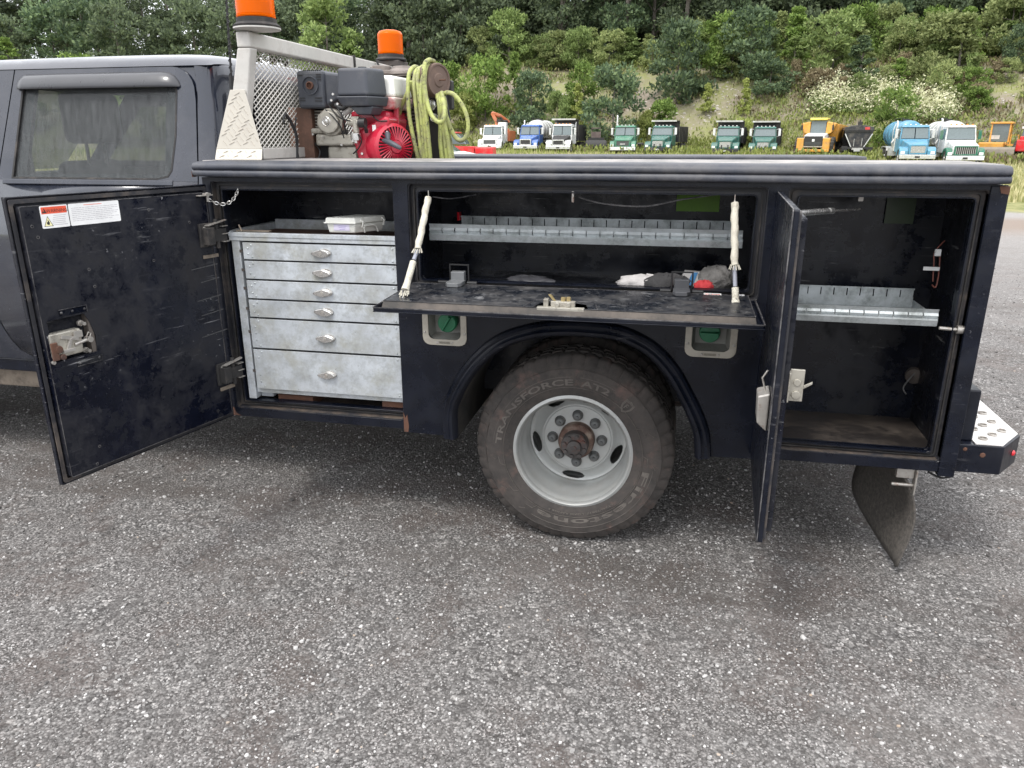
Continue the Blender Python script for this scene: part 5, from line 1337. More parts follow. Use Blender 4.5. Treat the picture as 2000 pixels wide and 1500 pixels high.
# beacons
def beacon(loc, label):
    t = thing('beacon_light', label, 'beacon', loc, 'amber beacons on the aluminium rack')
    x, y, z = loc
    b = MB(); b.lathe([(.086, 0), (.088, .006), (.080, .012), (.074, .016), (.074, .030), (.070, .032)], loc, (0, 0, 1), 40, True, True); b.build('base', m_rubber, t, smooth=40)
    b = MB(); pr = [(.0705, .034), (.0725, .040)]
    for i in range(20): pr += [(.0712 if i % 2 else .0695, .040+.0048*i+.0016)]
    pr += [(.0685, .140), (.060, .152), (.040, .158), (.001, .159)]
    b.lathe(pr, loc, (0, 0, 1), 48, True, False); b.build('lens', m_amber, t, smooth=50)
    b = MB(); b.lathe([(.03, .034), (.03, .05), (.045, .052), (.045, .085), (.02, .088), (.018, .12), (.001, .121)], loc, (0, 0, 1), 20, True, False); b.build('reflector', mat('dull_reflector', (.25, .10, .02), .3), t)
    return t
b = MB(); b.lathe([(.040, -.012), (.088, -.006), (.088, -.001)], (-1.252, .13, 1.992), (0, 0, 1), 30, True, True); b.build('beacon_bracket', m_alu, rack)
beacon((-1.252, .13, 1.992), 'larger looking amber beacon on the near post of the aluminium rack')
beacon((-1.300, 1.67, 2.012), 'amber beacon at the far end of the aluminium rack above the compressor')
b = MB(); b.box(-1.36, -1.23, 1.60, 1.76, 1.979, 2.010); b.build('beacon_bracket', m_iron, rack, bevel=.004)

# ================================================================== compressor set
comp = thing('air_compressor', 'petrol engine air compressor with red fan cover on the truck bed', 'compressor', (-.95, .75, 1.0), None)
YE = .50
def pbox(b, x0, x1, y0, y1, Y, d):
    a = P(x0, (y0+y1)/2, Y); c = P(x1, (y0+y1)/2, Y); t_ = P((x0+x1)/2, y0, Y); u_ = P((x0+x1)/2, y1, Y)
    b.box(a.x, c.x, Y, Y+d, u_.z, t_.z); return (a.x, c.x, u_.z, t_.z)
rotE = Matrix.Translation((-1.05, .5, 0)) @ Matrix.Rotation(R(0), 4, 'Z') @ Matrix.Translation((1.05, -.5, 0))
# tank and skid below
b = MB(); b.cyl((-1.30, .95, 1.17), (-.35, .95, 1.17), .17, 32); b.build('air_tank', m_iron, comp, smooth=40)
b = MB(); b.box(-1.30, -.50, .50, 1.10, 1.37, 1.385); b.box(-1.2, -1.15, .55, 1.05, 1.0005, 1.37); b.box(-.6, -.55, .55, 1.05, 1.0005, 1.37); b.build('skid_frame', m_iron, comp, bevel=.003)
# muffler with guard
b = MB(); x0, x1, z0, z1 = pbox(b, 580, 633, 137, 212, .46, .20); muf = b.build('muffler_guard', m_dkplastic, comp, bevel=.014, seg=3)
b = MB(); x2 = P(668, 180, .50).x; b.hexa([(x1-.012, .475, z0+.004), (x2, .500, z0+.045), (x2, .64, z0+.045), (x1-.012, .64, z0+.004), (x1-.012, .475, z1-.006), (x2, .500, z1-.014), (x2, .64, z1-.014), (x1-.012, .64, z1-.006)]); b.build('muffler_body', m_dkplastic, comp, bevel=.010, seg=3)
b = MB(); c = P(606, 167, .459); b.lathe([(.031, .0), (.034, -.007), (.037, -.007), (.038, .0)], (c.x, .459, c.z), (0, 1, 0), 32); b.build('exhaust_ring', m_dkplastic, muf, smooth=40)
b = MB(); b.lathe([(.016, 0), (.016, -.010), (.012, -.011), (.011, .0), (.001, .001)], (c.x, .458, c.z), (0, 1, 0), 24, True, False); b.build('exhaust_outlet', m_rust, muf, smooth=40)
b = MB()
for (a, e, zz) in ((x0+.008, x0+.030, z1-.022), (x1-.032, x1-.010, z1-.020), (x1-.032, x1-.010, z1-.030), (x1-.028, x1-.010, z1-.040), (x0+.010, x0+.034, z0+.040), (x0+.010, x0+.034, z0+.030), (x1-.045, x1-.012, z0+.040), (x1-.045, x1-.012, z0+.028)): b.box(a, e, .4575, .461, zz, zz+.0045)
for i in range(9): b.box(x0+.030+i*.0095, x0+.035+i*.0095, .465, .50, z1-.006, z1+.001)
b.build('vent_slots', m_black, muf)
# air cleaner
def fr(b, pts0, Y0, pts1, Y1):
    "frustum between two measured rectangles (px) at two depths"
    a = [P(x, y, Y0) for x, y in pts0]; c = [P(x, y, Y1) for x, y in pts1]
    b.hexa([a[0], a[1], c[1], c[0], a[3], a[2], c[2], c[3]])
b = MB(); A = P(657, 193, .40); B_ = P(743, 193, .40); zt = P(700, 132, .42).z; zb = P(700, 187, .40).z
b.hexa([(A.x, .40, zb), (B_.x-.060, .40, zb), (B_.x-.012, .52, zb), (A.x+.03, .56, zb), (A.x+.004, .412, zt), (B_.x-.064, .412, zt), (B_.x-.022, .52, zt), (A.x+.034, .55, zt)])
b.build('air_cleaner', m_dkplastic, comp, bevel=.012, seg=4)
b = MB(); zc = P(700, 205, .40).z
b.hexa([(A.x+.020, .41, zc-.004), (B_.x-.060, .41, zc-.004), (B_.x-.018, .52, zc-.004), (A.x+.04, .55, zc-.004), (A.x-.003, .394, zb-.001), (B_.x-.056, .394, zb-.001), (B_.x-.006, .52, zb-.001), (A.x+.028, .565, zb-.001)])
b.build('air_cleaner_base', m_dkplastic, comp, bevel=.006, seg=3)
b = MB(); z3 = P(705, 224, .42).z
b.hexa([(A.x+.075, .43, z3), (A.x+.135, .43, z3), (A.x+.145, .52, z3), (A.x+.085, .52, z3), (A.x+.045, .425, zc-.005), (A.x+.150, .425, zc-.005), (A.x+.165, .52, zc-.005), (A.x+.055, .53, zc-.005)])
b.build('intake_elbow', m_dkplastic, comp, bevel=.006, seg=3)
b = MB(); q = P(707, 129, .47); b.cyl((q.x, .47, zt-.002), (q.x, .47, zt+.007), .018, 16); b.build('air_cleaner_knob', m_black, comp, bevel=.002)
# fuel tank: white above, red below
b = MB(); a = P(726, 180, .56); c = P(776, 180, .56); zt2 = P(750, 147, .56).z; zb2 = P(750, 190, .56).z; zc2 = P(750, 214, .56).z
b.hexa([(a.x, .53, zb2), (c.x, .53, zb2), (c.x+.01, .80, zb2), (a.x, .80, zb2), (a.x+.005, .545, zt2), (c.x-.015, .545, zt2), (c.x-.005, .79, zt2), (a.x+.005, .79, zt2)])
tank = b.build('engine_fuel_tank', m_white, comp, bevel=.016, seg=4)
b = MB(); b.hexa([(a.x, .54, zc2), (c.x-.012, .54, zc2), (c.x-.012, .79, zc2), (a.x, .79, zc2), (a.x, .522, zb2-.0008), (c.x+.006, .522, zb2-.0008), (c.x+.012, .81, zb2-.0008), (a.x, .81, zb2-.0008)]); b.build('tank_lower_half', mat('pinkish_white_plastic', (.62, .50, .46), .4, dirt=((.45, .03, .05), 4, .50, .62)), tank, bevel=.010, seg=3)
# engine body
b = MB(); pbox(b, 684, 762, 216, 262, .53, .24); b.build('engine_shroud', m_red, comp, bevel=.018, seg=3)
b = MB()
a = [P(x, y, .47) for x, y in ((686, 262), (752, 226), (760, 232), (750, 330), (705, 330))]
b.plate([(v.x, v.z) for v in a], [], .47, .70); b.build('fan_cover', m_red, comp, bevel=.012, seg=3)
b = MB(); q0, q1 = P(728, 244, .4665), P(735, 294, .4665); b.hexa([(q0.x, .466, q1.z), (q0.x+.017, .466, q1.z), (q0.x+.017, .4685, q1.z), (q0.x, .4685, q1.z), (q0.x-.003, .466, q0.z), (q0.x+.013, .466, q0.z), (q0.x+.013, .4685, q0.z), (q0.x-.003, .4685, q0.z)]); b.build('white_label', m_whitep, comp)
# recoil starter housing: drum facing right and forward
ctr = P(770, 283, .50); ctr.z -= .008; axd = Vector((.80, -.60, .0)).normalized()
b = MB(); b.lathe([(.098, -.075), (.100, -.015), (.096, .000), (.086, .007), (.084, .009)], ctr, axd, 48, False, False); b.lathe([(.028, .016), (.026, .020), (.001, .021)], ctr, axd, 24); rec = b.build('recoil_housing', m_red, comp, smooth=40)
b = MB(); b.lathe([(.0835, .0078), (.083, .002), (.028, .004), (.0280, .015)], ctr, axd, 40); b.build('recoil_recess', m_black, rec)
b = MB(); up_ = Vector((0, 0, 1)); sd_ = axd.cross(up_)
for k in range(34):
    a_ = 2*math.pi*k/34
    p1_ = ctr+(up_*math.cos(a_)+sd_*math.sin(a_))*.029+axd*.0145; p2_ = ctr+(up_*math.cos(a_+.18)+sd_*math.sin(a_+.18))*.084+axd*.0085
    b.tube([p1_, p2_], .0036, 4)
b.build('recoil_spokes', m_red, rec)
b = MB()
for k in range(4):
    a_ = -.15+k*.17; v_ = up_*math.cos(a_)-sd_*math.sin(a_)*-1
    p1_ = ctr+v_*.0985-axd*.012; p2_ = ctr+v_*.100-axd*.055; b.tube([p1_, p2_], .0035, 4)
b.build('recoil_slots', m_black, rec)
b = MB(); h0 = P(752, 266, .43); h1 = P(783, 288, .38); b.tube([P(757, 262, .45), P(758, 275, .42)], [.013, .009], 10); b.tube(smoothpath([P(748, 274, .42), P(758, 277, .41), P(772, 284, .395), P(783, 290, .39)], 3), [.007, .009, .011, .012, .012, .012, .011, .010, .009, .006], 10); b.build('pull_handle', m_dkplastic, rec, smooth=50)
b = MB(); b.box(*[P(772, 230, .6).x, P(781, 230, .6).x], .58, .60, P(775, 262, .6).z, P(775, 197, .6).z); b.build('control_bracket', m_red, comp, bevel=.003)
# valve cover (octagonal) and head
b = MB(); c = P(643, 239, .46); oc = [(c.x+.062*math.cos(R(a)), c.z+.058*math.sin(R(a))) for a in (8, 52, 82, 108, 150, 190, 225, 262, 300, 335)]
b.plate(oc, [], .462, .50); oc2 = [(c.x+(x-c.x)*.80, c.z+(z-c.z)*.80) for x, z in oc]; b.plate(oc2, [], .443, .4615); vc = b.build('valve_cover', m_cast, comp, bevel=.007, seg=3)
b = MB(); b.lathe([(.020, 0), (.018, -.002), (.011, .002), (.010, -.006), (.001, -.007)], (c.x-.006, .4425, c.z+.004), (0, 1, 0), 24); b.build('valve_cover_bolt', m_chrome, vc, smooth=40)
b = MB(); pbox(b, 616, 690, 262, 285, .47, .2); pbox(b, 606, 640, 250, 262, .485, .12); b.build('cylinder_head', m_cast, comp, bevel=.01, seg=3)
b = MB()
for i in range(7): pbox(b, 610, 640, 216+i*6, 219+i*6, .53, .12)
b.build('cooling_fins', m_cast, comp)
b = MB(); pbox(b, 640, 698, 284, 330, .49, .24); pbox(b, 650, 705, 262, 284, .475, .15); b.build('crankcase', m_cast, comp, bevel=.014, seg=3)
# carburettor
b = MB(); c = P(690, 238, .44); b.cyl((c.x-.030, .455, c.z), (c.x+.035, .455, c.z), .017, 14); b.cyl((c.x+.006, .45, c.z-.045), (c.x+.006, .45, c.z+.012), .014, 14); b.box(c.x-.012, c.x+.024, .44, .47, c.z+.004, c.z+.022)
b.build('carburettor', m_cast, comp, bevel=.003)
b = MB(); b.cyl((c.x+.004, .448, c.z-.074), (c.x+.004, .448, c.z-.046), .023, 18); b.cyl((c.x+.004, .448, c.z-.086), (c.x+.004, .448, c.z-.074), .009, 8); b.build('float_bowl', m_chrome, comp, smooth=40)
b = MB(); b.cyl((c.x+.030, .43, c.z-.004), (c.x+.060, .43, c.z-.004), .020, 16); b.tube(smoothpath([P(660, 212, .45), P(668, 226, .44), P(672, 240, .45), P(676, 262, .47)]), .004, 6); b.tube(smoothpath([P(655, 205, .46), P(668, 212, .45), P(680, 205, .45), P(690, 208, .46)]), .009, 8); b.tube(smoothpath([P(700, 232, .43), P(712, 246, .43), P(716, 258, .45)]), .008, 8)
b.build('hoses_and_choke', m_black, comp, smooth=60)
b = MB(); c = P(678, 214, .46); b.cyl((c.x-.02, .47, c.z-.015), (c.x+.02, .47, c.z+.012), .015, 12); b.build('intake_duct', mat('translucent_grey_duct', (.4, .38, .36), .4), comp, smooth=40)
b = MB()
for pts_ in ([(636, 214, .455), (650, 228, .44), (664, 246, .442), (672, 270, .455)], [(642, 205, .46), (655, 222, .45), (668, 232, .435), (684, 236, .43)], [(700, 262, .43), (706, 275, .44), (700, 290, .45), (690, 300, .46)], [(724, 215, .48), (730, 228, .47), (740, 236, .465), (756, 236, .47)], [(615, 280, .50), (625, 295, .48), (622, 310, .47)]):
    b.tube(smoothpath([P(*q) for q in pts_]), .0032, 6)
b.build('fuel_and_wire_lines', m_black, comp, smooth=60)
b = MB()
for px_, py_, Y_ in ((648, 196, .455), (660, 203, .455), (690, 275, .463), (668, 283, .47), (632, 268, .468), (708, 300, .468), (745, 300, .468), (757, 258, .466), (612, 262, .483), (690, 250, .452), (651, 184, .462)):
    q = P(px_, py_, Y_); b.cyl(q, q-Vector((0, .006, 0)), .0055, 6)
b.build('engine_bolts', m_chrome, comp)
# rust brown box beside the engine
b = MB(); x0_, x1_, z0_, z1_ = pbox(b, 566, 612, 210, 330, .50, .14); b.build('belt_guard', m_rustbox, comp, bevel=.004)
b = MB(); b.box(x1_+.001, x1_+.07, .56, .72, z0_, z1_-.09); b.build('guard_post', m_black, comp)
# pump: finned cylinder, head and pulleys
pc = P(797, 190, .80)
b = MB(); zt_ = P(797, 148, .80).z; zz = zt_; pr = []
k = 0
while zz > P(797, 245, .80).z:
    rr_ = .072+.010*min(1, k/5); pr += [(rr_, zz), (rr_+.001, zz-.005), (.05, zz-.006), (.05, zz-.0135)]; zz -= .0155; k += 1
b.lathe([(r_, h-1.0) for r_, h in pr], (pc.x, .80, 1.0), (0, 0, 1), 28, True, True); b.build('pump_cylinder', m_iron, comp, smooth=35)
b = MB(); h = P(768, 136, .75); b.lathe([(.075, zt_+.003-1), (.072, zt_+.018-1), (.05, zt_+.030-1), (.048, zt_+.040-1), (.001, zt_+.041-1)], (pc.x-.02, .80, 1.0), (0, 0, 1), 10, True, False); b.cyl((pc.x-.115, .78, zt_), (pc.x-.115, .78, zt_+.042), .045, 14); b.box(pc.x-.15, pc.x+.03, .74, .86, zt_+.004, zt_+.022); b.cyl((pc.x-.15, .75, zt_+.022), (pc.x-.15, .75, zt_+.036), .011, 8); b.build('pump_head', mat('pale_dusty_casting', (.18, .155, .14), .7, vary=.4), comp, bevel=.004)
b = MB(); a = P(785, 245, .80); c = P(830, 245, .80); b.box(a.x-.02, c.x+.01, .70, .92, 1.386, a.z); b.build('pump_crankcase', m_iron, comp, bevel=.02, seg=3)
b = MB(); b.tube(smoothpath([P(812, 240, .70), P(816, 262, .69), P(819, 285, .69), P(822, 320, .69)]), [.012, .016, .012, .016, .012, .018, .014, .012, .016, .018, .014, .018, .018, .018, .02, .02, .02, .02, .02][:19], 10); b.build('drain_fitting', m_iron, comp)
# drum and stand holding the hose
b = MB(); c0 = P(836, 158, .66); c1 = P(856, 157, .63)
axd2 = Vector((.88, -.46, 0)).normalized(); L_ = .070
b.lathe([(.001, 0), (.066, 0), (.070, .004), (.070, L_-.006), (.067, L_), (.060, L_), (.058, L_-.004), (.030, L_-.003), (.026, L_+.001), (.001, L_+.002)], c0, axd2, 40); drum = b.build('hose_hanger_drum', m_drum, comp, smooth=35)
b = MB(); s_ = c0+axd2*(L_+.002); b.tube([s_+Vector((0, 0, .0)), s_+axd2*.02+Vector((.012, 0, .0))], .003, 6); b.build('drum_pin', m_rust, drum)
b = MB(); a = P(842, 190, .70); b.box(a.x-.012, a.x+.035, .69, .72, 1.386, a.z+.03); b.tube(smoothpath([P(868, 170, .72), P(872, 200, .72), P(878, 240, .72), P(876, 300, .72)]), .006, 6); b.build('hanger_stand', m_black, comp)
b = MB(); a = P(864, 157, .80); c = P(884, 214, .80); b.plate(rrect(a.x-.03, c.x, c.z, a.z, .008), [rrect(a.x-.02, c.x-.010, c.z+.04, a.z-.012, .004)], .79, .83); b.box(a.x-.02, c.x-.012, .815, .829, c.z+.01, a.z-.02); b.build('switch_box', m_black, comp, bevel=.003)
b = MB(); a = P(845, 205, .67); b.lathe([(.026, 0), (.026, .012), (.022, .014), (.001, .014)], (a.x-.01, .675, a.z), (0, -1, 0), 20, True); a = P(848, 216, .67); b.lathe([(.018, 0), (.018, .012), (.001, .013)], (a.x, .675, a.z-.03), (0, -1, 0), 20, True); b.build('pressure_gauge', m_chrome, comp, smooth=40)
# air hose: many loops hung over the drum (one long thing)
hose = MB(); rH = .0095
def strand(pts): hose.tube(smoothpath([P(x, y, Y) for x, y, Y in pts], 5), rH, 8)
strand([(822, 330, .60), (812, 290, .58), (800, 230, .57), (797, 180, .57), (799, 145, .60), (808, 131, .66), (818, 134, .74), (826, 150, .76)])
strand([(833, 330, .58), (828, 290, .57), (824, 240, .56), (818, 180, .56), (816, 150, .58), (822, 133, .64), (832, 129, .70), (840, 140, .76)])
strand([(842, 330, .56), (838, 280, .55), (832, 220, .54), (829, 170, .54), (831, 135, .57), (838, 126, .62), (848, 128, .66), (850, 145, .70)])
strand([(828, 330, .59), (822, 290, .57), (815, 230, .57), (811, 190, .57), (809, 160, .58), (813, 138, .64), (824, 133, .70)])
strand([(838, 330, .57), (833, 290, .56), (829, 230, .55), (822, 195, .55), (824, 160, .57), (830, 140, .60), (836, 134, .66)])
strand([(831, 124, .60), (828, 133, .545), (829, 165, .54), (834, 200, .53), (843, 225, .52), (855, 238, .51), (864, 236, .51), (868, 222, .52), (867, 200, .55), (862, 180, .58)])
strand([(848, 120, .64), (838, 117, .60), (830, 124, .56), (829, 140, .55)])
strand([(800, 168, .60), (794, 185, .60), (784, 208, .62), (780, 222, .64)])
strand([(803, 158, .58), (806, 180, .60), (812, 200, .62), (818, 230, .64)])
for k, (x0_, x1_, x2_) in enumerate(((866, 869, 882), (862, 866, 876), (858, 862, 868), (870, 872, 886), (858, 860, 866))):
    strand([(x0_-4, 182+k*2, .60), (x0_-1, 200, .55+.008*k), (x1_, 240, .55+.008*k), (x2_-6, 280, .56+.008*k), (x2_, 330, .57+.008*k)])
strand([(864, 185, .60), (874, 181, .58), (888, 186, .57), (902, 204, .57), (912, 228, .57), (914, 252, .57), (908, 270, .57), (898, 274, .57), (888, 266, .57), (879, 248, .56), (872, 228, .55), (866, 205, .55)])
strand([(790, 299, .62), (802, 297, .62), (812, 293, .60), (820, 288, .60)])
ho = hose.build('air_hose', m_hose, None, smooth=60); tag(ho, 'dirty lime green air hose looped over the brown drum beside the engine', 'hose')

# ================================================================== drawer cabinet in the front compartment
cabn = thing('drawer_cabinet', 'dirty aluminium tool cabinet with six riveted drawers in the front compartment', 'tool cabinet', (-1.03, .2, .50))
b = MB(); b.box(-1.393, -1.358, .017, .40, .533, 1.2035); b.box(-1.3575, -1.30, .055, .40, .533, .575); b.build('left_side', m_galv, cabn, bevel=.003)
b = MB(); b.box(-.672, -.668, .017, .40, .533, 1.2035); b.build('right_side', m_galv, cabn)
b = MB(); b.box(-1.3575, -.6725, .395, .40, .533, 1.2035); b.build('cabinet_back', m_galv, cabn)
b = MB(); b.box(-1.400, -.668, .012, .030, 1.204, 1.2195); b.box(-1.400, -.668, .009, .030, 1.2197, 1.2365); b.box(-1.400, -.668, .0305, .405, 1.204, 1.2075); b.box(-1.425, -1.400, .0305, .405, 1.204, 1.240); b.box(-1.3995, -.668, .385, .405, 1.208, 1.252)
b.build('top_tray', m_galv, cabn, bevel=.0015)
b = MB(); b.box(-1.398, -.67, .031, .384, 1.2078, 1.2105); b.build('tray_liner', m_rust, cabn)
b = MB(); b.box(-1.385, -1.24, .045, .07, 1.2366, 1.241); b.tube([(-1.372, .05, 1.262), (-1.352, .035, 1.238)], .003, 6); b.build('tray_scraps', m_dust_rail, cabn)
b = MB(); b.box(-1.357, -.673, .03, .39, .560, .5795); b.build('cabinet_floor', m_galv, cabn)
dz_ = [(1.1300, 1.197), (1.0515, 1.1235), (.9710, 1.0445), (.8930, .9640), (.7615, .8855), (.5815, .7535)]
hz = [1.163, 1.085, 1.006, .927, .818, .662]; hx = [-1.004, -1.006, -1.010, -1.013, -1.014, -1.020]
for i, ((a, c), h, x) in enumerate(zip(dz_, hz, hx)):
    xo = -1.345-(.004 if i > 3 else 0)
    b = MB(); b.box(xo, -.676, .016, .021, a, c); b.box(xo+.004, -.682, .0213, .36, a+.006, c-.010)
    dr = b.build('drawer', m_galv, cabn, bevel=.0012, seg=2)
    b = MB(); n_ = 2 if c-a < .1 else 4
    for s_, xx in ((1, xo+.022), (-1, -.694)):
        zs_ = [a+.010, a+.022, c-.022, c-.010] if n_ == 2 else [a+.010, a+.032, a+.062, c-.034, c-.010]
        for j, zz in enumerate(zs_): b.dome((xx+s_*(.016 if j in (0, len(zs_)-1) else 0), .016, zz), (0, -1, 0), .0042, .003, 10)
    o = b.build('rivets', m_galv2, dr, smooth=60); o['kind'] = 'stuff'
    # folding T handle: oval plate behind, pointed paddle in front
    b = MB(); ov = [(x+.016+.026*math.cos(t), h+.003+.0165*math.sin(t)) for t in np.linspace(0, 2*math.pi, 24, endpoint=False)]; b.plate(ov, [], .0095, .0158); hd = b.build('handle', m_chrome, dr, bevel=.002)
    b = MB(); tl = [.0, .06, -.05, .10, .04, .0][i]
    pl = [(-.040, .0), (-.032, .0075), (-.008, .0145), (.008, .0145), (.030, .0085), (.038, .0), (.030, -.0085), (.008, -.0145), (-.008, -.0145), (-.032, -.0075)]
    pl = [(x+p_*math.cos(tl)+q_*math.sin(tl), h-p_*math.sin(tl)+q_*math.cos(tl)) for p_, q_ in pl]
    b.plate(pl, [], -.001, .0092); hp = b.build('handle', m_chrome, dr, bevel=.0028, seg=3)
    b = MB(); b.box(x-.004, x+.006, -.0024, -.0012, h-.004, h+.004); b.lathe([(.0075, .0), (.0065, -.0015)], (x+.001, -.0012, h), (0, 1, 0), 14, True, True); hd2 = b.build('handle_lock', m_steel, dr)
# slide clips seen along the left edge
b = MB()
for z in (1.163, 1.087, 1.012, .928, .83, .66): b.box(-1.361, -1.349, .0155, .0168, z-.006, z+.005)
b.build('slide_clips', m_iron, cabn)
bl = MB(); bl.box(-1.28, -1.12, .06, .3, .5005, .545); bl.build('wood_block', m_rust, None)
wb = bpy.data.objects['wood_block']; tag(wb, 'rust red wood block under the left half of the drawer cabinet', 'wood block', 'blocks under the drawer cabinet')
bl = MB(); bl.box(-.80, -.70, .05, .3, .5005, .558); o = bl.build('wood_block', m_rust, None); tag(o, 'rust red wood block under the right end of the drawer cabinet', 'wood block', 'blocks under the drawer cabinet')
# white plastic case on the cabinet
wc = thing('plastic_case', 'white lidded plastic case with paper label on top of the drawer cabinet', 'case', (-.93, .15, 1.2366))
A = P(637, 430, .07); B2 = P(693, 432, .07); z0_, z1_, z2_ = 1.2369, P(660, 437, .07).z, P(660, 425, .07).z
b = MB(); b.hexa([(A.x+.006, .074, z0_), (B2.x-.006, .074, z0_), (B2.x+.062, .20, z0_), (A.x+.068, .20, z0_), (A.x, .07, z1_), (B2.x, .07, z1_), (B2.x+.070, .205, z1_), (A.x+.070, .205, z1_)]); b.build('case_body', m_white, wc, bevel=.005, seg=3)
b = MB(); b.hexa([(A.x-.005, .064, z1_+.001), (B2.x+.004, .064, z1_+.001), (B2.x+.076, .21, z1_+.001), (A.x+.066, .21, z1_+.001), (A.x-.001, .068, z2_), (B2.x-.001, .068, z2_), (B2.x+.071, .206, z2_), (A.x+.070, .206, z2_)]); b.build('lid', m_white, wc, bevel=.004, seg=3)
b = MB(); b.box(A.x-.008, B2.x+.006, .0615, .064, z1_+.001, z1_+.006); b.build('lid_rim', m_white, wc, bevel=.001)
b = MB(); zz = (z0_+z1_)/2
for t_ in (.15, .85): xx = B2.x+.070*t_; yy = .07+.14*t_; b.tube([(xx+.004, yy, z1_+.016), (xx+.016, yy, z1_+.006), (xx+.010, yy, z1_-.014)], .004, 6)
b.tube(smoothpath([(B2.x+.022, .11, z0_), (B2.x+.024, .11, z1_-.012), (B2.x+.050, .15, z1_-.012), (B2.x+.056, .165, z0_)]), .004, 6); b.build('case_clip', m_white, wc)
b = MB(); xm = (A.x+B2.x)/2; b.box(xm-.030, xm+.036, .0700, .0712, zz-.008, zz+.016); b.cur = 1
for i in range(3): b.box(xm-.012+i*.003, xm+.024-i*.004, .0693, .0699, zz+.009-i*.007, zz+.0105-i*.007)
b.build('paper_label', [mat('lilac_label', (.62, .58, .72), .6), mat('violet_ink', (.25, .2, .45), .6)], wc, fix=False)

# ================================================================== divider trays (slotted galvanised shelves)
def tray(name, x0, x1, yf, yb, zb, zt, zbt, pitch_, label, back=True, bx=None):
    t = thing(name, label, 'shelf tray', ((x0+x1)/2, (yf+yb)/2, zb), 'slotted divider trays in the compartments')
    b = MB(); h = zt-zb
    # front lip: lower band, raised bead, slotted band, upper band
    b.hexa([(x0, yf+.004, zb), (x1, yf+.004, zb), (x1, yf+.006, zb), (x0, yf+.006, zb), (x0, yf-.004, zb+h*.36), (x1, yf-.004, zb+h*.36), (x1, yf-.002, zb+h*.36), (x0, yf-.002, zb+h*.36)])
    b.hexa([(x0, yf-.004, zb+h*.36), (x1, yf-.004, zb+h*.36), (x1, yf-.002, zb+h*.36), (x0, yf-.002, zb+h*.36), (x0, yf+.008, zb+h*.44), (x1, yf+.008, zb+h*.44), (x1, yf+.010, zb+h*.44), (x0, yf+.010, zb+h*.44)])
    b.hexa([(x0, yf+.006, zb+h*.76), (x1, yf+.006, zb+h*.76), (x1, yf+.008, zb+h*.76), (x0, yf+.008, zb+h*.76), (x0, yf, zt), (x1, yf, zt), (x1, yf+.002, zt), (x0, yf+.002, zt)])
    n_ = max(1, round((x1-x0)/pitch_)); w_ = (x1-x0)/n_
    for i in range(n_):
        a, c = x0+i*w_+(.0022 if i else 0), x0+(i+1)*w_-(.0022 if i < n_-1 else 0)
        b.hexa([(a, yf+.008, zb+h*.44), (c, yf+.008, zb+h*.44), (c, yf+.010, zb+h*.44), (a, yf+.010, zb+h*.44), (a, yf-.001, zb+h*.62), (c, yf-.001, zb+h*.62), (c, yf+.001, zb+h*.62), (a, yf+.001, zb+h*.62)])
        b.hexa([(a, yf-.001, zb+h*.62), (c, yf-.001, zb+h*.62), (c, yf+.001, zb+h*.62), (a, yf+.001, zb+h*.62), (a, yf+.006, zb+h*.76), (c, yf+.006, zb+h*.76), (c, yf+.008, zb+h*.76), (a, yf+.008, zb+h*.76)])
    b.build('front_lip', m_galv2, t)
    b = MB(); b.box(x0, x1, yf+.010, yb, zb, zb+.002); b.build('tray_pan', m_galv2, t)
    b = MB(); xb0, xb1 = bx or (x0, x1)
    n_ = max(1, round((xb1-xb0)/pitch_)); w_ = (xb1-xb0)/n_
    b.box(xb0, xb1, yb, yb+.002, zb, zbt-.035); b.box(xb0, xb1, yb-.004, yb+.002, zbt-.006, zbt)
    for i in range(n_): b.box(xb0+i*w_+.002, xb0+(i+1)*w_-.002, yb, yb+.002, zbt-.0348, zbt-.0062)
    b.build('back_lip', m_galv2, t)
    b = MB(); b.box(x0-.003, x0-.0005, yf+.01, yb, zb, zb+.03); b.box(x1+.0005, x1+.003, yf+.01, yb, zb, zb+.03); b.build('end_bracket', m_galv2, t)
    return t
tray('divider_tray', -.592, .588, .12, .41, 1.212, 1.276, 1.280, .0505, 'long slotted galvanised tray in the open middle compartment', bx=(-.545, .585))
tray('divider_tray', .775, 1.252, .05, .36, .972, 1.032, 1.047, .050, 'shorter slotted galvanised tray in the rear compartment')
mb = MB(); mb.box(-.556, -.546, .39, .42, 1.262, 1.296); o = mb.build('red_tab', m_marker, truck)
# gloves, cloths and tools lying in the middle compartment
def blob(name, label, cat, c, s, mt, seed, k=14, group=None, sq=1.0):
    r_ = np.random.default_rng(seed); b = MB(); nU, nV = 22, 12; vs = []
    ph = r_.uniform(0, 6, (5, 2)); 
    for j in range(nV+1):
        v = math.pi*j/nV-math.pi/2
        for i in range(nU):
            u = 2*math.pi*i/nU
            q = 1+.16*math.sin(2*u+ph[0, 0])*math.cos(v)+.12*math.sin(5*u+3*v+ph[1, 0])+.07*math.sin(9*u-4*v+ph[2, 0])+.05*math.sin(13*v+ph[3, 0]+4*u)
            z = math.sin(v)*q*s[2]
            vs.append((c[0]+math.cos(u)*math.cos(v)**.8*q*s[0] if math.cos(v) > 0 else c[0], c[1]+math.sin(u)*math.cos(v)**.8*q*s[1] if math.cos(v) > 0 else c[1], max(1.0462, c[2]+z)))
    fs = [(j*nU+i, j*nU+(i+1) % nU, (j+1)*nU+(i+1) % nU, (j+1)*nU+i) for j in range(nV) for i in range(nU)]
    b.add(vs, fs); o = b.build(name, mt, None, smooth=70); tag(o, label, cat, group); return o
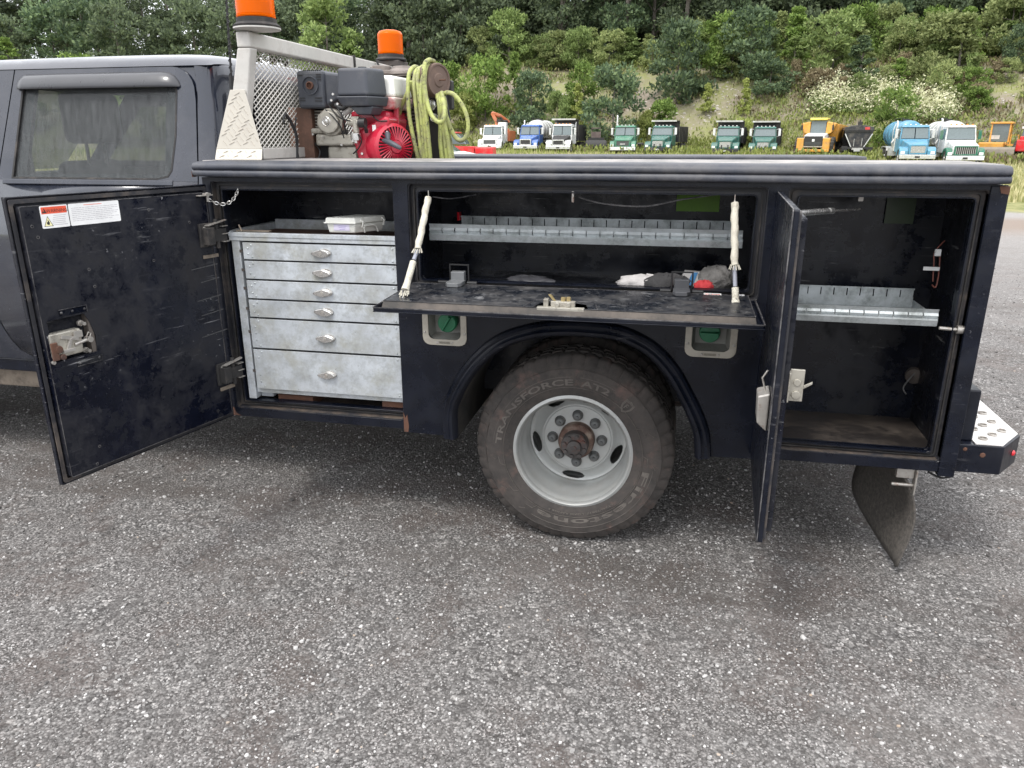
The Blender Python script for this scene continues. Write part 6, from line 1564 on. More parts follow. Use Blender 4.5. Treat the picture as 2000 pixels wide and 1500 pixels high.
m_cloth = mat('dirty_white_cloth', (.45, .43, .42), .9, bump=(40, .6, .01)); m_glove = mat('charcoal_glove', (.035, .034, .035), .9, bump=(60, .5, .01)); m_rag = mat('grey_rag', (.13, .125, .12), .95, bump=(30, .8, .02), vary=.5)
def onfl(px, py, Y): q = P(px, py, Y); return (q.x, Y, max(q.z, 1.06))
blob('work_glove', 'white and black work glove lying at the compartment lip', 'glove', onfl(1262, 553, .10), (.085, .04, .030), m_cloth, 2)
blob('black_glove', 'charcoal knit glove lying right of the white one', 'glove', onfl(1300, 556, .08), (.075, .045, .038), m_glove, 3)
blob('grey_rag', 'bunched grey rag beside the rear cable stay', 'rag', onfl(1398, 548, .16), (.075, .06, .050), m_rag, 4)
blob('red_cloth', 'small red cloth showing behind the rear hinge', 'rag', onfl(1375, 562, .09), (.040, .03, .026), mat('red_cloth', (.40, .03, .035), .8), 5)
blob('dark_cloth', 'crumpled dark plastic bag in the middle of the compartment', 'bag', onfl(1035, 548, .12), (.09, .05, .018), mat('dark_bag', (.04, .04, .045), .4), 6)
b = MB(); p0 = Vector(onfl(1300, 536, .24)); p1 = Vector(onfl(1338, 546, .22)); b.hexa([p0+Vector((-.02, -.03, -.05)), p1+Vector((.0, -.03, -.05)), p1+Vector((.0, .05, -.05)), p0+Vector((-.02, .05, -.05)), p0+Vector((-.02, -.02, -.001)), p1+Vector((0, -.02, -.001)), p1+Vector((0, .05, -.001)), p0+Vector((-.02, .05, -.001))])
for i in range(11): q = p0.lerp(p1, i/10); b.tube([q+Vector((-.006, -.024, .0)), q+Vector((0, -.026, .012)), q+Vector((.006, -.024, .002))], .002, 5)
o = b.build('spiral_notebook', m_black, None, bevel=.001); tag(o, 'black spiral bound pad leaning behind the gloves', 'notebook')
b = MB(); c = Vector(onfl(1353, 540, .16)); b.hexa([c+Vector(v) for v in ((-.055, -.02, -.03), (.045, -.02, -.035), (.045, .03, -.035), (-.055, .03, -.03), (-.03, -.01, .018), (.030, -.01, .018), (.035, .04, .014), (-.03, .04, .018))]); b.cur = 1; b.hexa([c+Vector(v) for v in ((-.022, -.022, -.03), (.002, -.022, -.03), (.002, -.0205, -.03), (-.022, -.0205, -.03), (-.002, -.0122, .0175), (.018, -.0122, .0175), (.018, -.0107, .0175), (-.002, -.0107, .0175))])
o = b.build('work_glove', [mat('pale_grey_fabric', (.36, .35, .34), .9), mat('blue_stripe', (.03, .14, .30), .7)], None, bevel=.004); tag(o, 'pale grey cuff with a blue stripe above the rear hinge', 'glove')
# wires and things in the rear compartment
b = MB(); q = [P(1845, 470, .30), P(1826, 492, .28), P(1824, 515, .27), P(1822, 550, .26)]; b.tube(smoothpath(q), .0025, 5); b.tube(smoothpath([P(1836, 490, .28), P(1834, 530, .27), P(1828, 560, .26), P(1820, 556, .26)]), .0025, 5); o = b.build('wiring', mat('red_brown_wire', (.22, .07, .05), .6), truck)
b = MB(); a = P(1831, 493, .27); b.box(a.x-.010, a.x+.010, .262, .27, a.z-.012, a.z+.012); a = P(1820, 524, .26); b.box(a.x-.030, a.x+.024, .252, .256, a.z-.007, a.z+.006); b.build('wire_tags', m_whitep, truck)
b = MB(); b.tube(smoothpath([P(1782, 878, .30), P(1798, 850, .34), P(1818, 822, .38)]), .004, 6); b.tube(smoothpath([P(1770, 770, .36), P(1765, 755, .38), P(1790, 725, .42)]), .003, 6); b.build('cable', mat('grey_cable', (.12, .12, .12), .5), truck)
b = MB(); a = P(1790, 738, .40); b.lathe([(.035, 0), (.03, -.02), (.001, -.025)], (a.x, .435, a.z), (.3, 1, 0), 18); b.build('lamp_back', m_iron, truck, smooth=50)
b = MB(); b.tube(smoothpath([P(845, 384, .05), P(880, 388, .05), P(930, 380, .05)]), .0025, 5); b.tube(smoothpath([P(1130, 385, .05), P(1180, 398, .05), P(1260, 403, .05), P(1330, 390, .05), P(1400, 380, .05)]), .003, 5); b.build('ceiling_wire', m_edge, truck)
# hi-vis green reflections painted as thin sheets at the top of the compartments
b = MB(); a = P(1322, 385, .40); c = P(1405, 410, .40); b.box(a.x, c.x, .428, .432, c.z-.01, 1.43); o = b.build('green_reflection', m_grass_green_refl, None); tag(o, 'bright green reflection painted at the top of the middle compartment', 'reflection', 'green reflections painted inside the compartments')
b = MB(); a = P(1740, 388, .38); c = P(1790, 440, .38); b.box(a.x, c.x, .428, .432, c.z, 1.43); o = b.build('green_reflection', mat('dark_green_reflection', (.012, .03, .004), .4), None); tag(o, 'dark green reflection painted at the top of the rear compartment', 'reflection', 'green reflections painted inside the compartments')
# ================================================================== parked machines across the field
G = 'trucks and machines parked in a row across the field'
def vmat(n, c, r=.35, metal=0): return mat(n, c, r, metal=metal, vary=.2, vscale=2.5, dirt=(((.24, .21, .17), 2.2, .45, .95), ((.08, .07, .06), 6, .58, .8)))
v_white = vmat('white_truck_paint', (.72, .73, .72)); v_blue = vmat('blue_truck_paint', (.03, .11, .36)); v_green = vmat('green_truck_paint', (.04, .17, .105)); v_teal = vmat('teal_green_truck_paint', (.014, .105, .085))
v_lblue = vmat('light_blue_truck_paint', (.085, .27, .40)); v_orange = vmat('orange_loader_paint', (.58, .17, .07)); v_yel = vmat('amber_machine_paint', (.66, .32, .045)); v_yelt = vmat('yellow_roof_paint', (.85, .68, .12))
v_black = vmat('dark_truck_paint', (.02, .021, .025)); v_chrome = mat('bright_chrome', (.68, .68, .66), .22, metal=.75); v_grey = vmat('grey_tank_metal', (.50, .50, .48), .35, .3); v_red = vmat('red_vehicle_paint', (.62, .015, .02)); v_dkgreen = vmat('dark_green_paint', (.01, .13, .075))
v_glass = mat('vehicle_glass', (.13, .16, .165), .06); v_tyre = mat('vehicle_tyre', (.025, .024, .023), .8, dirt=(((.10, .09, .075), 4, .4, .8),)); v_dk = mat('dark_underframe', (.028, .027, .026), .7); v_light = mat('headlight_lens', (.75, .76, .74), .15); v_grille = mat('grille_bars_dark', (.10, .10, .10), .4, metal=.3)
v_amb = mat('amber_lamp', (.7, .25, .02), .3); v_plate = mat('blank_pale_plate', (.8, .8, .78), .5); v_brown = vmat('dull_brown_machine', (.10, .07, .065)); v_blade = mat('worn_blade_steel', (.17, .15, .125), .6, metal=.2, dirt=(((.3, .26, .2), 2, .4, .7),))
def vwheel(par, x, y, r, w_, hubm=None, name='wheel', lug=False):
    "wheel with its axle across x; side = sign of x"
    s = 1 if x > 0 else -1; b = MB(); n = 28
    pr = [(r*.55, -w_*.5), (r*.9, -w_*.5), (r, -w_*.36), (r, w_*.36), (r*.9, w_*.5), (r*.55, w_*.5)]
    b.lathe(pr, (x, y, r), (1, 0, 0), n)
    if lug:
        for k in range(18):
            a = 2*math.pi*k/18
            for q in (-1, 1):
                p = Vector((x+q*w_*.26, y+math.sin(a)*r, r+math.cos(a)*r)); d = Vector((0, math.sin(a), math.cos(a))); t_ = Vector((0, math.cos(a), -math.sin(a)))
                b.tube([p-Vector((w_*.2*q, 0, 0))-t_*.04, p+Vector((w_*.2*q, 0, 0))+t_*.04], .045, 4)
    o = b.build(name, v_tyre, par, smooth=35)
    b = MB(); b.lathe([(r*.58, 0), (r*.52, s*w_*-.12), (r*.2, s*w_*-.1), (r*.16, s*w_*.1), (.001, s*w_*.12)], (x+s*w_*.42, y, r), (1, 0, 0), 20); b.build('rim', hubm or v_grey, o, smooth=40); return o
def place(px, py, dist, rz):
    p = PD(px, py, dist); return (p.x, p.y, float(zf(p.x, p.y))-.05), rz
def facing(px): # heading that points the nose straight at the viewer
    d = ray(px, 280); return math.atan2(d.y, d.x)-math.pi/2
def hauler(name, label, cat, px, dist, turn, paint, cab=None, hoodm=None, fender=None, bumper=None, grille=v_chrome, gbars=v_grille, H=2.75, hood=1.75, hz=1.62, rear=None, stack=None, gbar_h=False, mirrors=v_chrome, lights=True, guard=False, sill=True, script=None, hw=.62, split=False):
    """road truck, nose towards -y; H = cab roof height"""
    cab = cab or paint; hoodm = hoodm or paint; fender = fender or paint; bumper = bumper or v_chrome
    loc, rz = place(px, 280, dist, facing(px)-R(turn))
    t = thing(name, label, cat, loc, G, local=True, rz=rz)
    yb, yc = 0.0, hood
    b = MB(); b.hexa([(-1.0, yc, .85), (1.0, yc, .85), (1.0, yc+1.7, .85), (-1.0, yc+1.7, .85), (-1.0, yc, hz+.05), (1.0, yc, hz+.05), (1.0, yc+1.7, hz+.05), (-1.0, yc+1.7, hz+.05)])
    b.hexa([(-1.0, yc+.02, hz+.051), (-.93, yc+.02, hz+.051), (-.93, yc+1.7, hz+.051), (-1.0, yc+1.7, hz+.051), (-.93, yc+.28, H-.16), (-.85, yc+.28, H-.16), (-.85, yc+1.6, H-.16), (-.93, yc+1.6, H-.16)])
    b.hexa([(.93, yc+.02, hz+.051), (1.0, yc+.02, hz+.051), (1.0, yc+1.7, hz+.051), (.93, yc+1.7, hz+.051), (.85, yc+.28, H-.16), (.93, yc+.28, H-.16), (.93, yc+1.6, H-.16), (.85, yc+1.6, H-.16)])
    b.hexa([(-.93, yc+1.62, hz+.051), (.93, yc+1.62, hz+.051), (.93, yc+1.7, hz+.051), (-.93, yc+1.7, hz+.051), (-.9, yc+1.56, H-.16), (.9, yc+1.56, H-.16), (.9, yc+1.62, H-.16), (-.9, yc+1.62, H-.16)])
    cb = b.build('cab', cab, t, bevel=.04)
    b = MB(); b.hexa([(-.95, yc+.18, H-.158), (.95, yc+.18, H-.158), (.95, yc+1.65, H-.158), (-.95, yc+1.65, H-.158), (-.86, yc+.34, H), (.86, yc+.34, H), (.86, yc+1.6, H), (-.86, yc+1.6, H)]); b.build('roof', cab, t, bevel=.05)
    # windscreen (two panes when split) and side glass
    pan = ((-.86, -.03), (.03, .86)) if split else ((-.86, .86),)
    for a, c in pan:
        b = MB(); b.hexa([(a*1.06, yc+.04, hz+.09), (c*1.06, yc+.04, hz+.09), (c*1.06, yc+.06, hz+.09), (a*1.06, yc+.06, hz+.09), (a*.98, yc+.27, H-.20), (c*.98, yc+.27, H-.20), (c*.98, yc+.29, H-.20), (a*.98, yc+.29, H-.20)]); b.build('windscreen', v_glass, t)
    for s in (-1, 1):
        b = MB(); b.hexa([(s*1.004, yc+.30, hz+.12), (s*1.006, yc+.30, hz+.12), (s*1.006, yc+1.4, hz+.12), (s*1.004, yc+1.4, hz+.12), (s*.945, yc+.42, H-.26), (s*.947, yc+.42, H-.26), (s*.947, yc+1.35, H-.26), (s*.945, yc+1.35, H-.26)]); b.build('side_window', v_glass, t)
        b = MB(); b.box(s*1.14, s*1.34, yc+.2, yc+.28, hz+.12, hz+.72); b.tube([(s*.98, yc+.25, hz+.66), (s*1.24, yc+.24, hz+.74)], .018, 5); b.tube([(s*1.0, yc+.25, hz+.05), (s*1.24, yc+.24, hz+.1)], .018, 5); b.build('mirror', mirrors, t, bevel=.02)
    # bonnet, wings
    b = MB(); b.hexa([(-hw, .05, .75), (hw, .05, .75), (.86, yc+.05, .80), (-.86, yc+.05, .80), (-hw, .10, hz-.30), (hw, .10, hz-.30), (.88, yc+.05, hz+.05), (-.88, yc+.05, hz+.05)]); b.build('bonnet', hoodm, t, bevel=.07, seg=3)
    for s in (-1, 1):
        b = MB(); pts_ = [(.02, .62), (.0, .95), (.16, 1.16), (.55, 1.24), (1.0, 1.18), (1.30, .90), (1.34, .6), (1.2, .6), (1.12, .82), (.88, 1.0), (.55, 1.05), (.30, .95), (.22, .62)]
        b.plate(pts_, [], s*hw*1.02, s*1.20, 'x'); b.plate([(.0, .60), (.0, .95), (.04, 1.02), (.06, .60)], [], s*hw*1.02, s*1.20, 'x'); b.build('wing', fender, t, bevel=.03)
        if lights:
            b = MB(); b.box(s*.84, s*1.13, -.035, -.001, .74, .93); b.build('headlight', v_light, t, bevel=.02)
    # grille
    b = MB(); gt = hz-.34; b.plate([(-hw*.93, .72), (hw*.93, .72), (hw*.90, gt), (-hw*.90, gt)], [[(-hw*.78, .80), (hw*.78, .80), (hw*.76, gt-.09), (-hw*.76, gt-.09)]], -.04, .045); gr = b.build('grille', grille, t, bevel=.01)
    b = MB(); b.box(-hw*.80, hw*.80, .02, .04, .79, gt-.08); b.build('grille_back', v_dk, gr)
    b = MB()
    if gbar_h:
        for k in range(7): z = .83+(gt-.16-.83)*k/6; b.box(-hw*.77, hw*.77, -.01, .012, z, z+.045)
    else:
        for k in range(11): x = -hw*.74+hw*1.48*k/10; b.box(x-.015, x+.015, -.01, .012, .80, gt-.09)
    b.build('grille_bar', gbars, gr)
    b = MB(); b.box(-1.2, 1.2, -.14, -.045, .40, .70); b.build('bumper', bumper, t, bevel=.03)
    b = MB(); b.box(-.16, .16, -.155, -.142, .47, .60); b.build('number_plate', v_plate if guard else v_dk, t)
    if guard:
        b = MB(); b.box(-.32, -.24, -.20, -.142, .45, 1.02); b.box(.24, .32, -.20, -.142, .45, 1.02); b.box(-.239, .239, -.20, -.142, .62, .69); b.build('push_guard', v_dk, t)
    if script:
        b = MB(); b.text(script, .16, Matrix.Translation((0, -.045, gt-.42)) @ Matrix.Rotation(R(90), 4, 'X'), .01, True); b.build('grille_lettering', v_plate, gr)
    b = MB()
    for x in (-.7, -.35, 0, .35, .7): b.box(x-.05, x+.05, yc+.32, yc+.42, H+.001, H+.07)
    b.build('roof_marker_lamps', v_plate if cab is not v_white else v_amb, t)
    vwheel(t, -1.02, .68, .52, .30); vwheel(t, 1.02, .68, .52, .30)
    b = MB(); b.box(-.45, -.32, .1, 8.2, .62, .85); b.box(.32, .45, .1, 8.2, .62, .85); b.box(-.9, .9, .60, .76, .44, .58); b.box(-.318, .318, 1.5, 3.3, .5, .84); b.build('chassis', v_dk, t)
    for y in (6.0, 7.3):
        for s in (-1, 1): vwheel(t, s*.98, y, .52, .52)
    if stack:
        for s, hh in stack:
            b = MB(); b.cyl((s*.98, yc+1.85, .9), (s*.98, yc+1.85, hh-.5), .10, 12); b.tube([(s*.98, yc+1.85, hh-.5), (s*.98, yc+1.85, hh-.1), (s*1.0, yc+1.95, hh)], .065, 10); b.build('exhaust_stack', v_chrome, t, smooth=40)
    y0 = yc+2.0
    if rear == 'dump':
        dh = H+.42
        b = MB(); b.box(-1.2, 1.2, y0+.25, y0+.33, 1.15, dh); b.box(-1.2, -1.12, y0+.331, 8.6, 1.15, dh-.45); b.box(1.12, 1.2, y0+.331, 8.6, 1.15, dh-.45); b.box(-1.119, 1.119, y0+.331, 8.6, 1.15, 1.22); b.box(-1.119, 1.119, 8.5, 8.6, 1.221, dh-.6)
        bd = b.build('dump_body', v_black, t, bevel=.02)
        b = MB(); b.hexa([(-1.18, yc+.75, dh-.02), (1.18, yc+.75, dh-.02), (1.2, y0+.33, dh+.002), (-1.2, y0+.33, dh+.002), (-1.18, yc+.75, dh+.05), (1.18, yc+.75, dh+.05), (1.2, y0+.33, dh+.07), (-1.2, y0+.33, dh+.07)]); b.build('cab_shield', v_dk, bd)
        b = MB(); b.box(-1.19, 1.19, yc+.70, yc+.749, dh-.05, dh+.09); b.build('shield_edge', v_grey, bd)
        b = MB()
        for y in np.linspace(y0+.8, 8.3, 6):
            for s in (-1, 1): b.box(s*1.201, s*1.26, y, y+.08, 1.1, dh-.47)
        b.build('side_rib', v_dk, bd)
    if rear == 'tank' or rear == 'tankb':
        tm = v_grey if rear == 'tank' else v_lblue; rt = .98; zc_ = 1.15+rt
        b = MB(); b.lathe([(.05, -.22), (rt*.6, -.15), (rt*.93, -.04), (rt, .05), (rt, 5.4), (rt*.9, 5.55), (.05, 5.7)], (0, y0+.4, zc_), (0, 1, 0), 36, True, True); tk = b.build('tank', tm, t, smooth=40)
        for y in (1.0, 2.4, 3.8, 5.0):
            b = MB(); b.lathe([(rt+.002, -.04), (rt+.04, -.03), (rt+.04, .03), (rt+.002, .04)], (0, y0+.4+y, zc_), (0, 1, 0), 36); b.build('tank_band', v_chrome if rear == 'tank' else tm, tk, smooth=40)
        b = MB(); b.cyl((0, y0+2.5, zc_+rt-.01), (0, y0+2.5, zc_+rt+.16), .28, 16); b.tube([(-.45, y0+1, zc_+rt), (-.45, y0+1, zc_+rt+.2), (-.45, y0+4, zc_+rt+.2), (-.45, y0+4, zc_+rt)], .025, 6); b.build('tank_hatch', v_dk, tk)
        b = MB()
        for s in (-1, 1): b.plate([(5.3, .9), (5.4, 1.12), (5.9, 1.22), (7.4, 1.22), (7.9, 1.12), (8.0, .9), (7.9, .9), (7.8, 1.06), (7.4, 1.14), (5.9, 1.14), (5.5, 1.06), (5.42, .9)], [], s*.72, s*1.24, 'x')
        b.build('mudguard', v_grey, t)
        b = MB(); b.box(-1.3, -.75, yc+1.9, yc+2.6, .55, 1.1); b.tube([(-1.1, y0+.2, 1.1), (-1.15, y0+.3, 2.4), (-.9, y0+1, 2.9)], .03, 6); b.tube([(-1.0, y0+.0, 1.0), (-1.2, y0-.1, 1.5), (-.95, y0+.1, 1.9)], .07, 8); b.build('pump_pipework', v_grey, t)
    if rear == 'boom':
        b = MB(); b.box(-1.18, 1.18, y0+1.4, 8.2, 1.05, 1.2); b.box(1.1, 1.18, y0+1.4, 8.2, 1.201, 2.1); b.box(-1.18, -1.10, y0+1.4, 8.2, 1.201, 2.1); b.box(-1.099, 1.099, y0+1.4, y0+1.48, 1.201, 2.3); b.build('orange_body', v_orange, t, bevel=.02)
        b = MB(); b.box(.15, 1.0, y0+.1, y0+.9, 1.0, 2.9); b.build('white_housing', v_white, t, bevel=.04)
        b = MB(); b.cyl((-.1, y0+.5, 1.0), (-.1, y0+.5, 3.2), .16, 12); b.hexa([(-.25, y0+.3, 3.0), (.05, y0+.3, 3.0), (.05, y0+.8, 3.0), (-.25, y0+.8, 3.0), (-.65, y0+.2, 3.75), (-.35, y0+.2, 3.85), (-.35, y0+.7, 3.85), (-.65, y0+.7, 3.75)]); b.tube([(-.5, y0+.4, 3.8), (.2, y0+1.2, 3.55), (.9, y0+2.4, 3.0)], [.2, .18, .12], 6); bo = b.build('loader_arm', v_orange, t)
        b = MB(); b.tube([(.2, y0+1.0, 3.4), (.5, y0+1.2, 3.0), (.75, y0+1.6, 3.05), (.85, y0+2.0, 2.7)], .13, 6); b.box(.0, .4, y0+.2, y0+.6, 2.95, 3.2); b.build('grapple', v_dk, t)
    if rear == 'unit':
        b = MB(); b.cyl((0, 6.6, .86), (0, 6.6, 1.0), .45, 18); b.box(.9, 1.3, yc+1.9, yc+2.8, .55, .95); b.build('fifth_wheel', v_dk, t)
    return t
hauler('loader_truck', 'white truck with orange grapple loader at the left end of the row', 'truck', 956, 79, 12, v_white, bumper=v_white, grille=v_white, gbars=v_grille, gbar_h=True, H=2.62, hood=1.5, hz=1.60, rear='boom', mirrors=v_white, hw=.78, split=True)
hauler('tanker_truck', 'royal blue tanker truck with chrome grille and silver tank', 'truck', 1026, 77, 14, v_blue, H=2.62, rear='tank', hz=1.62, split=True, stack=((-1, 3.05),))
hauler('dump_truck', 'white and chrome dump truck beside the blue tanker', 'truck', 1090, 76, 12, v_white, H=2.72, fender=v_chrome, hoodm=v_dk, rear='dump', hz=1.60, split=True, stack=((-1, 2.9), (1, 2.9)))
hauler('tractor_unit', 'green tractor unit with upright exhaust stack and white bumper', 'truck', 1216, 74, 7, v_green, H=2.62, hood=1.4, hz=1.66, grille=v_green, gbars=v_grille, gbar_h=True, bumper=v_white, rear='unit', stack=((-1, 3.55),), script='MACK', split=True, hw=.75)
hauler('dump_truck', 'teal dump truck with its black side panel showing, right of the tractor unit', 'truck', 1284, 73, 12, v_teal, H=2.62, hz=1.72, bumper=v_black, rear='dump', guard=True, mirrors=v_white, grille=v_teal, gbars=v_chrome, gbar_h=True)
hauler('dump_truck', 'left one of the two teal dump trucks standing as a pair', 'truck', 1416, 70.5, 6, v_teal, H=2.62, hz=1.72, bumper=v_black, rear='dump', guard=True, mirrors=v_white, grille=v_teal, gbars=v_chrome, gbar_h=True)
hauler('dump_truck', 'right one of the two teal dump trucks, next to the yellow hauler', 'truck', 1490, 70, 3, v_teal, H=2.62, hz=1.72, bumper=v_black, rear='dump', guard=True, mirrors=v_white, grille=v_teal, gbars=v_chrome, gbar_h=True)
hauler('tanker_truck', 'light blue tanker truck with its rear mudguard showing on the left', 'truck', 1795, 57, -11, v_lblue, H=2.75, hood=1.7, hz=1.72, gbar_h=True, rear='tankb', stack=((-1, 3.05),), split=True, grille=v_lblue, gbars=v_chrome)
hauler('tanker_truck', 'white tanker truck with dark green wings and twin grey grille', 'truck', 1889, 55.5, -14, v_white, hoodm=v_white, fender=v_dkgreen, H=2.78, hood=1.8, hz=1.70, bumper=v_white, grille=v_dkgreen, gbars=v_grey, rear='tank', stack=((-1, 3.25),), hw=.82, mirrors=v_dkgreen)

# old dark machine between the dump truck and the tractor unit
loc, rz = place(1164, 280, 78, facing(1164)); t = thing('roller_machine', 'small old dark roller machine half sunk in weeds left of the green tractor unit', 'machine', loc, G, local=True, rz=rz)
b = MB(); b.cyl((-.95, .4, .65), (.95, .4, .65), .62, 24); b.build('drum', v_dk, t, smooth=40)
b = MB(); b.box(-1.15, -1.0, -.1, 2.4, .5, .8); b.box(1.0, 1.15, -.1, 2.4, .5, .8); b.box(-.8, .8, 1.2, 2.4, .9, 1.5); b.build('frame', v_dk, t)
b = MB(); b.box(-.5, .45, 1.3, 2.3, 1.5, 2.05); b.box(-.5, .45, 1.25, 2.4, 2.35, 2.45); b.box(-.48, -.42, 1.3, 1.36, 2.051, 2.349); b.box(.37, .43, 1.3, 1.36, 2.051, 2.349); b.build('seat_housing', v_brown, t)
vwheel(t, -.95, 2.6, .6, .3); vwheel(t, .95, 2.6, .6, .3)

# articulated yellow hauler
loc, rz = place(1588, 280, 67, facing(1588)-R(10)); t = thing('articulated_hauler', 'amber articulated hauler with yellow cab roof and big lugged tyres', 'hauler', loc, G, local=True, rz=rz)
b = MB(); b.hexa([(-.85, .0, .95), (.85, .0, .95), (.95, 1.9, .95), (-.95, 1.9, .95), (-.80, .15, 1.95), (.80, .15, 1.95), (.85, 1.9, 2.15), (-.85, 1.9, 2.15)]); b.build('bonnet', v_white, t, bevel=.1, seg=3)
b = MB(); b.box(-.74, .74, -.06, .02, 1.08, 1.86); gr = b.build('grille', v_dk, t, bevel=.03)
b = MB(); b.box(-.1, .1, -.08, -.061, 1.42, 1.62); b.build('emblem', v_plate, gr, bevel=.03)
b = MB()
for k in range(6): b.box(-.66, .66, -.075, -.0605, 1.14+k*.045, 1.165+k*.045)
b.build('grille_bar', v_grille, gr)
for s in (-1, 1):
    b = MB(); b.box(s*.76, s*1.32, -.1, .7, .75, 1.72); b.build('corner_cowl', v_yel, t, bevel=.06)
    b = MB(); b.hexa([(s*.62, 1.5, 1.95), (s*1.10, 1.5, 2.1), (s*1.10, 2.4, 2.1), (s*.62, 2.4, 1.95), (s*.66, 1.6, 3.05), (s*1.45, 1.6, 2.9), (s*1.45, 2.4, 2.9), (s*.66, 2.4, 3.05)]); b.build('side_cowl', v_yel, t, bevel=.08, seg=3)
    b = MB(); b.tube([(s*.75, 1.4, 3.2), (s*1.25, 1.2, 3.25), (s*1.25, 1.2, 2.6)], .03, 6); b.box(s*1.18, s*1.32, 1.12, 1.2, 2.35, 2.75); b.build('mirror', v_dk, t)
    for y in (1.0, 5.4, 7.4): vwheel(t, s*1.25, y, .88, .62, v_yel, lug=True)
b = MB(); b.box(-1.32, 1.32, -.16, .1, .58, .80); b.build('bumper', v_yel, t, bevel=.05)
b = MB(); b.hexa([(-.62, 1.55, 1.9), (.62, 1.55, 1.9), (.62, 2.6, 1.9), (-.62, 2.6, 1.9), (-.60, 1.75, 3.15), (.60, 1.75, 3.15), (.60, 2.6, 3.15), (-.60, 2.6, 3.15)]); cb = b.build('cab', v_glass, t)
b = MB(); b.box(-.70, .70, 1.45, 2.8, 3.16, 3.34); b.build('roof', v_yelt, t, bevel=.04)
b = MB(); b.hexa([(-1.4, 3.2, 1.4), (1.4, 3.2, 1.4), (1.4, 8.6, 1.4), (-1.4, 8.6, 1.4), (-1.55, 2.9, 2.85), (1.55, 2.9, 2.85), (1.55, 8.9, 2.7), (-1.55, 8.9, 2.7)]); b.build('dump_body', v_yel, t, bevel=.04)
b = MB(); b.box(-.4, .4, .3, 8, .8, 1.3); b.build('chassis', v_dk, t)

# black hopper spreader truck seen from behind
loc, rz = place(1675, 280, 66, facing(1675)+R(4)); t = thing('hopper_spreader', 'black hopper spreader with V shaped body and a small red sign', 'spreader', loc, G, local=True, rz=rz)
b = MB(); b.plate([(-1.12, 2.35), (1.12, 2.35), (1.02, 2.05), (.42, 1.0), (-.42, 1.0), (-1.02, 2.05)], [[(-.98, 2.25), (.98, 2.25), (.93, 2.08), (.34, 1.08), (-.34, 1.08), (-.93, 2.08)]], 0, .12); hp = b.build('hopper', v_dk, t, bevel=.01)
b = MB(); b.plate([(-.98, 2.25), (.98, 2.25), (.93, 2.08), (.34, 1.08), (-.34, 1.08), (-.93, 2.08)], [], .122, 4.6); b.build('hopper_body', v_black, hp)
b = MB(); b.plate([(-1.15, 2.36), (1.15, 2.36), (1.08, 2.62), (.35, 2.78), (-.35, 2.78), (-1.08, 2.62)], [], -.02, 4.6); b.build('tarp', v_black, t, bevel=.03)
b = MB(); b.box(.42, .78, -.04, -.021, 2.42, 2.62); b.build('red_sign', v_red, t)
b = MB(); b.box(-.15, .2, .1, .4, 2.79, 3.05); b.tube([(0, .2, 3.05), (0, .2, 3.2)], .05, 6); b.build('work_lamp', v_dk, t)
b = MB()
for s in (-1, 1): b.hexa([(s*.40, -.05, .95), (s*.48, -.05, .95), (s*.48, -.01, .95), (s*.40, -.01, .95), (s*1.0, -.05, 2.1), (s*1.08, -.05, 2.1), (s*1.08, -.01, 2.1), (s*1.0, -.01, 2.1)])
b.build('edge_rail', v_chrome, hp)
b = MB(); b.box(-.42, .42, -.3, .1, .82, .98); b.box(-.25, .25, -.35, -.05, .7, .819); b.tube([(-.3, -.02, 1.1), (-.3, -.06, 1.7)], .03, 5); b.tube([(.3, -.02, 1.1), (.3, -.06, 1.75)], .03, 5); b.build('spinner_chute', v_grey, t)
b = MB(); b.box(-1.2, 1.2, -.1, .02, .9, 1.05); b.box(-.42, -.3, .1, 6.2, .7, .9); b.box(.3, .42, .1, 6.2, .7, .9); b.box(-1.2, -.75, -.08, .6, .75, 1.12); b.build('chassis', v_dk, t)
for s in (-1, 1):
    vwheel(t, s*.92, .7, .52, .5); vwheel(t, s*.92, 2.0, .52, .5); vwheel(t, s*1.0, 6.0, .52, .3)
b = MB(); b.box(-1.05, 1.05, 5.0, 6.6, .9, 2.5); b.build('cab', v_black, t, bevel=.05)

# yellow bulldozer with blade
loc, rz = place(1932, 280, 61.5, facing(1944)+R(-6)); t = thing('bulldozer', 'yellow bulldozer with wide worn blade behind the white tanker truck', 'bulldozer', loc, G, local=True, rz=rz)
b = MB(); pr = [(-.05, .05), (-.16, .35), (-.18, .7), (-.10, 1.05), (.02, 1.22), (.10, 1.22), (-.02, 1.03), (-.08, .7), (-.06, .35), (.05, .05)]; b.plate(pr, [], -1.75, 1.75, 'x'); b.build('blade', v_blade, t, bevel=.01)
b = MB(); b.box(-.85, .85, .9, 2.6, .6, 1.55); b.box(-.35, .9, 2.3, 3.9, 1.3, 1.555); b.build('engine_hood', v_yel, t, bevel=.06)
for s in (-1, 1):
    b = MB(); b.plate([(.6, .35), (.9, .05), (4.2, .05), (4.6, .4), (4.4, .85), (.9, .85)], [], s*.95, s*1.45, 'x'); b.build('track', v_dk, t, bevel=.05)
    b = MB(); b.box(.35+s*.58, .35+s*.68, 2.5, 2.6, 1.56, 2.95); b.build('cab_post', v_yel, t)
    b = MB(); b.box(.35+s*.58, .35+s*.68, 3.7, 3.8, 1.56, 2.95); b.build('cab_post', v_yel, t)
b = MB(); b.box(-.42, 1.12, 2.4, 3.95, 2.951, 3.10); b.build('roof', v_yel, t, bevel=.03)
b = MB(); b.box(-.22, .92, 2.56, 3.72, 1.62, 2.94); b.build('cab_glass', v_glass, t)
b = MB(); b.tube([(1.15, 2.3, 1.4), (1.15, 2.3, 2.1), (1.65, 2.3, 2.1), (1.65, 2.3, 1.4)], .045, 6); b.box(.98, 1.7, 2.0, 3.6, 1.3, 1.42); b.build('side_rail', v_yel, t)
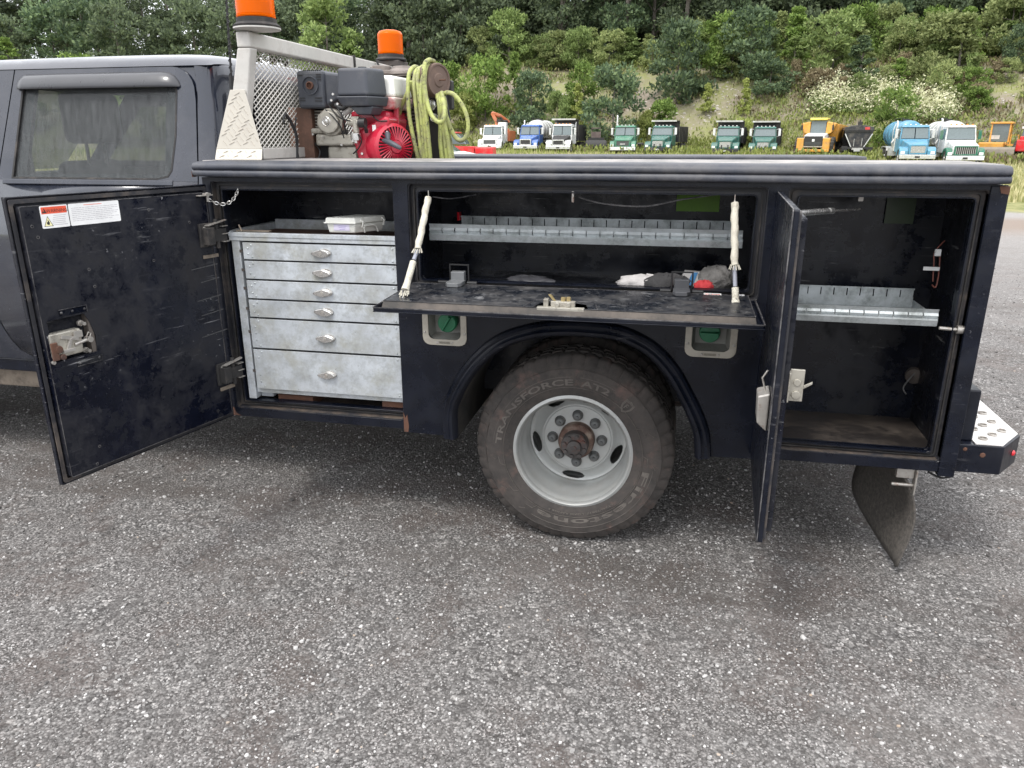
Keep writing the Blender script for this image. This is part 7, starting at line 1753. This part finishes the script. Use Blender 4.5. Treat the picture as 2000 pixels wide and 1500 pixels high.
b = MB(); b.tube([(-.3, .5, .9), (-.7, 1.4, 1.3)], .09, 8); b.tube([(.3, .5, .9), (.7, 1.4, 1.3)], .09, 8); b.box(-.35, .35, 2.55, 2.6, 1.8, 2.1); b.build('blade_ram', v_grey, t)

# red tractor at the right edge
loc, rz = place(2004, 280, 60, facing(2000)+R(-12)); t = thing('red_tractor', 'red and white machine cut off by the right edge of the photo', 'tractor', loc, G, local=True, rz=rz)
b = MB(); b.box(-.65, .65, 0, 1.7, .9, 1.75); b.build('bonnet', v_red, t, bevel=.08); b = MB(); b.box(-.8, .8, 1.5, 3.0, 1.2, 2.0); b.build('body', v_red, t, bevel=.05)
b = MB(); b.box(-.7, .7, 1.6, 2.9, 2.01, 2.55); b.build('cab_glass', v_glass, t); b = MB(); b.box(-.78, .78, 1.5, 3.0, 2.551, 2.72); b.build('roof', v_white, t, bevel=.03)
for s in (-1, 1): vwheel(t, s*1.0, 2.4, .82, .5, v_red, lug=True); vwheel(t, s*.85, .5, .6, .4, v_red, lug=True)

# red pickup and white car beyond the engine
p = PD(893, 302, 40); t = thing('red_pickup', 'red pickup truck seen between the hose loops and the white loader truck', 'pickup', (p.x, p.y, float(zf(p.x, p.y))), None, local=True, rz=facing(893)+R(82))
b = MB(); b.plate([(-1.0, .55), (-.95, 1.02), (.85, 1.10), (2.8, 1.12), (2.85, .55)], [[(1.55, .551+.02), (1.60, .80), (1.85, .92), (2.10, .80), (2.15, .571)]], -.92, .92, 'x'); b.build('body', v_red, t, bevel=.05)
b = MB(); b.plate([(-.6, 1.13), (-.2, 1.62), (1.0, 1.65), (1.2, 1.13)], [], -.80, .80, 'x'); b.build('cab_glass', v_glass, t, bevel=.05); b = MB(); b.box(-.78, .78, -.15, .95, 1.655, 1.72); b.build('roof', v_red, t, bevel=.03)
for s in (-1, 1):
    vwheel(t, s*.84, 1.85, .36, .24); vwheel(t, s*.84, -1.3, .36, .24)
b = MB(); b.box(-.9, .9, -1.9, -1.0, .6, 1.0); b.build('bonnet', v_red, t, bevel=.06)
b = MB(); b.tube([(-.8, 1.3, 1.12), (-.8, 1.3, 1.9), (.8, 1.3, 1.9), (.8, 1.3, 1.12)], .03, 6); b.build('ladder_rack', v_dk, t)
p = PD(852, 306, 34); t = thing('white_car', 'white car mostly hidden behind the compressor and the hose', 'car', (p.x, p.y, float(zf(p.x, p.y))), None, local=True, rz=facing(852)+R(80))
b = MB(); b.plate([(-2.0, .3), (-2.05, .75), (-1.1, .95), (1.9, .95), (2.1, .7), (2.1, .3)], [], -.85, .85, 'x'); b.build('body', v_white, t, bevel=.06)
b = MB(); b.plate([(-1.0, .951), (-.4, 1.38), (1.1, 1.40), (1.7, .951)], [], -.75, .75, 'x'); b.build('cab_glass', v_glass, t, bevel=.05)
for s in (-1, 1): vwheel(t, s*.78, -1.3, .33, .2); vwheel(t, s*.78, 1.3, .33, .2)
